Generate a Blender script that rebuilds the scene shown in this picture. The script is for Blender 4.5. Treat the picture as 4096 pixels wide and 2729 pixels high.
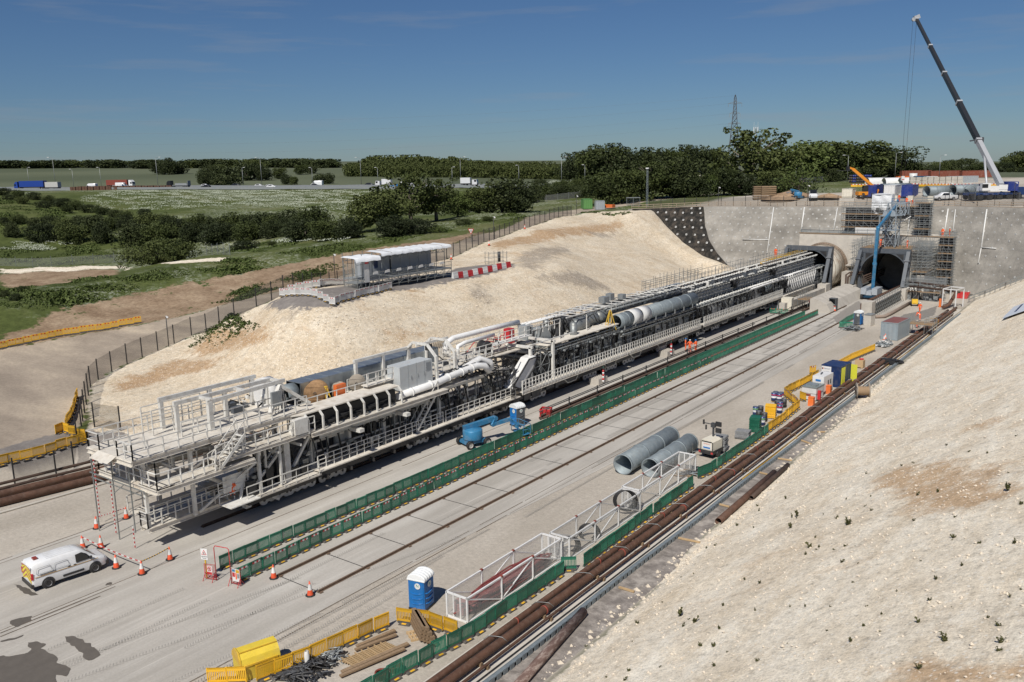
import bpy,math,random
import numpy as np
from mathutils import Vector,Matrix
R=math.radians
random.seed(7); rng=np.random.default_rng(7)
scene=bpy.context.scene
for o in list(bpy.data.objects):bpy.data.objects.remove(o)
# --- camera
cd=bpy.data.cameras.new('camera'); camera=bpy.data.objects.new('camera',cd)
scene.collection.objects.link(camera); scene.camera=camera
cd.sensor_width=36; cd.lens=30.32; cd.clip_start=.5; cd.clip_end=6000
camera.matrix_world=Matrix(((0.80332,-0.10233,0.58669,0),(0.59523,0.17037,-0.78529,0),(-0.01960,0.98005,0.19777,26),(0,0,0,1)))
scene.render.resolution_x=1024; scene.render.resolution_y=682
# --- sky, sun, exposure
SUN_EL=R(50); SUN_DIR=Vector((.27*math.cos(SUN_EL),-.963*math.cos(SUN_EL),math.sin(SUN_EL))).normalized()
w=bpy.data.worlds.new('World'); scene.world=w; w.use_nodes=True
nt=w.node_tree; nt.nodes.clear()
wo=nt.nodes.new('ShaderNodeOutputWorld'); bg=nt.nodes.new('ShaderNodeBackground')
sk=nt.nodes.new('ShaderNodeTexSky'); sk.sky_type='NISHITA'; sk.sun_disc=False
sk.sun_elevation=SUN_EL; sk.sun_rotation=math.atan2(SUN_DIR.x,SUN_DIR.y)
sk.altitude=100; sk.air_density=1.0; sk.dust_density=.15; sk.ozone_density=4.0
tc=nt.nodes.new('ShaderNodeTexCoord'); mp=nt.nodes.new('ShaderNodeMapping'); mp.inputs['Scale'].default_value=(1.2,1.2,14)
nz=nt.nodes.new('ShaderNodeTexNoise'); nz.inputs['Scale'].default_value=3.2; nz.inputs['Detail'].default_value=7; nz.inputs['Roughness'].default_value=.55
cr=nt.nodes.new('ShaderNodeValToRGB'); cr.color_ramp.elements[0].position=.54; cr.color_ramp.elements[1].position=.74
cr.color_ramp.elements[1].color=(.34,.34,.34,1)
mx=nt.nodes.new('ShaderNodeMix'); mx.data_type='RGBA'; mx.inputs[7].default_value=(5.6,5.9,6.4,1)
nt.links.new(tc.outputs['Generated'],mp.inputs[0]); nt.links.new(mp.outputs[0],nz.inputs[0]); nt.links.new(nz.outputs[0],cr.inputs[0])
nt.links.new(cr.outputs[0],mx.inputs[0]); tn=nt.nodes.new('ShaderNodeMix'); tn.data_type='RGBA'; tn.blend_type='MULTIPLY'; tn.inputs[0].default_value=1; tn.inputs[7].default_value=(.60,.78,1.03,1); nt.links.new(sk.outputs[0],tn.inputs[6]); nt.links.new(tn.outputs[2],mx.inputs[6]); nt.links.new(mx.outputs[2],bg.inputs[0])
bg.inputs[1].default_value=.05; nt.links.new(bg.outputs[0],wo.inputs[0])
sd=bpy.data.lights.new('sun','SUN'); sd.energy=4.6; sd.angle=R(.53); sd.color=(1,.95,.87)
sun=bpy.data.objects.new('sun',sd); scene.collection.objects.link(sun)
sun.rotation_euler=SUN_DIR.to_track_quat('Z','Y').to_euler()
scene.view_settings.view_transform='Standard'; scene.view_settings.look='None'
scene.view_settings.exposure=0; scene.view_settings.gamma=1
scene.render.engine='CYCLES'
# --- object helpers
C=scene.collection
def tag(o,label=None,cat=None,group=None,kind=None):
 if label:o['label']=label
 if cat:o['category']=cat
 if group:o['group']=group
 if kind:o['kind']=kind
 return o
def thing(name,label,cat,loc=(0,0,0),rz=0,group=None,kind=None):
 o=bpy.data.objects.new(name,None); o.empty_display_size=.3; C.objects.link(o)
 o.location=loc; o.rotation_euler=(0,0,rz)
 return tag(o,label,cat,group,kind)
def dup(root,loc=None,rz=None,label=None,group=None,scale=None):
 def rec(o,parent):
  c=o.copy(); C.objects.link(c); c.parent=parent
  for ch in o.children:rec(ch,c)
  return c
 r=rec(root,None)
 if loc is not None:r.location=loc
 if rz is not None:r.rotation_euler=(0,0,rz)
 if scale is not None:r.scale=scale if hasattr(scale,'__len__')else(scale,)*3
 if label:r['label']=label
 if group:r['group']=group
 return r
class MB:
 """collects shapes, each with a material slot, and links them as one mesh"""
 def __init__(s):s.v=[]; s.f=[]; s.m=[]; s.k=0; s.sm=[]; s.M=None
 def mat(s,k):s.k=k; return s
 def add(s,vs,fs,smooth=False):
  n=len(s.v)
  if s.M is not None:vs=[tuple(s.M@Vector(v))for v in vs]
  s.v+=[tuple(v)for v in vs]; s.f+=[tuple(n+i for i in f)for f in fs]
  s.m+=[s.k]*len(fs); s.sm+=[smooth]*len(fs); return s
 def box(s,c,d,rz=0,taper=1.0):
  x,y,z=c; a,b,h=d[0]/2,d[1]/2,d[2]/2; cs,sn=math.cos(rz),math.sin(rz); vs=[]
  for k,t in((-1,1),(1,taper)):
   for i,j in((-1,-1),(1,-1),(1,1),(-1,1)):
    px,py=i*a*t,j*b*t; vs.append((x+px*cs-py*sn,y+px*sn+py*cs,z+k*h))
  return s.add(vs,[(3,2,1,0),(4,5,6,7),(0,1,5,4),(1,2,6,5),(2,3,7,6),(3,0,4,7)])
 def bb(s,x0,x1,y0,y1,z0,z1):return s.box(((x0+x1)/2,(y0+y1)/2,(z0+z1)/2),(abs(x1-x0),abs(y1-y0),abs(z1-z0)))
 def bar(s,p,q,w=.06,h=None,up=(0,0,1)):
  p,q=Vector(p),Vector(q); d=(q-p)
  if d.length<1e-6:return s
  d.normalize(); u=Vector(up)
  if abs(d.dot(u))>.97:u=Vector((0,1,0))if abs(d.y)<.9 else Vector((1,0,0))
  a=d.cross(u).normalized()*(w/2); b=a.cross(d).normalized()*((h or w)/2)
  vs=[p-a-b,p+a-b,p+a+b,p-a+b,q-a-b,q+a-b,q+a+b,q-a+b]
  return s.add(vs,[(0,1,2,3),(7,6,5,4),(0,4,5,1),(1,5,6,2),(2,6,7,3),(3,7,4,0)])
 def tube(s,pts,r=.03,n=8,caps=True,rs=None):
  pts=[Vector(p)for p in pts]; N=len(pts); rings=[]; ref=None
  for i,p in enumerate(pts):
   t=(pts[min(i+1,N-1)]-pts[max(i-1,0)])
   t=t.normalized()if t.length>0 else Vector((0,0,1))
   if ref is None:ref=Vector((0,0,1))if abs(t.z)<.9 else Vector((1,0,0))
   a=t.cross(ref).normalized(); b=a.cross(t).normalized(); ref=b if abs(b.dot(t))<.9 else ref
   rr=rs[i]if rs else r
   rings.append([p+a*rr*math.cos(2*math.pi*k/n)+b*rr*math.sin(2*math.pi*k/n)for k in range(n)])
  vs=[v for g in rings for v in g]; fs=[]
  for i in range(N-1):
   for k in range(n):
    k2=(k+1)%n; fs.append((i*n+k,i*n+k2,(i+1)*n+k2,(i+1)*n+k))
  if caps:
   s.add(vs,fs,True); n0=len(s.v)-len(vs)
   s.f+=[tuple(n0+k for k in range(n))[::-1],tuple(n0+(N-1)*n+k for k in range(n))]; s.m+=[s.k]*2; s.sm+=[False]*2
   return s
  return s.add(vs,fs,True)
 def cyl(s,p,q,r,n=20,caps=True,r2=None):return s.tube([p,q],r,n,caps,rs=[r,r if r2 is None else r2])
 def pipe(s,p,q,r,t=.06,n=28):
  p,q=Vector(p),Vector(q); d=(q-p).normalized(); ref=Vector((0,0,1))if abs(d.z)<.9 else Vector((1,0,0))
  a=d.cross(ref).normalized(); b=a.cross(d)
  vs=[]
  for c,rr in((p,r),(q,r),(q,r-t),(p,r-t)):
   vs+=[c+a*rr*math.cos(2*math.pi*k/n)+b*rr*math.sin(2*math.pi*k/n)for k in range(n)]
  fs=[]
  for g in range(4):
   for k in range(n):
    fs.append((g*n+k,g*n+(k+1)%n,((g+1)%4)*n+(k+1)%n,((g+1)%4)*n+k))
  return s.add(vs,fs,True)
 def prism(s,poly,vec):
  """extrude a polygon of 3D points along vec"""
  n=len(poly); P=[Vector(p)for p in poly]; vec=Vector(vec)
  nrm=Vector((0,0,0))
  for i in range(n):nrm+=P[i].cross(P[(i+1)%n])
  if nrm.dot(vec)>0:P=P[::-1]
  vs=P+[p+vec for p in P]
  return s.add(vs,[tuple(range(n)),tuple(range(2*n-1,n-1,-1))]+[(i,i+n,(i+1)%n+n,(i+1)%n)for i in range(n)])
 def lathe(s,c,prof,n=20,axis='z'):
  """prof: (radius, height) list"""
  vs=[]; c=Vector(c)
  for r_,h in prof:
   for k in range(n):
    a=2*math.pi*k/n
    if axis=='z':vs.append(c+Vector((r_*math.cos(a),r_*math.sin(a),h)))
    elif axis=='y':vs.append(c+Vector((r_*math.cos(a),h,-r_*math.sin(a))))
    else:vs.append(c+Vector((h,r_*math.cos(a),r_*math.sin(a))))
  fs=[(i*n+k,i*n+(k+1)%n,(i+1)*n+(k+1)%n,(i+1)*n+k)for i in range(len(prof)-1)for k in range(n)]
  return s.add(vs,fs,True)
 def grid(s,P,smooth=True):
  """P: 2D list of points"""
  a,b=len(P),len(P[0]); vs=[p for row in P for p in row]
  return s.add(vs,[(i*b+j,i*b+j+1,(i+1)*b+j+1,(i+1)*b+j)for i in range(a-1)for j in range(b-1)],smooth)
 def mesh(s,name,mats):
  me=bpy.data.meshes.new(name); me.from_pydata([tuple(v)for v in s.v],[],s.f)
  for m in(mats if isinstance(mats,(list,tuple))else[mats]):me.materials.append(m)
  me.polygons.foreach_set('material_index',s.m); me.polygons.foreach_set('use_smooth',s.sm)
  me.update(); return me
 def build(s,name,mats,parent=None,loc=None,label=None,cat=None,group=None,kind=None,rz=None):
  o=bpy.data.objects.new(name,s.mesh(name,mats)); C.objects.link(o)
  if parent is not None:o.parent=parent
  if loc is not None:o.location=loc
  if rz is not None:o.rotation_euler=(0,0,rz)
  return tag(o,label,cat,group,kind)
  # --- materials
MATS={}
def mat(name,col,rough=.6,metal=0,var=.12,scale=3.0,bump=0,bscale=40,dirt=None,dirt_amt=.35,dscale=1.2,alpha=None,stretch=None,emit=0,rv=.14):
 if name in MATS:return MATS[name]
 m=bpy.data.materials.new(name); m.use_nodes=True; t=m.node_tree; b=t.nodes['Principled BSDF']; L=t.links.new; N=t.nodes.new
 b.inputs['Roughness'].default_value=rough; b.inputs['Metallic'].default_value=metal
 co=N('ShaderNodeTexCoord'); src=co.outputs['Object']
 if stretch:
  g=N('ShaderNodeMapping'); g.inputs['Scale'].default_value=stretch; L(src,g.inputs[0]); src=g.outputs[0]
 n1=N('ShaderNodeTexNoise'); n1.inputs['Scale'].default_value=scale; n1.inputs['Detail'].default_value=6; n1.inputs['Roughness'].default_value=.62; L(src,n1.inputs[0])
 ramp=N('ShaderNodeValToRGB'); ramp.color_ramp.elements[0].position=.3; ramp.color_ramp.elements[1].position=.7
 ramp.color_ramp.elements[0].color=tuple(c*(1-var)for c in col)+(1,); ramp.color_ramp.elements[1].color=tuple(min(1,c*(1+var))for c in col)+(1,)
 L(n1.outputs[0],ramp.inputs[0]); out=ramp.outputs[0]
 if dirt:
  n2=N('ShaderNodeTexNoise'); n2.inputs['Scale'].default_value=dscale; n2.inputs['Detail'].default_value=9; n2.inputs['Roughness'].default_value=.7; L(src,n2.inputs[0])
  r2=N('ShaderNodeValToRGB'); r2.color_ramp.elements[0].position=.48; r2.color_ramp.elements[1].position=.70
  r2.color_ramp.elements[0].color=(0,0,0,1); r2.color_ramp.elements[1].color=(dirt_amt,)*3+(1,); L(n2.outputs[0],r2.inputs[0])
  mm=N('ShaderNodeMix'); mm.data_type='RGBA'; mm.inputs[7].default_value=tuple(dirt)+(1,); L(r2.outputs[0],mm.inputs[0]); L(out,mm.inputs[6]); out=mm.outputs[2]
 oi=N('ShaderNodeObjectInfo'); mr=N('ShaderNodeMapRange'); mr.inputs[3].default_value=1-rv; mr.inputs[4].default_value=1+rv*.6; L(oi.outputs['Random'],mr.inputs[0])
 hs=N('ShaderNodeHueSaturation'); L(mr.outputs[0],hs.inputs['Value']); L(out,hs.inputs['Color']); out=hs.outputs[0]
 if rough>.78:b.inputs['Specular IOR Level'].default_value=.15
 L(out,b.inputs['Base Color'])
 if bump:
  n3=N('ShaderNodeTexNoise'); n3.inputs['Scale'].default_value=bscale; n3.inputs['Detail'].default_value=4; L(src,n3.inputs[0])
  bp=N('ShaderNodeBump'); bp.inputs['Strength'].default_value=bump; bp.inputs['Distance'].default_value=.05; L(n3.outputs[0],bp.inputs['Height']); L(bp.outputs[0],b.inputs['Normal'])
 if alpha is not None:b.inputs['Alpha'].default_value=alpha
 if emit:b.inputs['Emission Strength'].default_value=emit; L(out,b.inputs['Emission Color'])
 MATS[name]=m; return m
DUST=(.45,.39,.31)
white_steel=mat('white_steel',(.68,.67,.63),.5,0,.07,2,dirt=(.33,.26,.19),dirt_amt=.55,dscale=2.2)
cream_deck=mat('cream_deck',(.64,.60,.53),.7,0,.10,1.5,dirt=(.36,.29,.21),dirt_amt=.6,dscale=1.4)
white_paint=mat('white_paint',(.72,.72,.71),.35,0,.05,2,dirt=DUST,dirt_amt=.25)
dark_steel=mat('dark_steel',(.075,.08,.09),.55,.2,.2,3,dirt=(.2,.18,.15),dirt_amt=.4)
frame_grey=mat('frame_grey',(.085,.098,.115),.5,.1,.12,1.5,dirt=(.2,.18,.16),dirt_amt=.3)
mid_grey=mat('mid_grey',(.25,.27,.28),.5,.1,.1,3,dirt=DUST,dirt_amt=.3)
galv=mat('galvanised_steel',(.235,.275,.295),.62,.35,.18,2.5,dirt=(.30,.31,.30),dirt_amt=.5,dscale=3)
galv_dull=mat('scaffold_steel',(.30,.32,.32),.5,.5,.25,4,dirt=(.22,.17,.12),dirt_amt=.5)
concrete=mat('pale_concrete',(.52,.485,.43),.85,0,.10,.6,bump=.25,bscale=14,dirt=(.30,.27,.23),dirt_amt=.5,dscale=.5)
black_rubber=mat('black_rubber',(.02,.02,.021),.6,0,.3,5)
black_mat=mat('black_paint',(.03,.03,.032),.5,0,.2,4,dirt=(.15,.13,.1),dirt_amt=.25)
rust=mat('rusty_steel',(.105,.052,.032),.75,.1,.28,1.4,dirt=(.25,.20,.16),dirt_amt=.25,dscale=4,bump=.2,bscale=30)
rust_dark=mat('dark_rusty_steel',(.07,.042,.03),.75,.1,.3,2,dirt=(.16,.12,.09),dirt_amt=.3)
orange_paint=mat('orange_paint',(.75,.17,.035),.5,0,.1,3,dirt=DUST,dirt_amt=.2)
hivis=mat('orange_hivis',(.85,.13,.03),.7,0,.18,9)
yellow_plastic=mat('yellow_plastic',(.74,.42,.022),.5,0,.16,1.2,dirt=(.45,.30,.08),dirt_amt=.6,rv=.3)
yellow_paint=mat('yellow_paint',(.72,.46,.04),.45,0,.08,2,dirt=DUST,dirt_amt=.25)
green_plastic=mat('green_plastic',(.018,.165,.10),.45,0,.2,1.2,dirt=(.20,.26,.21),dirt_amt=.3,rv=.35)
red_paint=mat('red_paint',(.50,.025,.03),.45,0,.1,3,dirt=DUST,dirt_amt=.2)
white_plastic=mat('white_plastic',(.70,.70,.68),.45,0,.06,2,dirt=DUST,dirt_amt=.25)
blue_plastic=mat('blue_plastic',(.012,.16,.46),.4,0,.08,2,dirt=DUST,dirt_amt=.12)
blue_paint=mat('blue_paint',(.035,.19,.36),.45,.1,.1,3,dirt=DUST,dirt_amt=.25)
navy=mat('navy_paint',(.012,.035,.12),.45,.1,.12,2,dirt=DUST,dirt_amt=.2)
timber=mat('weathered_timber',(.27,.19,.12),.85,0,.3,3,stretch=(1,8,8),bump=.3,bscale=12)
ply=mat('pale_timber',(.48,.34,.19),.8,0,.2,3,stretch=(1,6,6))
glass_dark=mat('dark_glass',(.015,.017,.02),.08,0,.1,2)
skin_tone=mat('skin',(.42,.24,.17),.6)
# --- terrain heights
CP=np.array([(-81,20,1.2),(-81,33,1.9),(-82,40,2.0),(-94,47,2.8),(-98,53,3.6),(-102,66,5),(-104,78,6.6),(-100,92,8.6),(-97,110,10.6),(-107,146,12.7),(-116,182,14),(-110,70,5.2),(-112,82,6.8),(-108,96,8.8),(-106,112,10.6),(-116,148,12.7),(-126,186,14),(-122,50,4.2),(-117,66,5),(-100,35,2.5),(-110,20,2.2),(-88,30,1.6),(-90,12,1.6),(-130,35,3.2),(-68,45,.3),(-75,45,1.3),(-82,52,2.6),(-88,56,3.2),(-72,56,1.8),(-66,58,.4),(-78,60,4.2),(-92,61,4.4),(-88,63,6.4),(-95,66,5.6),(-81,67,10),(-90,70,10),(-86,68,10),(-80,80,10),(-92,82,10),(-80,95,10),(-91,98,10),(-79.5,110,10),(-88,116,10),(-80,120,10),(-74,68,7),(-74,110,7),(-74,90,7.2),(-69,90,3.4),(-69,70,3.4),(-66,120,1.4),(-72,125,4.2),(-80,130,8),(-90,130,11.2),(-66,150,.4),(-75,150,3.2),(-85,150,6.6),(-95,150,10),(-101,150,12.6),(-70,170,.4),(-80,170,3),(-90,170,6.5),(-100,170,10.4),(-108,170,13.6),(-79,190,2.1),(-87,190,4.3),(-93.2,190,7.2),(-98.5,190,10.7),(-103.3,190,14.4),(-112,188,14.4),(-72,190,.2),(-64,190,0),(-108,202,14.6),(-89,201,15.4),(-66,199,15.8),(-42,200,16.1),(-22,200,16.3),(-4,188,16.6),(10,170,17),(20,140,17),(20,100,17),(20,60,17),(20,20,16),(20,-20,14),(-49,260,16.1),(-36,270,16.3),(-106,275,16.4),(-76,240,15.8),(-20,240,16.4),(-130,220,14.6),(-60,330,17.6),(0,330,18),(-20,420,19),(100,300,19),(100,500,21),(-136,54,7.2),(-140,66,8.2),(-136,82,9.2),(-134,96,10.2),(-128,110,11.4),(-130,135,13),(-140,175,14.4),(-124,58,4.8),(-124,72,5.8),(-121,86,7.4),(-117,100,9.2),(-150,61,7.0),(-160,66.5,6.4),(-178,75,4.2),(-204,85,5.4),(-208,84,5.0),(-173,95,5.6),(-181,127,7.2),(-155,97,9.2),(-150,120,10.5),(-165,165,10.5),(-155,213,13.6),(-150,240,15),(-200,210,11.5),(-190,240,13),(-433,185,20),(-328,237,18.6),(-228,273,18.0),(-380,211,19.4),(-280,255,18.2),(-170,300,17.6),(-500,150,20.5),(-210,255,14.6),(-420,165,17.5),(-440,200,20),(-334,252,18.6),(-234,290,18.0),(-180,318,17.6),(-290,272,18.2),(-385,226,19.4),(-323,138,20.0),(-315,139,18.9),(-306,140,18.2),(-298,141,17.1),(-287,141,15.5),(-271,140,14.4),(-257,140,13.3),(-245,139,12.9),(-236,138,13.1),(-300,130,17.3),(-290,131,16.7),(-275,120,15.1),(-272,127,14.8),(-266,131,13.9),(-267,112,12.2),(-250,116,9.3),(-238,122,8.8),(-220,131,8.3),(-199,137,8.6),(-178,137,9.7),(-162,135,11.1),(-224,147,13.4),(-224,163,13.6),(-220,176,13.9),(-212,188,14.3),(-209,203,14.8),(-520,230,21),(-470,290,20.5),(-400,330,19.5),(-640,270,25),(-600,370,25.5),(-520,450,25),(-820,330,31),(-760,480,31),(-650,600,30),(-540,560,27),(-930,330,33),(-700,500,30.5),(-900,800,38),(-450,380,21),(-400,500,22),(-420,700,27),(-300,420,17),(-250,600,20),(-350,900,30),(-1100,500,38),(-1000,200,33),(-760,160,26),(-100,700,15),(0,1000,9),(-100,400,18.4),(-150,500,18),(300,800,9),(400,300,16),(-1500,1500,44),(0,2000,0),(1500,1500,0),(800,2600,0),(-2000,300,50),(1500,0,20),(0,-300,4),(-300,-200,6),(-200,0,4),(-800,-200,12),(600,-300,14),],float)
_c2=9.0
def _fit():
 P=CP[:,:2]; d=np.sqrt(((P[:,None]-P[None])**2).sum(-1)+_c2)
 A=np.zeros((len(P)+1,)*2); A[:-1,:-1]=d+np.eye(len(P))*-0.15; A[-1,:-1]=1; A[:-1,-1]=1
 return np.linalg.solve(A,np.append(CP[:,2],0))
_W=_fit()
XL=([-50,20,38,48,60,75,125,190],[-81,-79,-77.5,-71,-65,-63.5,-63.5,-70])
WALLB=([-112,-84,-62,-34,-28,-20,-10,0,10,22],[193,191.5,190,190,187,182,174,163,148,120])
def right_toe(y):return-22-.022*np.minimum(np.maximum(y,0),200)
def terrain_z(x,y):
 x=np.atleast_1d(np.asarray(x,float)); y=np.atleast_1d(np.asarray(y,float))
 P=np.empty(len(x))
 for i in range(0,len(x),20000):
  s=slice(i,i+20000)
  P[s]=np.sqrt((x[s,None]-CP[None,:,0])**2+(y[s,None]-CP[None,:,1])**2+_c2)@_W[:-1]+_W[-1]
 pp=np.interp(x,[-125,-108,-89,-42,-20,20],[14.2,14.4,15.3,15.9,16.2,17])+(y-200)*.004
 w_=np.clip((y-189)/1.5,0,1)*np.clip((228-y)/20,0,1)*np.clip((x+122)/8,0,1)*np.clip((40-x)/20,0,1)
 P=P*(1-w_)+pp*w_
 P=P+1.7*np.exp(-((x+95.5)**2/9+(y-67)**2/22))
 L=(np.interp(y,*XL)-x)*.8
 F=np.interp(-x,[70,74,79.2,87,93.2,98.5,103.3,109],[0,1.0,2.1,4.3,7.2,10.7,14.4,17])+np.maximum(-x-109,0)*6
 L=np.where(y>180,np.minimum(L,F+np.maximum(190-y,0)*.9),L)
 Rr=.52*(x-right_toe(y))
 B=(y-np.interp(x,*WALLB)-1.2)*2.0
 B=np.where(x<-113,-5,B)
 return np.maximum(np.minimum(P,np.maximum(np.maximum(L,Rr),np.maximum(B,0))),0)
 # --- the ground sheet
def axis(a,b,step,lo,hi,g=1.13):
 xs=list(np.arange(a,b+.01,step)); s=step
 while xs[-1]<hi:s=min(s*g,120); xs.append(xs[-1]+s)
 s=step
 while xs[0]>lo:s=min(s*g,120); xs.insert(0,xs[0]-s)
 return np.array(xs)
def fbm(x,y,scale,oct=4,seed=0):
 out=np.zeros_like(x); a=1.0
 r_=np.random.default_rng(seed)
 for o in range(oct):
  for k in range(3):
   th=r_.uniform(0,6.28); ph=r_.uniform(0,6.28); f=(2**o)*(1+.3*k)/scale*6.28
   out+=a*np.sin(f*(x*math.cos(th)+y*math.sin(th))+ph+1.7*np.sin(f*.37*(y*math.cos(th)-x*math.sin(th))+ph*2))/3
  a*=.5
 return out
gx=axis(-150,4,1.0,-2600,1600); gy=axis(12,232,1.0,-500,3200)
X,Y=np.meshgrid(gx,gy); xf,yf=X.ravel(),Y.ravel()
zf=terrain_z(xf,yf)
offf=np.clip(zf/2.0,0,1)
zf=zf+offf*(.10*fbm(xf,yf,16,4,1)+.05*fbm(xf,yf,4.5,3,2))
def ground_z(x,y):
 z=terrain_z(x,y); x=np.atleast_1d(np.asarray(x,float)); y=np.atleast_1d(np.asarray(y,float))
 return z+np.clip(z/2.0,0,1)*(.10*fbm(x,y,16,4,1)+.05*fbm(x,y,4.5,3,2))
def inpoly(x,y,poly):
 c=np.zeros(len(x),bool); n=len(poly)
 for i in range(n):
  x1,y1=poly[i][:2]; x2,y2=poly[(i+1)%n][:2]
  k=((y1>y)!=(y2>y))&(x<(x2-x1)*(y-y1)/((y2-y1)or 1e-9)+x1); c^=k
 return c
def soft(poly,w=1.2):
 r_=np.zeros(len(xf))
 for a in range(8):
  r_+=inpoly(xf+w*math.cos(a*.785),yf+w*math.sin(a*.785),poly)
 return r_/8
FENCE=[(-82.39,39.76,2.02),(-89.30,43.94,2.39),(-94.27,47.10,2.83),(-96.30,49.50,3.17),(-97.86,52.81,3.56),(-99.85,57.41,3.86),(-100.96,61.03,4.21),(-101.69,66.01,5.03),(-94.73,66.25,7.39),(-92.98,69.83,9.02),(-89.27,69.78,10.11),(-99.5,92),(-97,104),(-97.30,111.58,10.66),(-101.68,126.27,11.81),(-108.29,147.79,12.82),(-111.87,164.53,13.83),(-115.73,181.69,14.00)]
road=[(-200,-60,0),(-82,-60,0),(-81,25,0),(-79.43,34.61,1.32),(-82.39,39.76,2.02)]+[p for p in FENCE[1:]]+[(-119,192,14),(-119,230,14),(-112,262,15),(-124,262,15),(-128,226,14),(-127,192,14),(-128.36,190.88,14.08),(-115.70,157.96,13.57),(-111.05,137.99,12.54),(-106.96,125.58,11.92),(-104.34,108.98,10.35),(-106.51,97.69,9.04),(-108.68,90.26,7.99),(-111.52,83.89,7.06),(-113.62,77.36,6.09),(-114.35,70.40,5.27),(-115.50,65.24,4.88),(-117.78,59.09,4.41),(-118.69,53.58,4.11),(-119.93,48.57,3.92),(-170,40,4)]
M_road=soft(road,1.0)
pad=[(-94.33,70.29,8.85),(-88.39,67.30,9.07),(-81.04,66.38,9.60),(-78.57,69.32,9.80),(-80.69,81.94,10.06),(-80.52,94.27,10.10),(-81.51,109.89,10.39),(-86.08,116.69,10.18),(-88.43,103.63,10.40),(-84.68,96.70,10.41),(-92.79,93.90,9.72),(-84.73,74.59,11.16),(-87.55,69.10,10.21)]
M_pad=np.maximum(soft(pad,.9),soft([(-72,-20),(-84,-20),(-82.5,22),(-82,38),(-77,42),(-74,34)],1.0))
chalk=[(-62,30),(-76.5,34),(-82,40.5)]+[p[:2]for p in FENCE[1:]]+[(-115,192),(-108,203),(-60,203),(-60,30)]
M_ch=np.maximum(soft(chalk,1.0),((xf>right_toe(yf)+0*xf)&(yf<196)&(xf<40)).astype(float))
brown=[(-125.80,51.20,4.81),(-125.08,54.32,4.85),(-130.53,61.39,6.46),(-130.28,69.39,6.85),(-129.58,80.36,7.97),(-125.36,94.72,9.21),(-120.45,110.79,11.02),(-113.48,127.36,12.22),(-114.05,141.74,12.63),(-115.20,164.09,13.99),(-128.36,190.88,14.08),(-115.70,157.96,13.57),(-111.05,137.99,12.54),(-106.96,125.58,11.92),(-104.34,108.98,10.35),(-106.51,97.69,9.04),(-108.68,90.26,7.99),(-111.52,83.89,7.06),(-113.62,77.36,6.09),(-114.35,70.40,5.27),(-115.50,65.24,4.88),(-117.78,59.09,4.41),(-118.69,53.58,4.11),(-119.93,48.57,3.92)]
bank2=[(-190.12,78.74,4.52),(-150.36,72.75,7.92),(-143.84,78.49,8.87),(-186.36,101.88,5.45),(-195.67,95.01,5.28),(-202.77,84.27,5.36)]
track=[(-202.77,84.27,5.36),(-187.67,102.83,5.48),(-144.94,90.30,9.66),(-135.42,95.78,10.23),(-138.21,97.79,10.39),(-153.08,95.43,9.34),(-192.36,105.46,5.56),(-212.14,88.27,5.20)]
M_br=np.maximum(soft(brown,1.6),soft(bank2,1.5)); M_tr=soft(track,1.0)
floor_=((xf>np.interp(yf,*XL)-1.0)&(xf<right_toe(yf))&(yf<196)).astype(float)
plat=soft([(-112,200),(-96,214),(-92,262),(-60,300),(-60,372),(30,372),(60,300),(60,190),(0,180),(-60,192)],2)
M_ch=np.maximum(M_ch,M_tr)
M_gr=1-np.clip(M_road+M_pad+M_ch+M_br+floor_+plat+M_tr,0,1)
nx_,ny_=len(gx),len(gy)
idx=np.arange(nx_*ny_).reshape(ny_,nx_)
quads=np.stack([idx[:-1,:-1],idx[:-1,1:],idx[1:,1:],idx[1:,:-1]],-1).reshape(-1,4)
T2=(-42.0,3.8); T1=(-56.6,3.8)
qx=xf[quads].mean(1); qy=yf[quads].mean(1)
kill=(qy>186)&(qy<200)&((np.abs(qx-T2[0])<5)|(np.abs(qx-T1[0])<5))
quads=quads[~kill]
me=bpy.data.meshes.new('ground'); me.from_pydata(np.stack([xf,yf,zf],1).tolist(),[],quads.tolist())
tanp=[[(-12.88,60.48,5.43),(-9.03,57.85,7.41),(-4.69,51.93,9.59),(-3.78,45.35,9.99),(-6.42,44.99,8.62),(-10.11,49.29,6.75),(-13.14,55.97,5.25)],[(-8.48,68.10,7.81),(-6.62,66.71,8.76),(-6.31,60.12,8.85),(-7.88,62.07,8.05)],[(-6.89,29.82,8.20),(-4.49,29.54,9.44),(-2.02,29.32,10.72),(-1.39,26.30,11.02),(-6.73,27.61,8.25)],[(-5.79,34.10,8.82),(-2.48,33.51,10.53),(-2.40,32.74,10.57),(-4.68,32.84,9.38)],[(-19.58,41.52,1.73),(-17.44,41.35,2.84),(-17.13,40.07,2.99)],[(-13.13,45.31,5.13),(-10.88,46.06,6.31),(-10.39,44.13,6.54),(-12.16,42.84,5.61)],[(-95.21,59.91,4.09),(-98.19,64.53,5.33),(-91.41,65.78,7.20),(-81.80,63.60,7.65),(-79.84,62.56,6.47),(-84.47,60.47,5.41),(-91.63,59.96,4.16)],[(-93.69,48.81,2.89),(-95.46,59.46,3.98),(-83.72,59.89,5.09),(-89.05,54.07,2.90),(-89.14,46.76,2.48)],[(-73.33,70.84,6.76),(-73.12,79.82,6.68),(-72.04,81.05,6.02),(-71.77,72.11,5.65)],[(-101.21,128.31,11.91),(-105.35,154.91,12.87),(-105.23,184.80,13.48),(-101.79,182.97,11.58),(-98.36,151.03,11.51),(-93.60,122.37,11.11)],[(-80.69,81.94,10.06),(-81.06,89.25,10.04),(-77.67,83.28,8.94)]]
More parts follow.
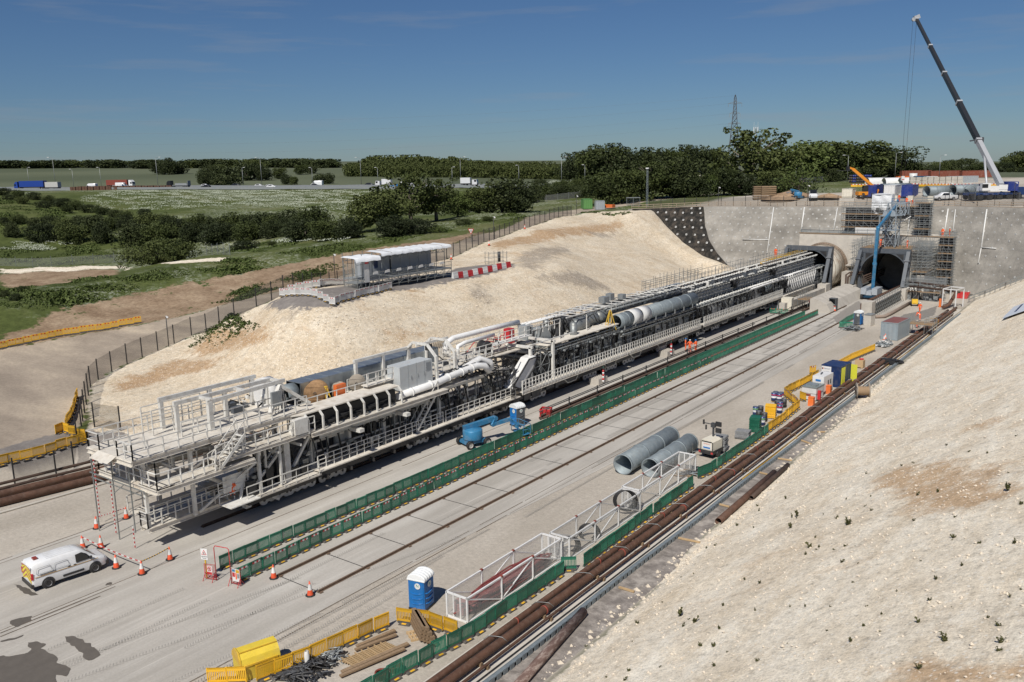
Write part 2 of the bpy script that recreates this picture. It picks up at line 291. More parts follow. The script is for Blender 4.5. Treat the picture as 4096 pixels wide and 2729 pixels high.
gryp=[[(-89.64,120.92,10.65),(-94.46,143.43,10.49),(-90.42,141.89,9.50),(-78.55,112.89,9.46),(-80.94,110.28,10.31)],[(-77.98,108.50,9.29),(-78.19,124.03,8.28),(-73.62,130.92,4.75),(-72.93,125.26,4.76),(-75.95,110.30,8.18)],[(-89.36,67.00,8.59),(-80.04,66.17,9.24),(-78.25,65.89,8.40),(-82.07,63.83,7.85)],[(-77.86,92.52,9.23),(-78.58,99.39,9.30),(-74.60,95.26,7.56),(-74.85,91.65,7.72)],[(-102.68,164.77,11.79),(-100.05,179.85,10.30),(-97.82,164.18,10.06)]]
M_tan=np.zeros(len(xf)); M_gry=np.zeros(len(xf))
for p_ in tanp:M_tan=np.maximum(M_tan,soft(p_,1.2))
for p_ in gryp:M_gry=np.maximum(M_gry,soft(p_,1.2))
for nm,arrs in(('regC',(M_tan,M_gry,soft(chalk,1.0))),('regA',(M_ch,M_road,M_gr)),('regB',(M_br+0,M_pad,np.maximum(plat,floor_)))):
 at_=me.color_attributes.new(nm,'FLOAT_COLOR','POINT')
 col=np.ones((len(xf),4),np.float32)
 for i,a in enumerate(arrs):col[:,i]=np.clip(a,0,1)
 at_.data.foreach_set('color',col.ravel())
me.polygons.foreach_set('use_smooth',[True]*len(me.polygons))
def ground_material():
 m=bpy.data.materials.new('ground'); m.use_nodes=True; t=m.node_tree; b=t.nodes['Principled BSDF']; L=t.links.new; N=t.nodes.new
 b.inputs['Roughness'].default_value=.95; b.inputs['Specular IOR Level'].default_value=.15
 co=N('ShaderNodeTexCoord').outputs['Object']
 def noise(scale,detail=5,rough=.6,st=None):
  s=co
  if st:g=N('ShaderNodeMapping'); g.inputs['Scale'].default_value=st; L(co,g.inputs[0]); s=g.outputs[0]
  n=N('ShaderNodeTexNoise'); n.inputs['Scale'].default_value=scale; n.inputs['Detail'].default_value=detail; n.inputs['Roughness'].default_value=rough; L(s,n.inputs[0]); return n.outputs[0]
 def ramp(f,stops):
  r=N('ShaderNodeValToRGB'); e=r.color_ramp.elements
  while len(e)<len(stops):e.new(.5)
  for i,(p,c)in enumerate(stops):e[i].position=p; e[i].color=(tuple(c)if hasattr(c,'__len__')else(c,)*3)+(1,)
  L(f,r.inputs[0]); return r.outputs[0]
 def mix(f,a,c,mode='MIX'):
  x=N('ShaderNodeMix'); x.data_type='RGBA'; x.blend_type=mode
  for i,v in((0,f),(6,a),(7,c)):
   if hasattr(v,'links'):L(v,x.inputs[i])
   else:x.inputs[i].default_value=v if i==0 else tuple(v)+(1,)
  return x.outputs[2]
 def math_(op,a,c):
  x=N('ShaderNodeMath'); x.operation=op
  for i,v in enumerate((a,c)):
   if hasattr(v,'links'):L(v,x.inputs[i])
   else:x.inputs[i].default_value=v
  return x.outputs[0]
 A=N('ShaderNodeVertexColor'); A.layer_name='regA'; B=N('ShaderNodeVertexColor'); B.layer_name='regB'
 sa=N('ShaderNodeSeparateColor'); L(A.outputs[0],sa.inputs[0]); sb=N('ShaderNodeSeparateColor'); L(B.outputs[0],sb.inputs[0])
 edge=math_('MULTIPLY',math_('SUBTRACT',noise(.9,6,.65),.5),1.3)
 def mask(s):return ramp(math_('ADD',s,edge),[(.42,0.0),(.58,1.0)])
 big=noise(.06,6,.6); fine=noise(2.2,8,.72); streak=noise(.34,7,.68,(1.5,.55,.6))
 ch=ramp(streak,[(.28,(.66,.56,.42)),(.48,(.77,.685,.55)),(.70,(.86,.80,.68))])
 ch=mix(ramp(big,[(.54,0.0),(.72,.40)]),ch,(.60,.47,.32))
 ch=mix(ramp(noise(.13,8,.72,(.5,1.2,1)),[(.585,0.0),(.72,.6)]),ch,(.50,.33,.18))
 ch=mix(ramp(noise(.11,7,.65),[(.62,0.0),(.72,.5)]),ch,(.38,.33,.28))
 Cc=N('ShaderNodeVertexColor'); Cc.layer_name='regC'; sc=N('ShaderNodeSeparateColor'); L(Cc.outputs[0],sc.inputs[0])
 edge2=math_('MULTIPLY',math_('SUBTRACT',noise(.45,8,.75),.5),2.2)
 ch=mix(ramp(math_('ADD',math_('MULTIPLY',sc.outputs[0],.8),edge2),[(.35,0.0),(.75,.85)]),ch,(.50,.34,.20))
 ch=mix(ramp(math_('ADD',math_('MULTIPLY',sc.outputs[1],.8),edge2),[(.35,0.0),(.75,.7)]),ch,(.34,.30,.26))
 ch=mix(math_('MULTIPLY',sc.outputs[2],1.0),ch,mix(1.0,ch,(.80,.765,.72),'MULTIPLY'))
 ch=mix(1.0,ch,ramp(noise(9.0,5,.8),[(.32,.66),(.5,.98),(.64,1.18)]),'MULTIPLY')
 ch=mix(1.0,ch,ramp(fine,[(.30,.60),(.46,.94),(.66,1.16)]),'MULTIPLY')
 v=N('ShaderNodeTexVoronoi'); v.inputs['Scale'].default_value=3.4; L(co,v.inputs[0])
 ch=mix(ramp(v.outputs['Distance'],[(.12,.8),(.26,0.0)]),ch,(.82,.78,.70))
 rd=ramp(noise(.12,7,.62,(.6,1.4,1)),[(.32,(.27,.225,.18)),(.52,(.37,.31,.245)),(.70,(.50,.42,.32))])
 rd=mix(1.0,rd,ramp(noise(3.0,6,.7),[(.3,.82),(.7,1.12)]),'MULTIPLY')
 gs=ramp(noise(.05,8,.7),[(.34,(.050,.066,.018)),(.50,(.082,.102,.030)),(.66,(.125,.13,.055))])
 gs=mix(1.0,gs,ramp(noise(1.1,8,.8),[(.32,.6),(.52,1.0),(.70,1.35)]),'MULTIPLY')
 fl=math_('MULTIPLY',ramp(noise(.022,7,.7),[(.49,0.0),(.58,1.0)]),ramp(noise(1.4,4,.8),[(.50,0.0),(.58,.75)]))
 gs=mix(fl,gs,(.42,.44,.36))
 far=ramp(noise(.006,2,.4),[(.40,(.085,.10,.06)),(.60,(.115,.13,.08))])
 sx=N('ShaderNodeSeparateXYZ'); L(co,sx.inputs[0])
 isfar=math_('GREATER_THAN',math_('ADD',sx.outputs[1],math_('MULTIPLY',sx.outputs[0],-.42)),392)
 gs=mix(isfar,gs,far)
 be=ramp(noise(.25,8,.7),[(.32,(.20,.135,.085)),(.52,(.29,.21,.14)),(.70,(.38,.29,.20))])
 be=mix(1.0,be,ramp(noise(2.0,6,.75),[(.3,.75),(.7,1.15)]),'MULTIPLY')
 be=mix(ramp(noise(.22,8,.75),[(.60,0.0),(.64,1.0)]),be,(.05,.08,.02))
 gv=ramp(noise(.5,9,.8),[(.3,(.15,.135,.125)),(.55,(.225,.205,.19)),(.72,(.32,.29,.26))])
 fl2=ramp(noise(.13,7,.62,(1.3,.5,1)),[(.30,(.37,.33,.275)),(.50,(.45,.405,.345)),(.70,(.53,.485,.42))])
 fl2=mix(1.0,fl2,ramp(noise(3.5,7,.75),[(.32,.80),(.55,1.0),(.70,1.10)]),'MULTIPLY')
 out=gs
 out=mix(mask(sb.outputs[0]),out,be)
 out=mix(mask(sa.outputs[0]),out,ch)
 out=mix(mask(sa.outputs[1]),out,rd)
 out=mix(mask(sb.outputs[1]),out,gv)
 out=mix(sb.outputs[2],out,fl2)
 L(out,b.inputs['Base Color'])
 bp=N('ShaderNodeBump'); bp.inputs['Strength'].default_value=.5; bp.inputs['Distance'].default_value=.10
 hh=math_('ADD',noise(2.6,9,.72),math_('MULTIPLY',noise(.6,5,.6),1.5)); hh=math_('ADD',hh,math_('MULTIPLY',noise(9.0,4,.8),.6)); hh=math_('ADD',hh,math_('MULTIPLY',noise(1.1,5,.7,(2.4,.22,1)),1.1)); L(hh,bp.inputs['Height']); L(bp.outputs[0],b.inputs['Normal'])
 return m
me.materials.append(ground_material())
og=bpy.data.objects.new('ground',me); C.objects.link(og); tag(og,kind='structure')
def tz(x,y):return float(ground_z([x],[y])[0])
# --- concrete apron, rails, wet patches
def flat(name,poly,z,m,**k):
 mb=MB(); mb.add([(p[0],p[1],z)for p in poly],[tuple(range(len(poly)))])
 if(poly[1][0]-poly[0][0])*(poly[2][1]-poly[1][1])-(poly[1][1]-poly[0][1])*(poly[2][0]-poly[1][0])<0:mb.f=[f[::-1]for f in mb.f]
 return mb.build(name,m,**k)
def apron_material():
 m=bpy.data.materials.new('apron_concrete'); m.use_nodes=True; t=m.node_tree; b=t.nodes['Principled BSDF']; L=t.links.new; N=t.nodes.new
 b.inputs['Roughness'].default_value=.9; b.inputs['Specular IOR Level'].default_value=.2
 co=N('ShaderNodeTexCoord').outputs['Object']
 def noise(scale,st,detail=6,rough=.62):
  g=N('ShaderNodeMapping'); g.inputs['Scale'].default_value=st; L(co,g.inputs[0])
  n=N('ShaderNodeTexNoise'); n.inputs['Scale'].default_value=scale; n.inputs['Detail'].default_value=detail; n.inputs['Roughness'].default_value=rough; L(g.outputs[0],n.inputs[0]); return n.outputs[0]
 def ramp(f,st):
  r=N('ShaderNodeValToRGB'); e=r.color_ramp.elements
  while len(e)<len(st):e.new(.5)
  for i,(p,c)in enumerate(st):e[i].position=p; e[i].color=(tuple(c)if hasattr(c,'__len__')else(c,)*3)+(1,)
  L(f,r.inputs[0]); return r.outputs[0]
 def mix(f,a,c,mode='MIX'):
  x=N('ShaderNodeMix'); x.data_type='RGBA'; x.blend_type=mode
  for i,v in((0,f),(6,a),(7,c)):
   if hasattr(v,'links'):L(v,x.inputs[i])
   else:x.inputs[i].default_value=v if i==0 else tuple(v)+(1,)
  return x.outputs[2]
 c=ramp(noise(.5,(1,.10,1)),[(.3,(.375,.35,.31)),(.5,(.44,.412,.37)),(.7,(.52,.495,.45))])
 c=mix(1.0,c,ramp(noise(.09,(1,1,1)),[(.3,.88),(.7,1.08)]),'MULTIPLY')
 c=mix(1.0,c,ramp(noise(6,(1,1,1),8,.75),[(.3,.88),(.7,1.08)]),'MULTIPLY')
 wv=ramp(noise(1.6,(1,.018,1),3,.5),[(.52,0.0),(.62,.55)])
 wv=mix(1.0,wv,ramp(noise(.12,(1,.6,1)),[(.42,0.0),(.58,1.0)]),'MULTIPLY')
 c=mix(wv,c,(.34,.315,.28))
 wv2=ramp(noise(2.1,(1,.03,1),4,.6),[(.60,0.0),(.70,.6)])
 c=mix(wv2,c,(.56,.53,.48))
 L(c,b.inputs['Base Color'])
 bp=N('ShaderNodeBump'); bp.inputs['Strength'].default_value=.25; bp.inputs['Distance'].default_value=.03; L(noise(9,(1,1,1),6,.7),bp.inputs['Height']); L(bp.outputs[0],b.inputs['Normal'])
 return m
apron_m=apron_material()
flat('concrete_apron',[(-62.0,-40),(-38.0,-40),(-38.0,186),(-62.0,186)],.012,apron_m,kind='structure')
flat('concrete_strip',[(-38.0,36),(-36.4,70),(-36.0,150),(-36,176),(-38.0,176)],.016,apron_m,kind='structure')
joint=mat('joint_dirt',(.16,.125,.095),.9,0,.35,3)
dustm=mat('pale_dust',(.50,.46,.40),.95,0,.15,2)
sl=MB()
for x,w_ in((-61.4,.05),(-61.9,.07),(-51.9,.06),(-38.05,.06),(-37.5,.05)):
 y=-40
 while y<178:
  l=random.uniform(2,9); sl.bb(x-w_/2+random.uniform(-.02,.02),x+w_/2,y,y+l,.010,.022); y+=l+random.choice((0,0,.3,1.2))
sl.build('slab_joints',joint,kind='structure')
trk=thing('rail_track','pair of rusty crane rails with thin cross ties on the concrete apron','rail track',(-41.9,32.6,0))
for sx in(-1.95,1.95):
 r_=MB(); r_.M=Matrix.Translation((-0,0,0))
 r_.bb(sx-.09,sx+.09,0,128,.018,.040); r_.bb(sx-.03,sx+.03,0,128,.040,.15); r_.bb(sx-.05,sx+.05,0,128,.15,.19)
 k=0
 while k<128:r_.bb(sx-.24,sx+.24,k,k+.25,.018,.055); k+=4.05
 r_.build('rail',mat('rail_brown',(.17,.115,.08),.7,.2,.25,3),trk)
k=0; tie=MB().bb(-1.7,1.7,.06,.12,.018,.026).mesh('cross_tie',black_mat)
while k<128:po=bpy.data.objects.new('cross_tie',tie); C.objects.link(po); po.parent=trk; po.location=(0,k,0); k+=4.05
trk2=thing('gantry_track','pair of dark rails in the shade under the tunnelling machine gantries','rail track',(-56.6,30,0))
for sx in(-1.5,1.5):
 r_=MB(); r_.bb(sx-.18,sx+.18,4.5,148,.018,.05); r_.bb(sx-.04,sx+.04,4.5,148,.05,.2); r_.build('rail',rust_dark,trk2)
wetm=mat('wet_concrete',(.12,.105,.088),.6,0,.12,2)
def blob(cx,cy,pts,z,name='wet_patch',m=None,jit=.18,seed=1):
 r_=random.Random(seed); out=[]
 n=len(pts)
 for i in range(n):
  a,b=pts[i],pts[(i+1)%n]; seg=max(3,int(math.hypot(b[0]-a[0],b[1]-a[1])/.14))
  for k in range(seg):
   t=k/seg; w_=.16*jit*(math.sin((i*seg+k)*.9+seed)+math.sin((i*seg+k)*.37+2*seed)); out.append((a[0]+(b[0]-a[0])*t+r_.uniform(-jit,jit)*.5+w_,a[1]+(b[1]-a[1])*t+r_.uniform(-jit,jit)*.5-w_))
 sm_=[((out[i-1][0]+out[i][0]*2+out[(i+1)%len(out)][0])/4,(out[i-1][1]+out[i][1]*2+out[(i+1)%len(out)][1])/4)for i in range(len(out))]
 return flat(name,sm_,z,m or wetm,kind='structure')
wets=[[(-48.14,20.74,0.00),(-47.78,21.06,0.00),(-45.95,21.20,0.00),(-44.37,20.92,0.00),(-44.42,20.19,0.00),(-45.61,20.42,0.00),(-46.77,20.48,0.00)],[(-49.27,19.21,0.00),(-48.77,19.62,0.00),(-48.00,19.71,0.00),(-47.96,19.37,0.00),(-46.22,19.43,0.00),(-45.69,19.11,0.00),(-44.54,19.36,0.00),(-43.98,18.82,0.00),(-44.66,18.48,0.00),(-43.11,18.03,0.00),(-44.21,17.02,0.00),(-46.22,16.12,0.00),(-49.19,17.37,0.00),(-48.56,17.95,0.00),(-48.16,18.51,0.00),(-48.02,18.89,0.00)],[(-52.59,19.65,0.00),(-52.44,20.25,0.00),(-52.15,20.86,0.00),(-51.56,20.52,0.00),(-51.48,19.69,0.00),(-51.97,19.51,0.00)],[(-50.62,18.35,0.00),(-50.46,18.91,0.00),(-50.34,19.53,0.00),(-50.08,19.32,0.00),(-50.20,18.86,0.00),(-50.37,18.37,0.00)],[(-57.34,22.09,0.00),(-56.72,22.32,0.00),(-54.44,22.28,0.00),(-54.94,21.94,0.00),(-56.26,21.97,0.00)],[(-52.47,25.61,0.00),(-52.20,25.89,0.00),(-51.95,25.68,-0.00),(-52.12,25.46,0.00)],[(-33.14,156.16,0.00),(-31.14,162.47,0.00),(-30.21,168.44,0.00),(-28.79,158.67,0.00),(-30.53,145.93,0.00),(-32.90,150.62,0.00)],[(-42.33,147.55,0.00),(-42.89,154.86,0.00),(-43.65,167.64,0.00),(-41.19,162.21,0.00),(-39.60,149.13,0.00),(-40.25,142.47,0.00)]]
dampm=mat('damp_concrete',(.25,.23,.205),.7,0,.15,2)
for i,p in enumerate(wets):blob(0,0,p,.028,seed=i,jit=.2 if i<6 else.25,m=wetm if i<6 else dampm)
trackm=mat('damp_track',(.15,.125,.10),.8,0,.3,3)
wt=MB()
def strip(mb,p,q,w_,z,gaps=.15):
 p,q=Vector((p[0],p[1],z)),Vector((q[0],q[1],z)); d=q-p; n=d.length; d.normalize(); s_=Vector((-d.y,d.x,0)); t=0
 while t<n:
  l=random.uniform(.4,1.6); a,b=p+d*t,p+d*min(n,t+l); w1,w2=w_*random.uniform(.6,1),w_*random.uniform(.6,1)
  mb.add([a-s_*w1/2,a+s_*w1/2,b+s_*w2/2,b-s_*w2/2],[(3,2,1,0)]); t+=l
  if random.random()<gaps:t+=random.uniform(.1,.8)
strip(wt,(-51.58,18.76,0.00),(-51.49,23.75,0.00),.14,.026,.02); strip(wt,(-51.16,18.58,0.00),(-51.06,24.50,0.00),.14,.026,.02)
strip(wt,(-51.49,23.75,0.00),(-51.50,25.98,0.00),.10,.026,.5)
wt.build('damp_tracks',trackm,kind='structure')
trd=MB(); trc=mat('tyre_print',(.355,.335,.305),.95,0,.2,5)
for x0,y0,y1,drift in((-43.2,27,140,.6),(-40.7,24,130,-.4),(-36.8,20,120,-1.2),(-35.2,24,110,-1.6),(-39.2,12,34,1.5),(-38.2,6,60,.8),(-46.5,5,28,-.6),(-44.4,5,28,-1.0),(-47,8,44,7.0),(-45.2,8,44,6.8),(-38.6,40,120,.9),(-42.6,60,150,.3),(-41.1,60,150,.3)):
 y=y0
 while y<y1:
  x=x0+drift*(y-y0)/(y1-y0)+.5*math.sin(y*.05+x0)
  if math.sin(y*.21+x0)+math.sin(y*.093)>-.7:
   for s_ in(-1,1):trd.add([(x,y,.024),(x+s_*.19,y+.14,.024),(x+s_*.19,y+.19,.024),(x,y+.05,.024)],[(0,1,2,3)if s_>0 else(3,2,1,0)])
  y+=.17
trd.build('tyre_prints',trc,kind='structure')
# --- shotcrete wall
def shot_material():
 m=bpy.data.materials.new('shotcrete'); m.use_nodes=True; t=m.node_tree; b=t.nodes['Principled BSDF']; L=t.links.new; N=t.nodes.new
 b.inputs['Roughness'].default_value=.92
 co=N('ShaderNodeTexCoord').outputs['Object']
 def noise(scale,st,detail=7,rough=.65):
  g=N('ShaderNodeMapping'); g.inputs['Scale'].default_value=st; L(co,g.inputs[0])
  n=N('ShaderNodeTexNoise'); n.inputs['Scale'].default_value=scale; n.inputs['Detail'].default_value=detail; n.inputs['Roughness'].default_value=rough; L(g.outputs[0],n.inputs[0]); return n.outputs[0]
 r=N('ShaderNodeValToRGB'); e=r.color_ramp.elements; e[0].position=.33; e[0].color=(.19,.178,.158,1); e[1].position=.68; e[1].color=(.36,.34,.305,1); L(noise(.13,(1,1,2.2)),r.inputs[0])
 r2=N('ShaderNodeValToRGB'); e=r2.color_ramp.elements; e[0].position=.3; e[0].color=(.80,.80,.80,1); e[1].position=.7; e[1].color=(1.15,1.15,1.15,1); L(noise(1.0,(1,1,.5),9,.75),r2.inputs[0])
 x=N('ShaderNodeMix'); x.data_type='RGBA'; x.blend_type='MULTIPLY'; x.inputs[0].default_value=1; L(r.outputs[0],x.inputs[6]); L(r2.outputs[0],x.inputs[7])
 L(x.outputs[2],b.inputs['Base Color'])
 bp=N('ShaderNodeBump'); bp.inputs['Strength'].default_value=.5; bp.inputs['Distance'].default_value=.15; L(noise(1.6,(1,1,1),8,.6),bp.inputs['Height']); L(bp.outputs[0],b.inputs['Normal'])
 return m
shot=shot_material()
def wall_y(x):return float(np.interp(x,*WALLB))
def wall_top(x):return float(terrain_z([x],[wall_y(x)+9.6])[0])+.25
def wp(x,z,out=0.0):
 """point on the leaning shotcrete face"""
 a=.6; s_=(wall_y(x+a)-wall_y(x-a))/(2*a); n=Vector((s_,-1,.5)).normalized()
 return Vector((x,wall_y(x)+z/2-.12+.10*math.sin(x*.9+z)+.08*math.sin(z*1.7+x*.31),z))+n*out
wall=thing('retaining_wall','tall grey sprayed concrete retaining wall dotted with square nail plates, behind the tunnel mouths','retaining wall',(-50,190,0))
mb=MB(); mb.M=Matrix.Translation((50,-190,0))
xs=np.arange(-111,21,1.0); Pg=[]
for x in xs:
 zt=wall_top(x); row=[wp(x,-1.0+(zt+1)*k/18)for k in range(19)]; row.append(row[-1]+Vector((0,1.6,.02))); Pg.append(row)
mb.grid([r_[::-1]for r_ in Pg][::-1]if True else Pg);
wf=mb.build('wall_face',shot,wall)
def plate(mb,p,s_=.30,th=.05):
 a=.5; sl_=(wall_y(p.x+a)-wall_y(p.x-a)); n=Vector((sl_,-1,.5)).normalized(); u=Vector((1,sl_,0)).normalized(); v=n.cross(u).normalized()
 q=p+n*th; h=s_/2
 vs=[q+u*i*h+v*j*h for i,j in((-1,-1),(1,-1),(1,1),(-1,1))]
 b_=[v_-n*(th+.05)for v_ in vs]
 mb.add(b_+vs,[(4,5,6,7),(0,1,5,4),(1,2,6,5),(2,3,7,6),(3,0,4,7)]); q2=q+n*.09
 mb.mat(1).cyl(q,q2,s_*.17,8).mat(0)
platem=mat('nail_plate_steel',(.60,.60,.58),.5,.2,.1,4)
BLK_EDGE=lambda z:float(np.interp(z,(1.0,2.0,5,8,11,16),(-77.5,-79.3,-83.4,-86.2,-88.0,-89.6)))
spots=[]
for r_i,z in enumerate((15.3,14.3,13.3,11.7,10.3,8.9,7.3,5.7,4.0,2.2)):
 x=-108+(r_i%2)*.95
 while x<-2:
  x+=1.95; p=wp(x+random.uniform(-.08,.08),z+random.uniform(-.08,.08))
  if p.x<BLK_EDGE(z)+.6 or z>wall_top(x)-.35 or tz(p.x,p.y-1.0)>z-.3:continue
  if-62.8<x<-34 and z<11.4:continue
  if-53.6<x<-36.0 and z<15.0:continue
  spots.append(p)
spots.sort(key=lambda p:p.length)
for p in spots[:100]:
 m_=MB(); plate(m_,Vector((0,0,0))+p-Vector((0,0,0))); m_.v=[(v[0]+50,v[1]-190,v[2])for v in m_.v]; m_.build('nail_plate',[platem,black_mat],wall)
m_=MB(); [plate(m_,p)for p in spots[100:]]; m_.v=[(v[0]+50,v[1]-190,v[2])for v in m_.v]; m_.build('nail_plates',[platem,black_mat],wall,kind='stuff')
for a,b,r_ in((((-71.66,198.34,15.56)),((-70.92,193.21,5.36)),.13),(((-64.41,197.88,15.66)),((-64.09,195.39,10.71)),.13),(((-77.62,195.08,8.25)),((-71.18,194.70,8.36)),.11),(((-57.06,197.72,15.63)),((-56.97,195.35,10.89)),.12),(((-42.00,197.72,15.60)),((-41.76,195.37,10.88)),.12),(((-34.84,197.74,15.69)),((-34.77,195.54,11.27)),.13),(((-33.40,197.37,15.58)),((-33.16,195.16,11.34)),.10),(((-27.29,194.38,15.87)),((-27.15,190.70,8.69)),.14),(((-27.15,190.70,8.69)),((-27.26,189.27,5.67)),.10),(((-27.18,190.69,8.63)),((-24.34,188.96,8.71)),.10)):
 m_=MB(); m_.cyl(Vector(a)+Vector((50,-190.15,.1)),Vector(b)+Vector((50,-190.15,.1)),r_,8); m_.build('drain_pipe',white_plastic,wall)
blk=thing('black_mesh_drape','black mesh sheet with white plates pinned over the left end of the grey wall','mesh sheet',(-95,193,0))
blackcloth=mat('black_geotextile',(.028,.027,.025),.85,0,.5,1.2,bump=.6,bscale=3,dirt=(.14,.11,.085),dirt_amt=.5,dscale=.6)
mb=MB(); Pg=[]
for i in range(27):
 row=[]
 for j in range(22):
  z=16.2-15.9*j/21; xr=BLK_EDGE(z); xl=-109.5; x=xl+(xr-xl)*i/26; z=min(z,wall_top(x)-.02)
  row.append(wp(x,z,.14+.10*abs(math.sin(x*1.4))+.06*math.sin(z*3))+Vector((95,-193,0)))
 Pg.append(row)
mb.grid(Pg); ob=mb.build('sheet',blackcloth,blk)
for r_i,z in enumerate((15.0,13.9,12.2,10.5,8.8,7.1,5.4,3.6)):
 xr=BLK_EDGE(z); x=xr-1.0
 for k in range(8):
  p=wp(x,z,.3)
  if tz(p.x,p.y-.8)<z-.3 and z<wall_top(x)-.3:
   m_=MB(); plate(m_,p,.44,.06); m_.v=[(v[0]+95,v[1]-193,v[2])for v in m_.v]; m_.build('nail_plate',[platem,black_mat],blk)
  x-=2.35
gr=thing('guard_rail','long timber edge rail with posts along the top of the grey retaining wall','guard rail',(-50,200,15.5))
pts=[Vector((x,wall_y(x)+9.2,wall_top(x)-.15))for x in np.arange(-111,20,2.2)]
m_=MB(); m_.M=Matrix.Translation((50,-200,-15.5)); m2=MB(); m2.M=m_.M
oldwood=mat('grey_timber',(.36,.29,.22),.85,0,.2,3)
for a,b in zip(pts,pts[1:]):
 m2.bar(a,a+Vector((0,0,1.25)),.11,.11)
 for h in(.25,.72,1.2):m_.bar(a+Vector((0,-.08,h)),b+Vector((0,-.08,h)),.05,.12)
m_.build('rail',oldwood,gr)
pm=MB().bb(-.055,.055,-.055,.055,0,1.25).mesh('post',oldwood)
for a in pts:
 po=bpy.data.objects.new('post',pm); C.objects.link(po); po.parent=gr; po.location=a-Vector((-50,200,15.5))
 # --- headwall, rings, frames, tunnels
def holed(mb,c,r,x0,x1,z0,z1,y0,y1,n=48):
 """rectangular slab in the xz plane with a round hole, from y0 (front) to y1"""
 ring,rect=[],[]
 for k in range(n):
  a=2*math.pi*(k+.5)/n; dx,dz=math.cos(a),math.sin(a); ring.append((c[0]+r*dx,c[1]+r*dz))
  tx=((x1 if dx>0 else x0)-c[0])/dx if abs(dx)>1e-6 else 1e9; tz_=((z1 if dz>0 else z0)-c[1])/dz if abs(dz)>1e-6 else 1e9
  t=min(tx,tz_); rect.append((c[0]+t*dx,c[1]+t*dz))
 vs=[(p[0],y0,p[1])for p in ring]+[(p[0],y0,p[1])for p in rect]+[(p[0],y1,p[1])for p in ring]+[(p[0],y1,p[1])for p in rect]; fs=[]
 for k in range(n):
  k2=(k+1)%n; fs+=[(k,n+k,n+k2,k2),(2*n+k2,3*n+k2,3*n+k,2*n+k),(k2,2*n+k2,2*n+k,k)]
  fs.append((n+k,3*n+k,3*n+k2,n+k2))
 for cx_,cz_ in((x0,z0),(x1,z0),(x1,z1),(x0,z1)):
  k=min(range(n),key=lambda k:(rect[k][0]-cx_)**2+(rect[k][1]-cz_)**2);
  ks=sorted(range(n),key=lambda k:(rect[k][0]-cx_)**2+(rect[k][1]-cz_)**2)[:2]
  a,b=rect[ks[0]],rect[ks[1]]; i0=len(vs); vs+=[(a[0],y0,a[1]),(b[0],y0,b[1]),(cx_,y0,cz_),(a[0],y1,a[1]),(b[0],y1,b[1]),(cx_,y1,cz_)]
  cr_=(b[0]-a[0])*(cz_-a[1])-(b[1]-a[1])*(cx_-a[0])
  if cr_>0:fs+=[(i0,i0+1,i0+2),(i0+5,i0+4,i0+3)]
  else:fs+=[(i0+2,i0+1,i0),(i0+3,i0+4,i0+5)]
  fs+=[(i0,i0+3,i0+5,i0+2),(i0+1,i0+4,i0+5,i0+2)]
 mb.add(vs,fs)
hw=thing('headwall','pale concrete headwall block around both tunnel mouths','headwall',(-48.1,188,0))
mb=MB(); mb.M=Matrix.Translation((48.1,-188,0))
holed(mb,T1,5.0,-62.0,-49.3,-2,10.7,188,190); holed(mb,T2,5.0,-49.3,-34.2,-2,10.7,188,190)
mb.bb(-62,-34.2,190,196.5,9.9,10.7); mb.bb(-62,-61.2,190,196.5,-1,9.9); mb.bb(-35,-34.2,190,196.5,-1,9.9)
mb.build('block',concrete,hw)
mb=MB(); mb.M=Matrix.Translation((48.1,-188,0))
mb.bb(-62.1,-34.1,187.9,188.5,10.7,10.86); mb.build('timber_edge',timber,hw)
mb=MB(); mb.M=Matrix.Translation((48.1,-188,0))
for k in range(15):
 x=-61.8+k*1.96; mb.bar((x,188.3,10.8),(x,188.3,11.9),.05)
 if k<14:
  for h in(11.3,11.85):mb.bar((x,188.3,h),(x+1.96,188.3,h),.05)
for h in(10.95,11.15,11.45):mb.bar((-62,188.7,h),(-46,188.7,h),.12)
mb.build('hand_rail',galv,hw)
sealm=mat('seal_ring_steel',(.20,.15,.11),.7,.2,.3,2)
barrelm=mat('rust_streaked_white_steel',(.72,.68,.59),.55,0,.08,.7,dirt=(.30,.15,.07),dirt_amt=.75,dscale=.55)
def shape_ring(mb,c,r0,r1,y0,y1,n=56):
 mb.lathe((c[0],0,c[1]),[(r0,y0),(r1,y0),(r1,y1),(r0,y1),(r0,y0)],n,'y')
for c,lab,l2,y0 in((T1,'round white steel tunnel sleeve streaked with rust, entering the headwall at the left mouth','left',178.4),(T2,'steel tunnel sleeve behind the right grey frame, wrapped in scaffolding','right',178.4)):
 b_=thing('tunnel_sleeve',lab,'tunnel sleeve',(c[0],y0,c[1]))
 mb=MB(); shape_ring(mb,(0,0),4.42,4.66,0,9.7); mb.build('barrel',barrelm,b_)
 mb=MB()
 for yy in(2.4,4.9,7.3):shape_ring(mb,(0,0),4.64,4.72,yy,yy+.09)
 mb.build('weld_band',sealm,b_)
 mb=MB(); shape_ring(mb,(0,0),4.6,5.15,9.25,9.55);
 for k in range(64):
  a=2*math.pi*k/64; mb.box((4.95*math.cos(a),9.2,4.95*math.sin(a)),(.1,.12,.1))
 mb.build('seal_ring',sealm,b_)
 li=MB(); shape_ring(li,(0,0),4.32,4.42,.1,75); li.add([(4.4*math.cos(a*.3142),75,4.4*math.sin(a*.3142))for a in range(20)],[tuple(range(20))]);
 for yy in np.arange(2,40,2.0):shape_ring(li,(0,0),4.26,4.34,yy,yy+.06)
 li.build('lining',mat('tunnel_lining',(.12,.115,.105),.9,0,.2,1.5),b_)
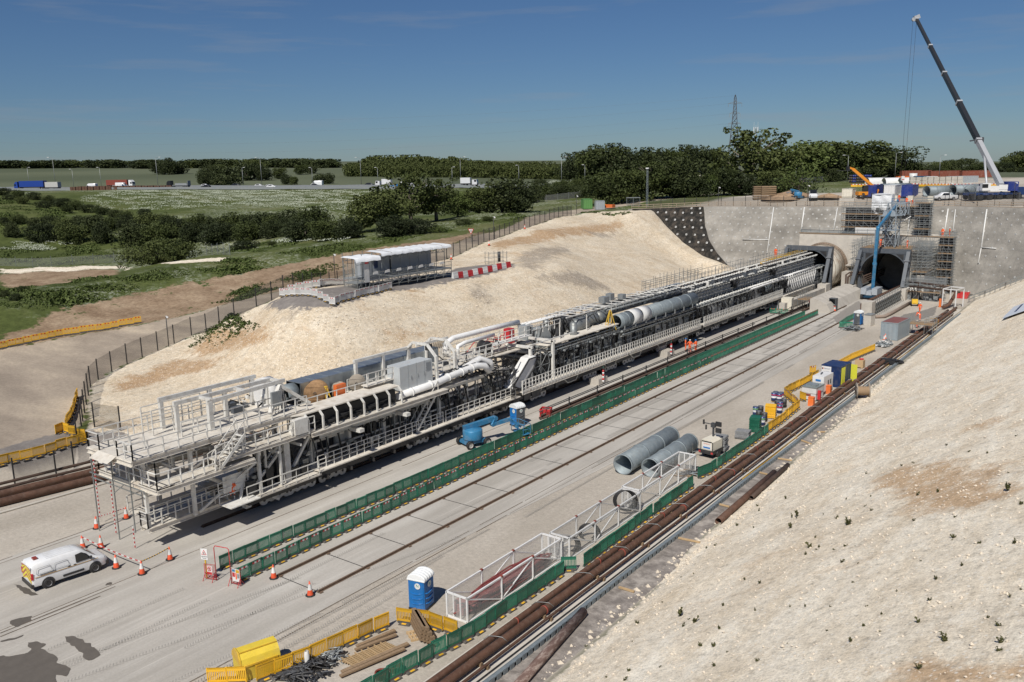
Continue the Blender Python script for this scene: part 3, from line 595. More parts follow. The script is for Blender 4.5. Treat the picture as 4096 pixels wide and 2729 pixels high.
def steel_frame(c,lab):
 f=thing('launch_frame',lab,'steel frame',(c[0],178,0))
 mb=MB(); hx=4.7
 holed(mb,(0,c[1]),4.36,-hx+.25,hx-.25,-.5,8.7,0,.7)
 mb.build('arch_plate',frame_grey,f)
 mb=MB(); mb.bb(-hx,hx,-.05,.85,8.1,8.95);
 for s_ in(-1,1):
  mb.bb(s_*hx,s_*(hx-.30),-.06,.8,0,8.1)
 mb.build('portal_beam',frame_grey,f)
 for s_ in(-1,1):
  mb=MB(); p=Vector((s_*(hx-.3),-.2,8.5)); q=Vector((s_*(hx-.1),-4.4,2.15))
  mb.bar(p,q,.66,.66); m_=p+(q-p)*.28; mb.bar(m_-(q-p).normalized()*.12,m_+(q-p).normalized()*.12,1.0,1.0)
  for k in range(4):mb.box((s_*(hx-.55),-.12,8.2-k*.22),(.5,.12,.12))
  mb.build('raking_strut',frame_grey,f)
  tri=MB(); tri.prism([(s_*(hx-1.2),-.06,8.0),(s_*(hx-2.5),-.06,8.0),(s_*(hx-1.2),-.06,6.9)],(0,.03,0)); tri.build('corner_recess',black_mat,f)
 return f
steel_frame(T1,'dark grey steel arch frame with raking struts over the left tunnel mouth, gantries running in')
steel_frame(T2,'dark grey steel arch frame with raking struts around the open right tunnel mouth')
def conc(name,label,cat,boxes,prisms=(),loc=None,group=None):
 mb=MB(); l=Vector(loc); mb.M=Matrix.Translation(-l)
 for b_ in boxes:mb.bb(*b_)
 for p,v in prisms:mb.prism(p,v)
 return mb.build(name,concrete,None,l,label,cat,group)
for i,(x,y,lab)in enumerate(((T1[0]+4.75,173.2,'under the right strut of the left grey frame'),(T2[0]-4.75,173.2,'under the left strut of the right grey frame'),(T2[0]+4.75,173.2,'under the right strut of the right grey frame'))):
 conc('strut_plinth','blocky concrete plinth '+lab,'concrete plinth',[(x-.85,x+.85,y-1.3,y+1.3,0,2.1)],loc=(x,y,0),group='plinths carrying the frame struts')
conc('concrete_wing_wall','stepped pale concrete wing wall between the two tunnel sleeves','wing wall',[(-50.2,-48.6,179,188,0,3.9)],[([(-50.2,184,3.9),(-50.2,188,3.9),(-50.2,188,5.4),(-50.2,181,5.0)],(1.6,0,0))],(-49.4,183,0))
conc('concrete_wing_wall','pale concrete wing wall right of the scaffolded tunnel sleeve','wing wall',[(-36.2,-34.9,179.5,188,0,4.0)],(),(-35.5,184,0))
conc('cradle_wall','long low concrete cradle wall beside the gantries, below the green generator','concrete wall',[(-52.2,-51.2,149,172,0,1.5)],(),(-51.7,160,0))
conc('cradle_kerb','long pale concrete upstand with sloping flank running up to the right tunnel mouth','concrete upstand',[],[([(-47.6,151.5,0),(-43.8,151.5,0),(-44.7,151.5,1.5),(-46.6,151.5,2.3),(-47.6,151.5,2.3)],(-.2,22,0))],(-45.7,151.5,0))
conc('concrete_wall','concrete side wall with scaffold shutters on the right of the tunnel track','concrete wall',[(-38.4,-37.2,152.5,173,0,1.9),(-38.6,-36.9,150.3,152.5,0,2.6)],(),(-37.8,160,0))
# --- tunnelling machine backup gantries (x measured from the track centre)
MC=-56.6
def inst(me,name,parent,loc=(0,0,0),rz=0):
 o=bpy.data.objects.new(name,me); C.objects.link(o); o.parent=parent; o.location=loc; o.rotation_euler=(0,0,rz); return o
def rail(mb,pts,h=1.15,sp=1.15,w=.10,mids=2,toe=0,wr=.065):
 pts=[Vector(p)for p in pts]
 for a,b in zip(pts,pts[1:]):
  n=max(1,round((b-a).length/sp))
  for k in range(n+1):
   p=a+(b-a)*k/n; mb.bar(p,p+Vector((0,0,h)),w,w*.6)
  for k in range(mids):mb.bar(a+Vector((0,0,h*(k+1)/(mids))),b+Vector((0,0,h*(k+1)/(mids))),wr)
  if toe:mb.bar(a+Vector((0,0,.09)),b+Vector((0,0,.09)),.02,.18)
def beam(mb,p,q,w=.25,h=.35):
 """an I beam"""
 p,q=Vector(p),Vector(q); z=Vector((0,0,h/2-.02))if abs((q-p).normalized().z)<.9 else Vector((0,h/2-.02,0))
 mb.bar(p+z,q+z,w,.04); mb.bar(p-z,q-z,w,.04); mb.bar(p,q,.04,h-.06)
def stair(mb,p,q,w=.8,tread=None):
 p,q=Vector(p),Vector(q); d=q-p; s_=Vector((-d.y,d.x,0)); s_=s_.normalized()*w/2 if s_.length>1e-4 else Vector((w/2,0,0))
 for k in(-1,1):
  mb.bar(p+s_*k,q+s_*k,.05,.22); mb.bar(p+s_*k+Vector((0,0,1)),q+s_*k+Vector((0,0,1)),.05)
  for t in(0,.5,1):mb.bar(p+d*t+s_*k,p+d*t+s_*k+Vector((0,0,1)),.05)
 n=int(abs(d.z)/.24)
 for k in range(n):c=p+d*((k+.5)/n); mb.box(c,(w if abs(d.y)>abs(d.x)else.25,.25 if abs(d.y)>abs(d.x)else w,.03))
def hose(mb,p,q,sag=.8,r=.045,n=10):
 p,q=Vector(p),Vector(q); mb.tube([p+(q-p)*t-Vector((0,0,sag*4*t*(1-t)))for t in[k/n for k in range(n+1)]],r,6)
def wagon(y0,lab,name='gantry_wagon'):
 t=thing(name,lab,'tunnelling machine',(MC,y0,0),0,'backup wagons of the tunnelling machine'); return t
def local(y0):mb=MB(); mb.M=Matrix.Translation((0,-y0,0)); return mb
def bogie_mesh():
 mb=MB()
 for s_ in(-1,1):
  for k,(yy,zz_)in enumerate(((-.9,.42),(-.3,.48),(.3,.48),(.9,.42))):
   mb.mat(0).cyl((s_*.26-.04,yy,zz_),(s_*.26+.04,yy,zz_),.34,16); mb.mat(1).cyl((s_*.26-.07,yy,zz_),(s_*.26+.07,yy,zz_),.10,10)
  mb.mat(0).bar((s_*.26,-.9,.44),(s_*.26,.9,.44),.08,.42)
  mb.mat(0).bar((s_*.26,-.2,.5),(s_*.26,1.5,1.35),.08,.34)
  mb.mat(0).cyl((s_*.26-.045,1.5,1.35),(s_*.26+.045,1.5,1.35),.28,14); mb.mat(1).cyl((s_*.26-.06,1.5,1.35),(s_*.26+.06,1.5,1.35),.09,8)
 mb.mat(1).cyl((-.2,-.9,.38),(.2,-.9,.38),.3,14).cyl((-.2,.9,.38),(.2,.9,.38),.3,14)
 return mb.mesh('bogie',[white_steel,black_mat])
BOG=bogie_mesh()
def bogies(t,y0,ys,xs=(-1.7,1.9)):
 for y in ys:
  for x in xs:inst(BOG,'bogie',t,(x,y-y0,.1)).scale=(1.15,1.25,1.2)
hazard=mat('hazard_yellow',(.65,.35,.05),.5)
def ribs(W,Y0,ya,yb):
 m=local(Y0); y=ya; k=0
 while y<yb:m.bb(.98,1.12+.12*(k%2),y,y+.09,5.15,6.85); m.bb(1.3,1.75,y+.2,y+.32,7.12+.05*(k%3),7.24+.05*(k%3)); m.bb(2.45,3.0,y,y+.1,4.85,4.95); y+=.56; k+=1
 m.bb(1.0,1.3,ya,yb,5.7,5.78); m.bb(1.0,1.35,ya,yb,6.3,6.36); m.build('rib_frame',mat('rib_white',(.55,.55,.52),.5),W)
def clutter(W,Y0,ya,yb,x0,x1,z,seed,dens=1.0):
 r_=random.Random(seed); n=int((yb-ya)*2.2*dens); A,B,D=local(Y0),local(Y0),local(Y0)
 for k in range(n):
  x,y=r_.uniform(x0,x1),r_.uniform(ya,yb-1); q=r_.random()
  if q<.35:A.bb(x,x+r_.uniform(.2,.7),y,y+r_.uniform(.2,1.0),z,z+r_.uniform(.15,.75))
  elif q<.6:B.bar((x,y,z),(x,y,z+r_.uniform(.5,1.3)),.06); B.bar((x-.4,y,z+.5),(x+.4,y,z+.5),.07)
  elif q<.8:B.bb(x,x+.35,y,y+.14,z+r_.uniform(.3,.8),z+.95)
  else:D.tube([(x,y,z+.1),(x+r_.uniform(-.3,.3),y+.7,z+r_.uniform(.5,1.0)),(x+r_.uniform(-.5,.5),y+1.6,z+r_.uniform(.2,.8)),(x,y+2.4,z)],r_.uniform(.04,.08),6)
 A.build('roof_equipment',frame_grey,W); B.build('roof_brackets',white_steel,W); D.build('roof_hoses',black_rubber,W)
def sidegear(W,Y0,ya,yb,seed):
 r_=random.Random(seed); A,B=local(Y0),local(Y0); y=ya
 while y<yb:
  q=r_.random(); z=r_.uniform(2.4,4.4)
  if q<.4:A.bar((2.25,y,2.3),(2.25,y,4.9),r_.uniform(.06,.16))
  elif q<.7:A.bb(2.1,2.5,y,y+r_.uniform(.2,.7),z,z+r_.uniform(.2,.7))
  else:B.tube([(2.3,y,5.0),(2.6,y+.2,4.0),(2.5,y+.5,3.0),(2.3,y+.7,2.4)],r_.uniform(.05,.1),6)
  if r_.random()<.4:B.bb(2.12,2.4,y+.1,y+.5,z-.3,z+.5)
  y+=r_.uniform(.25,.8)
 A.build('side_gear',galv_dull,W); B.build('side_hoses',black_rubber,W)
Y0=28.8; W1=wagon(Y0,'white rear wagon with stacked railed platforms, overhanging the red and white cones')
m=local(Y0); m.mat(0).bb(-2.9,2.9,28.9,44.2,7.02,7.10)
for x in(-2.8,-1.5,0,1.5,2.8):beam(m,(x,28.9,6.85),(x,44.2,6.85),.2,.3)
beam(m,(-2.9,28.95,6.85),(2.9,28.95,6.85)); m.add([(-1.4,28.9,7.1),(1.0,28.9,7.1),(1.0,28.2,6.75),(-1.4,28.2,6.75)],[(0,1,2,3)])
m.build('top_deck',cream_deck,W1)
m=local(Y0); m.bb(-3.8,-1.6,30,38,4.84,4.92); m.bb(1.5,3.8,30,38,4.84,4.92); m.bb(-3.8,3.8,30,31.3,4.845,4.925)
for x in(-3.8,-1.6,1.5,3.8):beam(m,(x,30,4.68),(x,38,4.68),.2,.3)
beam(m,(-3.8,30,4.68),(3.8,30,4.68)); m.build('middle_deck',cream_deck,W1)
m=local(Y0); m.bb(1.2,2.1,30.0,38.5,1.62,1.70); beam(m,(1.2,30,1.5),(1.2,38.5,1.5)); beam(m,(2.1,30,1.5),(2.1,38.5,1.5)); m.bb(-2.2,-1.2,31,38.5,1.62,1.70); m.bb(1.0,3.9,36.5,44.2,1.66,1.78); m.bb(-3.9,-1.0,37,44.2,1.66,1.78); m.bb(-1.0,1.0,41,44.2,1.5,1.6)
m.build('lower_deck',cream_deck,W1)
m=local(Y0); rail(m,[(-2.9,44,7.1),(-2.9,29,7.1),(-1.4,29,7.1)]); rail(m,[(1.0,29,7.1),(2.9,29,7.1),(2.9,44,7.1)]); rail(m,[(-1.4,29,7.1),(-1.4,31.2,7.1)]); rail(m,[(1.0,29,7.1),(1.0,31,7.1)])
rail(m,[(.9,34,7.1),(.9,43.5,7.1)],1.1,1.3); rail(m,[(-1.2,33,7.1),(-1.2,38,7.1)],1.9,1.6,.1,4); rail(m,[(-2.6,33,7.15),(-2.6,38,7.15)],1.9,1.6,.1,4)
m.build('top_railing',white_steel,W1)
m=local(Y0); rail(m,[(-3.8,38,4.92),(-3.8,30,4.92),(3.8,30,4.92),(3.8,34.6,4.92)],1.1,1.0); rail(m,[(-1.6,31.3,4.92),(1.5,31.3,4.92)],1.1,1.0); rail(m,[(1.5,31.3,4.92),(1.5,38,4.92)],1.1,1.1); m.build('middle_railing',white_steel,W1)
m=local(Y0); rail(m,[(1.2,38.5,1.7),(1.2,30,1.7),(2.1,30,1.7),(2.1,36.5,1.7)],1.1,1.0); rail(m,[(3.9,37,1.78),(3.9,44,1.78)],1.1,1.2,.05); rail(m,[(-2.2,31,1.7),(-2.2,38,1.7)]); m.build('lower_railing',white_steel,W1)
m=local(Y0)
for x,y,z0,z1,w_ in((1.9,30.2,1.5,6.7,.22),(-1.9,30.4,4.9,6.7,.2),(2.3,33.6,1.5,6.7,.25),(-2.3,33.6,1.7,6.7,.25),(0,33.6,4.6,6.7,.2),(2.3,38,.6,6.7,.5),(-2.3,38,.6,6.7,.5),(2.9,41.5,1.7,5.5,.55),(-2.9,41.5,1.7,6.7,.5),(3.4,38.6,1.7,5.4,.22)):m.bar((x,y,z0),(x,y,z1),w_,w_)
for a,b in(((2.3,33.6,5),(2.3,38,6.6)),((-2.3,33.6,4.9),(-2.3,38,6.6)),((0,33.6,6.6),(2.3,38,5)),((0,33.6,6.6),(-2.3,38,5)),((2.1,34,4.6),(2.6,38,1.8)),((1.2,34.6,4.5),(1.2,38,1.8)),((-1.9,34,4.6),(-2.4,38,1.8)),((2.3,38,1.5),(2.9,41.5,4.8)),((2.9,41.5,1.9),(2.9,44,4.9)),((2.6,38.8,1.8),(2.6,40.8,.4)),((1.2,38.2,1.5),(1.2,40.2,4.6))):m.bar(a,b,.2,.2)
for y in(33.6,38,41.5):beam(m,(-3.0,y,4.7),(3.0,y,4.7),.2,.3); beam(m,(-2.4,y,6.6),(2.4,y,6.6),.2,.25)
for k in range(6):y=31.5+k*2.2; m.bar((-2.7,y,6.6),(2.7,y,6.6),.14,.22); m.bar((-3.6,y,4.66),(-1.7,y,4.66),.12,.2); m.bar((1.6,y,4.66),(3.7,y,4.66),.12,.2)
for a,b in(((2.2,34,1.6),(3.4,38.4,4.4)),((3.3,36.8,1.9),(2.4,38.2,4.4)),((1.4,38,2),(2.9,41.5,5.2)),((2.6,39.8,1.9),(2.6,39.8,6.4)),((3.4,40.6,1.9),(3.4,40.6,5.3)),((-1.0,36,4.9),(-2.2,33.8,6.5)),((0,38,4.6),(2.3,41.5,6.4)),((2.0,36.4,5.0),(2.0,36.4,6.6)),((1.0,40,2),(1.0,40,5.4))):m.bar(a,b,.17,.17)
m.build('steel_frame',white_steel,W1)
m=local(Y0)
for x in(-2.2,-.2):
 m.bar((x,34.2,9.4),(x,43,9.4),.22,.3)
 for y in(34.4,38.6,42.6):m.bar((x,y,7.1),(x,y,9.3),.28,.28)
m.bar((1.3,36,9.3),(1.3,43.2,9.5),.22,.3)
for y in(36.2,42.8):m.bar((1.3,y,7.1),(1.3,y,9.3),.35,.35)
for y in(36.4,39.5,43):m.bar((-.2,y,9.42),(1.3,y,9.42),.25,.2)
m.bar((1.4,42.6,9.2),(2.2,40.9,7.4),.3,.3); m.bar((1.4,42.6,9.2),(1.8,45.2,7.2),.26,.26); m.bar((-2.2,42.6,9.2),(-2.2,44.6,7.2),.26,.26)
m.build('hoist_beams',white_steel,W1)
m=local(Y0); stair(m,(3.2,34.7,4.95),(3.2,37.4,5.75),.8); stair(m,(3.5,34.9,4.95),(3.5,37.2,7.0),.9); m.build('stair',white_steel,W1)
m=local(Y0); m.cyl((-1.0,42.6,8.2),(-1.0,43.6,8.2),1.25,28); m.cyl((-1.0,42.4,8.2),(-1.0,42.6,8.2),.7,20); m.bb(-1.7,-.2,42.4,43.8,7.1,7.4); m.build('hose_reel',white_paint,W1)
m=local(Y0); m.bb(2.0,2.2,41.2,42.1,7.8,9.0); m.build('control_box',mid_grey,W1)
m=local(Y0)
for k in range(7):hose(m,(2.0+random.uniform(-.6,.6),38+k*.8,4.6),(2.9+random.uniform(-.4,.4),39.5+k*.8,4.4),random.uniform(.5,1.4),.05)
for k in range(5):hose(m,(1.4,42.5+k*.1,9),(2.3,40.5+k*.7,5.6),.6,.03)
m.build('hoses',black_rubber,W1)
m=local(Y0); m.bb(1.0,3.2,37.6,44.2,1.05,1.64); m.bb(-3.2,-1.0,37.6,44.2,1.05,1.64)
for k in range(6):m.bb(2.2+random.uniform(-.5,.8),2.6+random.uniform(-.2,1),37.5+k*1.1,38.2+k*1.1,1.8,2.5+random.random()*1.4)
m.build('machinery',black_mat,W1)
m=local(Y0); m.bb(3.0,4.4,35.2,37.8,1.86,1.94); rail(m,[(3.0,35.2,1.94),(3.0,37.8,1.94)],1.6,1.3,.07,3); m.add([(3.0,35.6,2.6),(3.0,37.6,2.6),(3.0,37.6,3.9),(3.0,35.6,3.9)],[(0,1,2,3)]); m.build('side_platform',white_steel,W1)
bogies(W1,Y0,(40.8,43.4)); sidegear(W1,Y0,37.5,44,12); clutter(W1,Y0,39,44,-2.6,-.4,7.1,13,1.2)
sc=thing('prop_scaffold','thin scaffold poles under the rear corner of the white platforms','scaffold',(MC-1,30,0))
m=MB()
for x,y in((-3.4,-.2),(-.6,-.2),(1.9,-.3)):m.bar((x,y,0 if x<1 else 1.2),(x,y,7.6),.07)
m.bar((-3.8,-.2,4.55),(3.4,-.2,4.55),.07); m.bar((-3.6,-.2,4.2),(3.0,-.2,4.2),.07); m.bar((-.6,-.2,3.6),(.8,-.2,4.5),.06); m.build('poles',galv_dull,sc)
Y0=44.2; W2=wagon(Y0,'white wagon with a roofed cable gallery, square grey air duct and pale cabinet')
m=local(Y0); m.bb(-2.9,1.2,44.2,60.2,6.22,6.32); m.bb(-2.9,1.4,44.2,60.2,6.0,6.12); m.bb(1.3,2.1,51.5,59.5,7.2,7.28)
m.build('top_deck',cream_deck,W2)
m=local(Y0); m.bb(2.2,3.7,34.8,44.0,5.52,5.60); beam(m,(3.7,34.8,5.38),(3.7,44.0,5.38),.2,.28); beam(m,(2.2,34.8,5.38),(2.2,44.0,5.38),.2,.28)
m.bb(2.0,3.85,44.0,60.2,5.30,5.38); beam(m,(3.85,43.5,5.2),(3.85,60.2,5.2),.25,.34); m.build('side_walkway',cream_deck,W2)
m=local(Y0); rail(m,[(3.7,34.8,5.6),(3.7,44,5.6)],1.1,1.1); rail(m,[(2.2,37,5.6),(2.2,43.6,5.6)],1.1,1.1); m.build('walkway_railing',white_steel,W2)
m=local(Y0)
m.prism([(1.3,41.8,6.85),(2.6,41.8,6.85),(3.4,43.2,6.85),(3.4,54.2,6.85),(1.3,54.2,6.85)],(0,0,.10)); m.build('cover_roof',cream_deck,W2)
for k in range(8):
 m=local(Y0); y=43.3+k*1.53; m.bar((3.4,y,6.9),(3.78,y,6.5),.16,.12); m.bar((3.78,y,6.52),(3.78,y,5.38),.14,.14); m.build('cover_rib',white_steel,W2)
m=local(Y0); m.bb(3.3,3.85,41.9,43.3,5.6,6.8); m.bb(2.6,3.8,42.2,43.2,5.4,6.2); m.build('cover_nose',white_steel,W2)
m=local(Y0); m.bb(1.2,3.0,43.4,54.0,5.40,6.6)
for k in range(16):m.tube([(3.1+.35*math.sin(k*1.9+t),43.6+t*.62,5.5+.5*((k*7)%10)/10+.06*math.sin(t+k))for t in range(17)],.045,6)
m.build('cables',black_rubber,W2)
m=local(Y0); m.bb(-2.8,-1.0,46.6,64.5,6.35,8.15)
for k in range(12):m.bb(-2.83,-.97,46.6+k*1.6,46.66+k*1.6,6.34,8.2)
m.build('air_duct',mat('duct_zinc',(.36,.40,.43),.38,.75,.12,1.2,dirt=(.30,.31,.30),dirt_amt=.5,dscale=1),W2)
m=local(Y0); m.pipe((-1.9,45.4,7.25),(-1.9,46.8,7.25),.88,.05); m.build('duct_mouth',galv,W2)
m=local(Y0); rail(m,[(1.2,44.4,6.32),(1.2,53,6.32)],1.1,1.1); rail(m,[(2.1,51.5,7.28),(2.1,57,7.28)],1.1,1.1); rail(m,[(-.8,51.8,6.32),(-.8,57,6.32)],1.1,1.2); rail(m,[(-.6,56,6.32),(-.6,60,6.32)],1.1,.9); m.build('top_railing',white_steel,W2)
m=local(Y0); m.bb(1.3,2.9,54.8,59.2,6.1,8.4); m.build('cabinet',mat('cabinet_grey',(.50,.53,.54),.45,.1,.04,2,dirt=DUST,dirt_amt=.25),W2)
m=local(Y0)
for k in range(1,4):m.bb(2.9,2.915,54.8+k*1.1-.01,54.8+k*1.1+.01,6.2,8.5)
for k in range(8):m.bb(2.9,2.93,58.3,58.95,7.4+k*.11,7.44+k*.11)
for k in range(3):m.bb(2.9,2.96,56.2+k*.9,56.26+k*.9,7.1,7.4)
m.build('cabinet_louvres',mid_grey,W2)
m=local(Y0)
for y in(53.0,56.5,60.0):m.bar((-.9,y,6.3),(-.9,y,8.9),.28,.28)
m.bar((-.9,52.8,8.9),(-.9,60.4,8.9),.25,.28)
for y in(59.9,62.6):
 m.bar((-.9,y,8.9),(-.2,y,9.5),.22); m.bar((-.2,y,9.5),(1.7,y,9.5),.22,.22); m.bar((1.7,y,9.5),(2.8,y,8.4),.22); m.bar((2.8,y,8.4),(2.8,y,6.2),.25,.25); m.bar((-.9,y,6.3),(-.9,y,8.9),.25,.25)
m.bar((.6,59.5,9.35),(.6,64.2,9.35),.14,.22); m.build('hoist_portal',white_steel,W2)
m=local(Y0); m.bb(.4,.8,61,61.5,8.6,9.2); m.bar((.6,61.2,7.2),(.6,61.2,8.6),.04)
for k in range(8):hose(m,(.6,61.5+k*.3,9.3),(.6,61.8+k*.3,9.3),.8,.03)
m.build('chain_hoist',black_mat,W2)
m=local(Y0); m.bb(.6,1.0,48.9,50.0,6.35,7.75); m.build('orange_locker',orange_paint,W2)
def lower(W,Y0,ya,yb,shade_skirt=True,posts_=True,seed=0,shelves=True,rw=3.85):
 r_=random.Random(seed)
 m=local(Y0); m.bb(2.2,rw,ya,yb,1.86,1.96); m.bb(-3.8,-2.2,ya,yb,1.86,1.96); m.build('lower_deck',cream_deck,W)
 m=local(Y0); m.bb(rw-.5,rw-.44,ya,yb,1.25,1.84); m.bb(-3.4,-3.34,ya,yb,1.25,1.84); m.bb(-2.4,2.4,ya,yb,1.2,1.4)  # black plates put the deep shade below the deck edge into colour
 k=ya+.8
 while k<yb:m.bar((2.0,k,1.2),(rw,k,1.2),.12,.3); k+=2.6
 m.build('shade_skirt',black_mat,W)
 m=local(Y0); rail(m,[(rw-.55,ya+.2,1.96),(rw-.55,yb-.2,1.96)],1.1,.85,.085,3,wr=.055); m.build('lower_railing',white_steel,W)
 if posts_:
  m=local(Y0); y=ya+.6
  while y<yb:
   for x in(-2.6,2.1):m.bar((x,y,1.4),(x,y,6.0),.3,.3)
   m.bar((2.1,y,3.9),(2.1,min(y+3.6,yb),3.9),.12,.2); m.bar((-2.6,y,5.9),(2.9,y,5.9),.25,.25); y+=4.2
  m.bar((2.6,ya,5.0),(2.6,yb,5.0),.12,.3); m.bar((-2.8,ya,5.0),(-2.8,yb,5.0),.12,.3); m.bar((2.1,ya,3.0),(2.1,yb,3.0),.1,.14); m.build('columns',white_steel,W)
 m=local(Y0)
 y=ya+.3
 while y<yb-1.2:
  l=r_.uniform(.8,2.6); h=r_.uniform(.7,2.6)
  m.bb(r_.uniform(-1.9,-.6),r_.uniform(.8,1.7),y,y+l,1.96,1.96+h); y+=l+r_.uniform(.1,.5)
 for k in range(5):z=4.3+.28*k; m.cyl((1.2+.25*k%1,ya,z),(1.2+.25*k%1,yb,z),r_.uniform(.05,.12),8)
 m.build('machinery',dark_steel,W)
 y=ya+.5
 while y<yb-1:
  m=local(Y0); m.bb(1.72,1.95,y,y+r_.uniform(.5,1.4),2.1+r_.random(),3.3+r_.random()); m.build('switch_box',mid_grey,W); y+=r_.uniform(1.6,3.8)
 m=local(Y0)
 for k in range(int((yb-ya)/1.1)):
  y=ya+r_.uniform(0,yb-ya-2); hose(m,(r_.uniform(1.9,2.7),y,r_.uniform(4.2,5.2)),(r_.uniform(1.9,2.7),y+r_.uniform(1,2.6),r_.uniform(4.0,5.2)),r_.uniform(.3,1.2),r_.uniform(.03,.06))
 m.build('hoses',black_rubber,W)
lower(W2,Y0,44.2,60.2,seed=3); sidegear(W2,Y0,44.5,60,22); clutter(W2,Y0,45,59,2.3,3.0,1.96,23,1.0); clutter(W2,Y0,53,60,-.4,1.0,6.32,24,.8)
m=local(Y0); beam(m,(3.0,45,4.55),(3.0,58.5,4.55),.2,.3)
for y in(48.3,54.0):m.bb(3.0,4.3,y,y+.5,4.2,4.5)
m.build('monorail_hoist',white_steel,W2)
m=local(Y0); stair(m,(3.0,56.2,1.96),(3.0,59.4,5.3),.7); m.build('stair',white_steel,W2)
bogies(W2,Y0,(46.8,57.5,61.5))
Y0=60.2; W3=wagon(Y0,'white wagon with flat upper deck, bulky pale pipe bends and tangled black hoses')
m=local(Y0); m.bb(-3.0,1.6,60.3,78,6.22,6.32); m.bb(-2.2,1.0,66.5,78.5,6.42,6.52); m.bb(1.8,3.2,60.2,70.2,5.3,5.38); m.build('top_deck',cream_deck,W3)
m=local(Y0); rail(m,[(1.6,61,6.32),(1.6,70,6.32)],1.1,1.1); rail(m,[(-3.0,62,6.32),(-3.0,77.5,6.32)],1.1,1.3); rail(m,[(-2.2,66.5,6.52),(1,66.5,6.52),(1,72,6.52)],1.1,1.1); rail(m,[(1.0,72,7.4),(1.0,78,7.4)],1.1,1.2); m.bb(.2,1.2,71,78,7.3,7.4); m.build('top_railing',white_steel,W3)
m=local(Y0); pts=[(3.0,54.5,5.75),(3.0,58.5,5.8),(3.0,64.5,6.35),(3.0,66.3,6.7),(3.3,67.4,6.3),(3.2,67.0,5.6)]
m.tube([(3.0,54.3,5.85),(3.0,59.5,5.95),(3.0,62.2,6.25),(3.0,65.6,6.45),(3.3,66.6,6.3),(3.4,67.2,5.6)],.34,14)
m.tube([(2.2,60.0,6.0),(2.3,64.4,6.3),(2.5,66.8,6.9),(3.0,67.9,6.4),(3.0,68.1,5.6)],.32,14)
for y in(56.0,58.6,61.2,63.2,64.8):m.cyl((3.0,y,5.85+(y-56)*.06),(3.0,y+.12,5.86+(y-56)*.06),.42,14)
m.build('slurry_pipe',white_paint,W3)
m=local(Y0); m.tube([(-2.2,67,6.6),(-2.2,67,7.9),(-2.2,68.2,8.3),(-2.2,75,8.3),(-2.2,80,8.2)],.3,12); m.tube([(-1.2,67.8,6.6),(-1.2,67.8,7.6),(-1.2,69,7.8),(-1.2,74,7.8)],.22,10)
m.build('upper_pipe',white_paint,W3)
m=local(Y0)
for k in range(5):m.tube([(-1.8+.2*k,70+k*1.2,6.5),(-1.6,71+k*1.2,7.4),(-.9,72+k*1.3,7.2),(-.5,73.4+k,6.6)],.05,6)
m.build('red_hoses',red_paint,W3)
m=local(Y0)
for k in range(26):
 y=61+random.random()*8; m.tube([(1.8+random.random()*.8,y,6.0+random.random()*.5),(2.1+random.random(),y+1.4,5.9+random.random()),(2.4+random.random(),y+2.8,5.0+random.random()*1.4),(2.3+random.random(),y+4.2,5.2+random.random()*1.4)],.06,6)
for k in range(10):hose(m,(2.2+random.random(),66+random.random()*3,5.6),(2.8+random.random(),68+random.random()*4,5.0),2.3*random.random(),.06)
for k in range(4):m.tube([(3.5+.06*k,70.9+.05*k,5.6),(3.72+.06*k,70.9+.06*k,4.6),(3.6+.09*k,70.6+.1*k,2.4),(3.7+.05*k,70.7+.05*k,.1)],.035,6)
m.build('black_hoses',black_rubber,W3)
m=local(Y0)
m.prism([(2.2,71.0,2.9),(2.2,74.4,5.6),(2.2,75.4,5.7),(2.2,75.4,4.9),(2.2,72.6,2.6)],(1.3,0,0)); m.build('conveyor_hood',white_paint,W3)
m=local(Y0); m.tube([(3.6,71,3.2),(3.6,74.0,5.6),(3.6,75.6,5.6),(3.6,74.8,4.4),(3.6,72.4,2.6),(3.6,71.0,3.2)],.09,8); m.build('conveyor_edge',black_rubber,W3)
lower(W3,Y0,60.2,72.0,seed=5)
clutter(W3,Y0,61,77,-2.8,1.2,6.35,31,.7); sidegear(W3,Y0,60.4,71.5,32)
m=local(Y0); m.bb(-1.2,-.4,75.8,76.8,6.5,8.2); m.build('red_cabinet',red_paint,W3)
bogies(W3,Y0,(64.5,70.2))
pick=MB()
def long_walk(W,Y0,ya,yb,h=1.25,sp=.62):
 m=local(Y0); m.bb(3.05,3.9,ya,yb,2.28,2.36); beam(m,(3.9,ya,2.18),(3.9,yb,2.18),.12,.3); beam(m,(3.05,ya,2.18),(3.05,yb,2.18),.12,.3); m.build('side_walkway',cream_deck,W)
 m=local(Y0); n=int((yb-ya)/sp)
 for k in range(n+1):
  y=ya+k*sp; m.bar((3.92,y,2.2),(3.92,y,2.36+h),.12,.075)
 for z in(.42,.82,h):m.bar((3.95,ya,2.36+z),(3.95,yb,2.36+z),.045,.055)
 m.bar((3.95,ya,2.42),(3.95,yb,2.42),.02,.16); m.build('walkway_railing',white_steel,W)
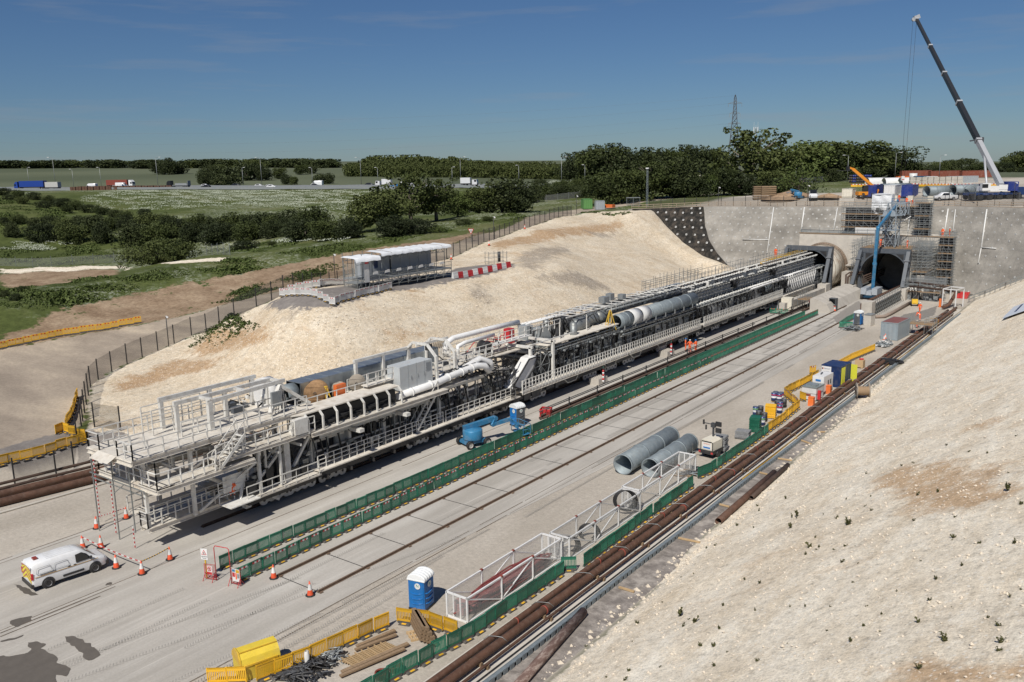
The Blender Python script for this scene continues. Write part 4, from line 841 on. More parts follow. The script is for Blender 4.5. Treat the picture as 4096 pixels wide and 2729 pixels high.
def under(W,Y0,ya,yb,seed=0):
 r_=random.Random(seed); m=local(Y0)
 m.bb(-2.6,2.6,ya,yb,1.0,1.35); m.bb(-3.2,3.0,ya,yb,1.7,2.1)
 y=ya+.5
 while y<yb-1:l=r_.uniform(.5,2); m.bb(r_.uniform(.6,1.6),r_.uniform(2.0,2.9),y,y+l,r_.uniform(.7,1.2),1.9); y+=l+r_.uniform(.3,1.6)
 m.build('underframe',dark_steel,W)
 m=local(Y0); y=ya+2
 while y<yb-4:
  m.bar((2.6,y,1.9),(2.6,y+1.4,.9),.12); m.bar((2.6,y+1.4,.9),(2.6,y+3.2,.9),.12); m.bar((2.6,y+3.2,.9),(2.6,y+4,1.9),.12); y+=r_.uniform(7,11)
 m.build('hanger_frame',white_steel,W)
def deckstack(W,Y0,ya,yb,seed=0,top=5.0,panels=()):
 """columns, machinery, pipe runs, cable trays, roof rails"""
 r_=random.Random(seed)
 m=local(Y0); y=ya+.4
 while y<yb-.3:
  for x in(-2.9,2.2):m.bar((x,y,2.1),(x,y,top),.22,.22)
  m.bar((-2.9,y,top),(2.9,y,top),.2,.2); y+=2.9
 m.bar((2.3,ya,top),(2.3,yb,top),.14,.28); m.bar((-2.9,ya,top),(-2.9,yb,top),.14,.28); m.bar((2.3,ya,3.5),(2.3,yb,3.5),.08,.12); m.build('columns',mid_grey,W)
 m=local(Y0); y=ya+.4
 while y<yb-1.2:
  l=r_.uniform(.7,2.4); h=r_.uniform(1.0,2.5); m.bb(-2.0,r_.uniform(1.2,1.95),y,min(y+l,yb),2.1,2.1+h); y+=l+r_.uniform(.05,.35)
 m.bb(-2.2,1.6,ya,yb,4.75,4.9); m.build('machinery',dark_steel,W)
 y=ya+.4
 while y<yb-1.0:
  if not any(a-1<y<b for a,b in panels):m=local(Y0); m.bb(1.98,2.15,y,y+r_.uniform(.5,1.2),2.5+r_.random()*.4,3.6+r_.random()); m.build('switch_box',mid_grey,W)
  y+=r_.uniform(1.2,2.6)
 for a,b in panels:
  m=local(Y0); m.bb(2.2,2.32,a,b,2.4,4.75); m.build('side_panel',mat('panel_grey',(.40,.41,.41),.5,.1,.05,2,dirt=DUST,dirt_amt=.3),W)
  m=local(Y0); n=max(1,int((b-a)/2.2))
  for k in range(n):m.cyl((2.32,a+(k+.5)*(b-a)/n,3.7),(2.36,a+(k+.5)*(b-a)/n,3.7),.24,16)
  m.build('port_cover',mid_grey,W)
def piperun(W,Y0,name,mt,runs,ya,yb,collars=2.0):
 m=local(Y0)
 for x,z,r_ in runs:
  m.cyl((x,ya,z),(x,yb,z),r_,10); y=ya+.8
  while collars and y<yb:m.cyl((x,y,z),(x,y+.12,z),r_*1.35,10); y+=collars
 m.build(name,mt,W)
def brackets(W,Y0,runs,ya,yb,sp=1.05):
 m=local(Y0); y=ya+.3
 while y<yb:
  for x,z in runs:m.bb(x-.28,x+.28,y,y+.12,z,z+.14)
  y+=sp
 m.build('lamp_brackets',mat('bracket_white',(.74,.73,.68),.5),W)
def toprail(W,Y0,ya,yb,x,z,h=1.1,seed=0):
 r_=random.Random(seed); m=local(Y0); y=ya
 while y<yb:m.bar((x+r_.uniform(-.06,.06),y,z-1),(x+r_.uniform(-.06,.06),y,z+h+r_.uniform(-.3,.9)),.05); y+=r_.uniform(1.1,1.7)
 for k in(.5,1.0):m.bar((x,ya,z+h*k),(x,yb,z+h*k),.05)
 m.build('scaffold_rail',galv_dull,W)
Y0=72; W4=wagon(Y0,'grey and white wagon with white portal posts, hose reels and two dark pressure tanks')
long_walk(W4,Y0,72.2,95.4); under(W4,Y0,72,95.6,1); deckstack(W4,Y0,76,95.6,1,panels=())
m=local(Y0)
for y in(75.2,79.6):m.bar((2.9,y,2.3),(2.9,y,6.6),.3,.3); m.bar((-.4,y,6.6),(3.2,y,6.6),.3,.28)
m.bar((2.9,75,6.85),(2.9,84,6.85),.12,.1); m.build('portal_posts',white_steel,W4)
for x,y in((2.3,77.4),(1.9,81.8)):
 m=local(Y0)
 for s_ in(-.45,.45):
  for k in range(24):a,b=2*math.pi*k/24,2*math.pi*(k+1)/24; m.bar((x+s_,y+1.7*math.cos(a),4.1+1.7*math.sin(a)),(x+s_,y+1.7*math.cos(b),4.1+1.7*math.sin(b)),.07)
  for k in range(8):a=2*math.pi*k/8; m.bar((x+s_,y,4.1),(x+s_,y+1.7*math.cos(a),4.1+1.7*math.sin(a)),.06)
 m.build('hose_reel',mid_grey,W4)
 m=local(Y0); m.tube([(x+.3*math.sin(k*.9),y+(.9+.02*k)*math.cos(k*.6),4.1+(.9+.02*k)*math.sin(k*.6))for k in range(46)],.07,6); m.build('reel_hose',black_rubber,W4)
clutter(W4,Y0,78,95,-2.8,1.8,5.2,41,1.6); sidegear(W4,Y0,76,95,42)
m=local(Y0); m.bb(-3.0,1.8,78,95.5,5.05,5.13); m.bb(.8,2.6,79,95.2,6.0,6.1); m.build('top_deck',cream_deck,W4)
m=local(Y0); m.bb(-1.6,-.4,79.2,80.4,5.2,8.0); m.bb(-1.4,.1,81.0,83.4,5.2,7.4); m.build('grey_cabinets',mat('cabinet_mid',(.33,.36,.37),.5,.2,.06,2,dirt=DUST,dirt_amt=.25),W4)
m=local(Y0)
for k in range(7):y=84.2+k*1.1; m.bb(-2.4+.4*(k%3),-.6+.5*(k%2),y,y+.9,5.2,6.6+.4*((k*5)%4))
for k in range(9):m.bar((-.4+.2*(k%3),82+k*1.5,5.2),(-.4+.2*(k%3),82+k*1.5,7.9),.09)
m.build('plant_boxes',dark_steel,W4)
tankm=mat('tank_grey',(.17,.185,.19),.45,.3,.06,2,dirt=DUST,dirt_amt=.2)
for y in(88.2,91.4,94.6):
 m=local(Y0); m.M=m.M@Matrix.Translation((.2 if y<90 else-.4,y,6.7)); m.lathe((0,0,0),[(0,-.2),(.55,-.1),(.82,.15),(.88,.4),(.88,2.4),(.82,2.65),(.55,2.9),(0,3.0)],24,'y'); m.build('pressure_tank',tankm,W4)
m=local(Y0)
for r_i,(x,y,h)in enumerate(((-.9,83.9,2.6),(1.6,86.0,2.2))):m.cyl((x,y,5.2),(x,y,5.2+h),.45,16); m.lathe((x,y,5.2+h),[(.45,0),(.35,.2),(0,.28)],16)
m.build('filter_vessel',galv_dull,W4)
piperun(W4,Y0,'grey_pipes',galv_dull,[(2.0,5.9,.12),(2.4,5.6,.10),(2.6,5.3,.08),(2.2,4.7,.10)],79,95.4)
piperun(W4,Y0,'white_pipes',white_paint,[(-2.2,7.8,.16),(-1.7,8.0,.12),(-1.1,8.05,.1)],80,95.4,3)
m=local(Y0)
for k in range(30):
 y=79+random.random()*15; x=-2.4+random.random()*3; m.tube([(x,y,5.3+random.random()),(x+.2,y+.6,7.2+random.random()),(x+.3,y+1.6,7.4+random.random()*.6),(x+.5,y+2.4,5.6+random.random())],.06,6)
for k in range(14):y=74+random.random()*18; hose(m,(2.3+random.random()*.5,y,5.4),(2.3+random.random()*.5,y+1+random.random()*2,5.2),.4+random.random()*.9,.05)
m.build('black_hoses',black_rubber,W4)
m=local(Y0)
for k in range(6):m.bar((-2.4,86.5+k*1.6,8.25),(1.2,86.5+k*1.6,8.25),.14,.08)
for x in(-2.2,-.6,.9):m.bar((x,85.5,8.15),(x,95.4,8.15),.14,.12)
for k in range(6):m.bar((1.6 if k%2 else-2.2,80+k*3,5.2),(1.6 if k%2 else-2.2,80+k*3,8.1),.1)
rail(m,[(1.0,78,7.3),(1.0,84,7.3)],1.0,1.3); m.build('cable_trays',white_steel,W4)
m=local(Y0)
for a,b in(((2.0,93.2,5.2),(2.2,93.6,8.0)),((2.0,94.6,5.2),(2.2,93.8,8.0)),((1.4,93.4,5.2),(2.1,93.7,8.0)),((2.1,93.3,6.4),(2.1,94.3,6.4)),((2.1,93.5,7.2),(2.1,94.0,7.2)),((2.6,94.6,5.2),(2.2,93.8,8.0))):m.bar(a,b,.09)
m.build('yellow_trestle',yellow_paint,W4)
bogies(W4,Y0,(77.5,88.7,93.8))
Y0=95.6; W5=wagon(Y0,'grey wagon carrying the big round air duct with two white sleeves')
long_walk(W5,Y0,95.8,117.4); under(W5,Y0,95.6,117.8,2); deckstack(W5,Y0,95.6,117.8,2,panels=((106,109.4),(113,114.5)))
m=local(Y0); m.pipe((1.9,95.5,6.15),(1.9,98.8,6.15),.95,.05); m.pipe((1.9,103.6,6.15),(1.9,118.6,6.15),.95,.05)
for k in range(5):m.lathe((1.9,0,6.15),[(.95,104+k*3),(1.0,104.02+k*3),(1.0,104.14+k*3),(.95,104.16+k*3)],28,'y')
for k in range(2):m.lathe((1.9,0,6.15),[(.95,96.2+k*1.4),(1.0,96.22+k*1.4),(1.0,96.34+k*1.4),(.95,96.36+k*1.4)],28,'y')
m.build('air_duct',galv,W5)
m=local(Y0)
for a,b in((98.8,101.0),(101.3,103.6)):m.pipe((1.9,a,6.15),(1.9,b,6.15),1.08,.08)
m.cyl((1.9,101.0,6.15),(1.9,101.3,6.15),.9,20); m.build('duct_sleeve',white_paint,W5)
m=local(Y0)
for k in range(8):y=96.4+k*2.9; m.bar((.9,y,5.05),(2.9,y,5.05),.2,.2); m.bar((2.8,y,5.05),(2.8,y,5.7),.12,.12)
m.build('duct_saddles',mid_grey,W5)
piperun(W5,Y0,'grey_pipes',galv_dull,[(.6,7.5,.14),(.2,7.7,.12),(2.7,4.9,.11),(2.9,4.6,.09),(2.6,4.3,.09),(-.4,7.8,.16)],95.6,117.8)
piperun(W5,Y0,'dark_pipes',black_mat,[(-.9,7.9,.12),(-1.4,7.95,.12),(3.0,5.1,.08)],95.6,117.8,0)
m=local(Y0); m.bb(-3,.6,95.6,117.8,6.9,7.1); m.build('roof_deck',dark_steel,W5); clutter(W5,Y0,96,117.5,-2.8,.4,7.1,51,1.3); sidegear(W5,Y0,96,117,52)
m=local(Y0)
for k in range(10):m.bar((-2.4,96+k*1.9,8.1),(.8,96+k*1.9,8.1),.12,.08)
for x in(-2.4,-1.2,.6):m.bar((x,95.6,8.02),(x,108,8.02),.12,.1)
m.build('cable_trays',white_steel,W5)
m=local(Y0)
for a,b,c_,d_,z in((-1.8,-.9,97.5,98.8,8.9),(-2.2,-1.4,100,101,9.0),(-1.2,-.4,101.5,102.4,8.8)):m.bb(a,b,c_,d_,8.1,z)
m.build('junction_boxes',mid_grey,W5)
brackets(W5,Y0,[(.4,7.9),(-.6,8.1)],106,117.5)
m=local(Y0)
for k in range(16):y=96+random.random()*20; hose(m,(2.5+random.random()*.4,y,5.0),(2.4+random.random()*.6,y+2,4.6),random.random()*.6,.05)
for k in range(10):m.tube([(2.3+random.random()*.7,116.8+random.random(),5.2),(2.6+random.random()*.5,117.8,3.8+random.random()),(2.5+random.random()*.5,118.8+random.random(),4.9)],.07,6)
m.build('black_hoses',black_rubber,W5)
bogies(W5,Y0,(98.5,108,115))
Y0=117.8; W6=wagon(Y0,'long grey wagon with pale side panels and rows of small white lamp brackets')
long_walk(W6,Y0,118.4,152.0); under(W6,Y0,117.8,153,3); deckstack(W6,Y0,117.8,153,3,panels=((123.5,131),(142,144.5)))
m=local(Y0); m.bb(-3.0,.9,117.8,153,5.0,6.9); m.bb(-2.6,.5,117.8,153,6.9,7.05); m.build('upper_modules',dark_steel,W6)
m=local(Y0); y=118.2
while y<152.4:
 m.bb(.9,.98,y,y+.95,5.35,6.75); y+=1.12
m.build('module_doors',mat('door_grey',(.46,.47,.47),.5,.2,.08,2,dirt=DUST,dirt_amt=.35),W6)
piperun(W6,Y0,'grey_pipes',dark_steel,[(1.4,7.0,.13),(1.1,6.6,.08),(.4,7.5,.10),(-.6,7.7,.10)],117.8,152.6)
clutter(W6,Y0,118,152.5,-2.4,1.6,7.05,61); sidegear(W6,Y0,118.5,152,62)
ribs(W6,Y0,118,152.6)
piperun(W6,Y0,'lower_grey_pipes',galv_dull,[(2.4,5.1,.13),(2.8,4.9,.10),(2.9,5.25,.06)],117.8,140,1.8)
piperun(W6,Y0,'white_pipes',white_paint,[(2.5,5.3,.12),(2.9,5.1,.12)],139,156,2.4)
brackets(W6,Y0,[(1.5,7.15),(.5,7.65),(-.7,7.85),(2.6,5.3)],118,152.5)
m=local(Y0); m.bb(-2.6,-1.0,118,152,7.3,7.42); m.build('roof_walkway',timber,W6)
m=local(Y0); m.bb(-4.2,-2.4,116.0,126,7.2,7.3); m.bb(-4.2,-2.4,116.0,126,5.4,7.2); m.build('grey_cabin',mat('cabin_grey',(.34,.37,.40),.5,.2,.06,1),W6)
toprail(W6,Y0,118,153,-1.0,7.5,1.1,4); toprail(W6,Y0,112,150,-2.8,7.6,1.3,5); toprail(W6,Y0,114,135,-4.2,7.6,1.2,6)
m=local(Y0); m.pipe((1.9,147.0,4.2),(1.9,150.0,4.2),.7,.05); m.build('short_duct',galv,W6)
m=local(Y0)
for yy in(118.2,135,152.6):
 for k in range(16):m.tube([(.6+random.random()*1.6,yy-.9+random.random(),6.6+random.random()*.8),(.9+random.random()*1.3,yy+.2,5.6+random.random()),(.6+random.random()*1.6,yy+.9+random.random(),6.6+random.random()*.8)],.07,6)
for k in range(20):y=120+random.random()*30; hose(m,(2.4+random.random()*.4,y,4.9),(2.4+random.random()*.5,y+1.5,4.8),random.random()*1.2,.05)
m.build('black_hoses',black_rubber,W6)
bogies(W6,Y0,(121,126.5,137,142,149.5))
Y0=153; W7=wagon(Y0,'front wagon with rows of white pipes running into the left tunnel mouth')
under(W7,Y0,153,176,4); deckstack(W7,Y0,153,183,4)
m=local(Y0); m.bb(2.0,3.4,152,172,1.9,2.0); m.add([(2.0,153,1.9),(3.6,153,1.9),(3.4,172,1.9),(3.0,172,.9),(2.6,153,.9)],[(0,1,2,3,4)]); m.build('lower_deck',cream_deck,W7)
m=local(Y0); m.bb(-2.8,.8,153,184,5.0,6.8); m.build('upper_modules',dark_steel,W7)
clutter(W7,Y0,153,180,-2.6,1.2,6.8,71); sidegear(W7,Y0,153,172,72)
piperun(W7,Y0,'grey_pipes',dark_steel,[(1.3,6.9,.13),(.4,7.4,.12),(-.5,7.7,.10),(1.0,6.6,.08)],153,179,1.5)
ribs(W7,Y0,153,178)
brackets(W7,Y0,[(1.4,7.1),(.5,7.6),(-.6,7.85)],153.4,178,1.0)
m=local(Y0)
for k in range(15):
 y=157.5+k*1.1; m.tube([(2.3,y,5.2),(2.8,y+.25,5.3),(2.9,y+.5,4.6),(2.7,y+.4,3.2),(2.6,y+.2,2.2)],.13,8)
m.cyl((2.4,155,5.3),(2.4,176,5.3),.13,8); m.cyl((2.9,160,5.45),(2.9,175,5.45),.1,8); m.build('white_pipes',white_paint,W7)
m=local(Y0); m.bb(-2.6,.2,153,180,7.2,7.3); m.build('roof_walkway',timber,W7)
m=local(Y0)
for x in(-2.2,-1.4,-.6):m.bar((x,158,8.0),(x,179,8.0),.09)
m.bar((-1.8,156,7.6),(-1.8,172,7.6),.2,.35); m.build('yellow_rails',yellow_paint,W7)
toprail(W7,Y0,153,176,-2.8,7.6,1.2,9); toprail(W7,Y0,153,177,.2,7.3,.9,10); toprail(W7,Y0,156,178,3.6,2.2,.9,12)
m=local(Y0)
for k in range(8):m.tube([(2.2,155+k*.25,4.9),(2.6,156+k*.25,3.4),(2.8,157.2+k*.25,3.1),(2.6,158.4+k*.25,4.8)],.08,6)
m.build('black_hoses',black_rubber,W7)
bogies(W7,Y0,(156,164))
def reel(r0,w_,r1,name,lab,loc,rz=0,m1=None,m2=None,full=True):
 t=thing(name,lab,'cable reel',loc,rz)
 for s_ in(-1,1):
  mb=MB(); mb.lathe((0,0,r0),[(0,s_*w_/2-.03),(r0,s_*w_/2-.03),(r0,s_*w_/2+.03),(0,s_*w_/2+.03)],28,'y')
  for k in range(3):mb.box((0,s_*(w_/2+.035),r0+(k-1)*r0*.55),(r0*1.5,.02,.07))
  mb.build('flange',m1 or timber,t)
 mb=MB(); mb.lathe((0,0,r0),[(r1,-w_/2),(r1,w_/2)],24,'y'); mb.build('core',m2 or ply,t)
 mb=MB(); mb.lathe((0,0,r0),[(.09,-w_/2-.08),(.13,-w_/2-.08),(.13,w_/2+.08),(.09,w_/2+.08)],10,'y'); mb.build('hub',black_mat,t)
 return t
oldreel=mat('old_reel_wood',(.30,.185,.10),.85,0,.3,3)
greyreel=mat('grey_reel_wood',(.33,.29,.24),.85,0,.2,3)
reel(.98,1.0,.6,'cable_reel','large brown wooden cable drum by the round duct mouth',(MC-.1,47.6,6.34),R(35),oldreel,ply)
reel(.55,.5,.42,'cable_reel','small black cable drum on the deck in front of the large brown one',(MC-.2,45.1,6.34),R(35),black_mat,black_rubber)
reel(.62,.5,.4,'cable_reel','medium grey wooden drum behind the orange locker, nearest to it',(MC-.35,50.4,6.34),R(10),greyreel,black_rubber)
reel(.75,.6,.5,'cable_reel','pale wooden cable drum leaning by the railed upper step',(MC-.2,52.4,6.34),R(40),greyreel,black_rubber)
reel(.5,.6,.35,'cable_reel','low wooden drum lying between the brown drum and the grey one',(MC-.1,49.2,6.34),R(120),timber,black_rubber)
reel(.7,.9,.55,'cable_reel','black hose drum standing on the flat white deck by a red hose',(MC+.3,70.4,6.54),R(80),black_mat,black_rubber)
t=thing('a_frame_stand','yellow steel A-frame stand beside the large brown cable drum','stand',(MC+.75,47.9,6.33))
mb=MB()
for a in((-.4,-.35),(.4,-.35),(.4,.35),(-.4,.35)):mb.bar((a[0],a[1],0),(a[0]*.15,a[1]*.15,1.5),.06)
for h in(.35,.8,1.2):f_=1-h/1.5*.85; mb.bar((-.4*f_,-.35*f_,h),(.4*f_,-.35*f_,h),.05); mb.bar((-.4*f_,.35*f_,h),(.4*f_,.35*f_,h),.05); mb.bar((.4*f_,-.35*f_,h),(.4*f_,.35*f_,h),.05)
mb.box((0,0,1.5),(.25,.25,.08)); mb.build('frame',yellow_paint,t)
# --- plastic barriers
def barrier_proto(name,m,stripe=None,w=1.0,label='',group='',redwhite=None,cat='barrier'):
 t=thing(name,label,cat,(0,0,-50),0,group)
 mb=MB(); mb.bb(-w/2,w/2,-.025,.025,.80,1.0); mb.bb(-w/2,w/2,-.025,.025,.20,.30); mb.bb(-w/2,-w/2+.05,-.03,.03,.14,1.02); mb.bb(w/2-.05,w/2,-.03,.03,.14,1.02)
 n=9
 for k in range(n):x=-w/2+.07+(w-.14)*(k+.5)/n; mb.bb(x-.026,x+.026,-.018,.018,.30,.80)
 mb.bb(-w/2+.03,w/2-.03,-.05,.05,.97,1.0)
 mb.build('panel',m,t)
 mb=MB(); mb.prism([(-.36,-.20,.01),(.36,-.20,.01),(.30,-.20,.10),(-.30,-.20,.10)],(0,.40,0)); mb.bb(-w/2+.02,w/2-.02,-.022,.022,.06,.22); mb.build('rubber_foot',mat('foot_rubber',(.12,.11,.10),.9,0,.2,4),t)
 mb=MB(); mb.bb(-.14,.14,-.205,-.08,.095,.115); mb.bb(-.14,.14,.08,.205,.095,.115); mb.build('foot_marker',yellow_plastic,t)
 if stripe:
  mb=MB()
  for k in range(4):
   for s_ in(-1,1):mb.mat(k%2).bb(-.32+k*.16,-.16+k*.16,s_*.026,s_*.034,.82,.97)
  mb.build('reflective_strip',[red_paint,white_paint],t)
 return t
def along(path,step=1.0):
 """points and headings spaced along a polyline"""
 P=[Vector((p[0],p[1],0))for p in path]; out=[]; rest=step/2
 for a,b in zip(P,P[1:]):
  d=b-a; L_=d.length; t=rest
  if L_<1e-6:continue
  while t<L_:p=a+d*(t/L_); out.append((p.x,p.y,math.atan2(d.y,d.x))); t+=step
  rest=t-L_
 return out
BQ=[]
def place_row(proto,path,label,group,first=False,step=1.02,jit=.02):
 for i,(x,y,a)in enumerate(along(path,step)):
  z=tz(x,y)
  BQ.append((x,y,z,a,proto,label,group))
gb=barrier_proto('plastic_barrier',green_plastic,None,label='x'); gs_=barrier_proto('plastic_barrier',green_plastic,True,label='x')
yb_=barrier_proto('plastic_barrier',yellow_plastic,None,label='x'); ys_=barrier_proto('plastic_barrier',yellow_plastic,True,label='x')
wb_=barrier_proto('plastic_barrier',white_plastic,True,label='x')
place_row(gs_,[(-45.3,30.5),(-45.55,50),(-45.7,66),(-45.8,90),(-45.6,115),(-45.3,149)],'green barrier with red and white strip, in the row along the crane rail','green barriers along the rail')
place_row(gb,[(-47.85,31.0),(-47.6,50),(-47.55,72),(-47.4,100),(-47.1,128),(-46.7,146)],'plain green barrier in the inner row, nearer the dark pipes','green barriers by the dark pipes')
place_row(gb,[(-29.7,23),(-29.4,28),(-28.65,34),(-28.6,43.2)],'plain green barrier beside the brown pipes, in front of the red hose cage','green barriers at the near cage')
place_row(gb,[(-29.0,43.6),(-28.1,44.3)],'lone green barrier set crosswise between two white cages',None)
place_row(gb,[(-28.0,44.9),(-28.2,53.5),(-28.3,62.6)],'plain green barrier beside the brown pipes, along the farther cages','green barriers at the far cages')
place_row(gb,[(-28.8,64.2),(-28.4,66),(-28.4,79.2)],'plain green barrier beside the brown pipes, by the lighting tower','green barriers at the lighting tower')
place_row(yb_,[(-28.5,79.6),(-28.5,84),(-28.8,89.6)],'yellow barrier beside the brown pipes, by the drums','yellow barriers at the drums')
place_row(ys_,[(-28.9,89.8),(-31.8,93.8)],'yellow barrier with red and white strip closing the drum pen','yellow barriers closing the drum pen')
place_row(yb_,[(-31.9,94.2),(-31.6,99),(-31.4,104.5)],'yellow barrier between the haul lane and the white fuel tank','yellow barriers by the fuel tank')
place_row(yb_,[(-30.9,108.5),(-30.6,116),(-29.6,124)],'yellow barrier in the row behind the navy container','yellow barriers behind the navy container')
place_row(yb_,[(-29.9,93.2),(-29.1,92.7)],'lone yellow barrier against the end of the white fuel tank',None)
place_row(ys_,[(-32.78,105.60,0.00),(-32.28,106.51,0.00)],'lone yellow barrier with strip by the sign corner of the navy container',None)
place_row(yb_,[(-37.0,22.6),(-36.2,23.3),(-35.1,24.2)],'front yellow barrier below the yellow grit bin','yellow barriers at the grit bin')
place_row(yb_,[(-35.1,24.2),(-34.2,27.3),(-33.7,30.3),(-33.3,32.6)],'yellow barrier in the row round the timber and scaffold pen','yellow barriers of the timber pen')
place_row(yb_,[(-33.3,32.8),(-31.4,33.5),(-29.3,33.6)],'yellow barrier between the blue toilet and the timber stack','yellow barriers by the blue toilet')
place_row(gb,[(-38.69,138.36,0.00),(-39.07,143.83,0.00),(-38.95,147.72,0.00)],'green barrier of the short row leading to the grey toilet','green barriers by the grey toilet')
place_row(gb,[(-38.69,138.36,0.00),(-37.03,139.33,0.00)],'green barrier at the scrap pallets by the grey toilet','green barriers at the scrap pallets')
place_row(gs_,[(-52.72,145.93,0.00),(-49.60,146.21,0.00)],'green barrier with strip by the fuel box beside the gantries','green barriers at the fuel box')
place_row(yb_,[(-79.64,29.51,1.15),(-79.27,32.97,1.08),(-79.14,34.83,1.10),(-79.20,36.46,1.26),(-79.05,38.16,1.32)],'yellow barrier in the row on the bank above the rusty pipes','yellow barriers above the rusty pipes')
place_row(yb_,[(-81.71,36.90,1.97),(-82.04,37.76,1.99),(-80.58,37.85,1.91),(-79.35,38.22,1.60)],'yellow barrier in the cluster at the fence corner','yellow barriers at the fence corner')
place_row(yb_,[(-82.25,38.08,2.00),(-86.98,41.26,2.21),(-91.55,44.08,2.50)],'yellow barrier in the column along the black fence','yellow barriers along the black fence')
place_row(ys_,[(-119.84,47.46,3.85),(-119.88,51.86,4.10),(-119.41,56.28,4.29),(-117.85,61.02,4.58),(-116.25,65.88,4.96)],'yellow barrier with strip on the far edge of the haul road','yellow barriers on the far road edge')
place_row(wb_,[(-88.80,69.62,10.16),(-78.99,69.72,10.03),(-81.31,82.59,10.17)],'white barrier with strip on the front edge of the stand terrace','white barriers on the terrace front')
place_row(wb_,[(-88.80,69.62,10.16),(-85.85,73.38,11.18),(-101.53,95.10,8.85)],'white barrier with strip at the back of the stand terrace','white barriers at the terrace back')
place_row(yb_,[(-123.10,206.13,14.53),(-121.17,206.11,14.56)],'yellow barrier by the green cabin at the road gate','yellow barriers at the gate')
for i,(x,y,a)in enumerate(along([(-81.54,95.00,10.27),(-81.83,98.83,10.14),(-82.23,110.28,10.45)],1.25)):
 mb=MB(); mb.prism([(-.6,-.22,0),(-.6,.22,0),(-.6,.08,.9),(-.6,-.08,.9)],(1.2,0,0));
 for k in range(5):mb.bb(-.5+k*.22,-.42+k*.22,-.19,.19,.1,.5)
 mb.build('water_barrier',red_paint if i%2 else white_plastic,None,(x,y,tz(x,y)+.03),('red' if i%2 else 'white')+' water-filled barrier in the alternating row right of the stand','barrier',('red' if i%2 else 'white')+' water barriers right of the stand',rz=a)
BQ.sort(key=lambda q:Vector((q[0],q[1],q[2]-26)).length)
far_b=MB(); fm=[green_plastic,yellow_plastic,white_plastic,MATS['foot_rubber'],red_paint]
for i,(x,y,z,a,proto,label,group)in enumerate(BQ):
 if i<296:
  o=dup(proto,(x+random.uniform(-.03,.03),y+random.uniform(-.03,.03),z+.012),a+random.uniform(-.05,.05),label,group); o.rotation_euler.x=random.uniform(-.05,.05)
  if not group and 'group' in o:del o['group']
 else:
  far_b.M=Matrix.Translation((x,y,z+.01))@Matrix.Rotation(a,4,'Z'); k=0 if proto in(gb,gs_)else(2 if proto is wb_ else 1)
  far_b.mat(k).bb(-.5,.5,-.025,.025,.78,1.0).bb(-.5,.5,-.02,.02,.2,.32)
  for j in range(7):far_b.bb(-.5+j*.155,-.42+j*.155,-.018,.018,.3,.8)
  far_b.mat(3).bb(-.34,.34,-.2,.2,.02,.1).bb(-.48,.48,-.03,.03,.06,.2)
  if proto in(gs_,ys_,wb_):far_b.mat(4).bb(-.3,-.1,-.034,.034,.82,.96).bb(.1,.3,-.034,.034,.82,.96)
far_b.M=None
far_b.build('distant_barriers',fm,None,None,'far rows of green, yellow and white plastic barriers','barriers',None,'stuff')
for p in(gb,gs_,yb_,ys_,wb_):
 for c in list(p.children):bpy.data.objects.remove(c)
 bpy.data.objects.remove(p)
 # --- cones and tapes
def cone_proto(h=.95):
 t=thing('traffic_cone','x','cone',(0,0,0))
 mb=MB(); mb.lathe((0,0,.06),[(.20,0),(.035,h-.06),(0,h-.05)],18); mb.build('cone_body',mat('cone_orange',(.72,.095,.03),.5,0,.08,3,dirt=DUST,dirt_amt=.2),t)
 mb=MB(); r0,r1=.20-.165*.40+.006,.20-.165*.80+.006; mb.lathe((0,0,.06),[(r0,(h-.06)*.38),(r1,(h-.06)*.80)],18); mb.build('white_sleeve',white_plastic,t)
 mb=MB(); mb.lathe((0,0,0),[(0,0),(.30,0),(.31,.05),(.22,.07),(0,.07)],8); mb.build('base',black_rubber,t)
 return t
cp=cone_proto()
conelist=[((-61.6,29.9),'left one of two cones tied by tape under the white platforms'),((-61.5,32.2),'right one of two cones tied by tape under the white platforms'),((-59.0,27.5),'farthest cone of the taped line by the van roof'),((-58.0,28.3),'cone half hidden behind the van bonnet'),((-54.0,27.2),'cone in front of the van, beside its bumper'),((-51.7,27.7),'nearest cone of the taped line ahead of the van'),((-52.1,30.0),'cone at the end of the black and yellow tape'),((-43.9,32.3),'cone at the near end of the left crane rail'),((-40.1,32.1),'cone at the near end of the right crane rail'),((-30.18,130.91,0.00),'left cone by the grey container'),((-30.31,132.13,-0.00),'right cone touching the grey container'),((-43.89,153.66,0.00),'cone standing in front of the dark shelter'),((-96.42,112.15,10.64),'nearest cone on the haul road behind the stand'),((-107.50,149.21,12.92),'far cone on the haul road'),((-99.26,126.35,11.73),'middle cone on the haul road behind the fence')]
for i,(p,lab)in enumerate(conelist):
 z=tz(p[0],p[1]); lab='orange and white '+lab
 if i==0:cp.location=(p[0],p[1],z+.02); cp['label']=lab; cp['group']='traffic cones'
 else:dup(cp,(p[0],p[1],z+.02),random.random()*6,lab,'traffic cones')
def tape(a,b,lab,m1,m2,sag=.25):
 mb=MB(); n=22; A,B=Vector((a[0],a[1],.9)),Vector((b[0],b[1],.9)); P=[A+(B-A)*(k/n)-Vector((0,0,sag*4*(k/n)*(1-k/n)))for k in range(n+1)]
 for k in range(n):mb.mat(k%2).bar(P[k],P[k+1],.05,.05)
 mb.build('barrier_tape',[m1,m2],None,None,lab,'tape')
tape((-59.0,27.5),(-51.7,27.7),'long red and white chain sagging in front of the van',red_paint,white_paint,.12)
tape((-61.6,29.9),(-61.5,32.2),'short red and white tape between two cones under the platforms',red_paint,white_paint,.05)
tape((-51.7,27.7),(-52.1,30.0),'black and yellow tape between two cones ahead of the van',black_mat,yellow_plastic,.05)
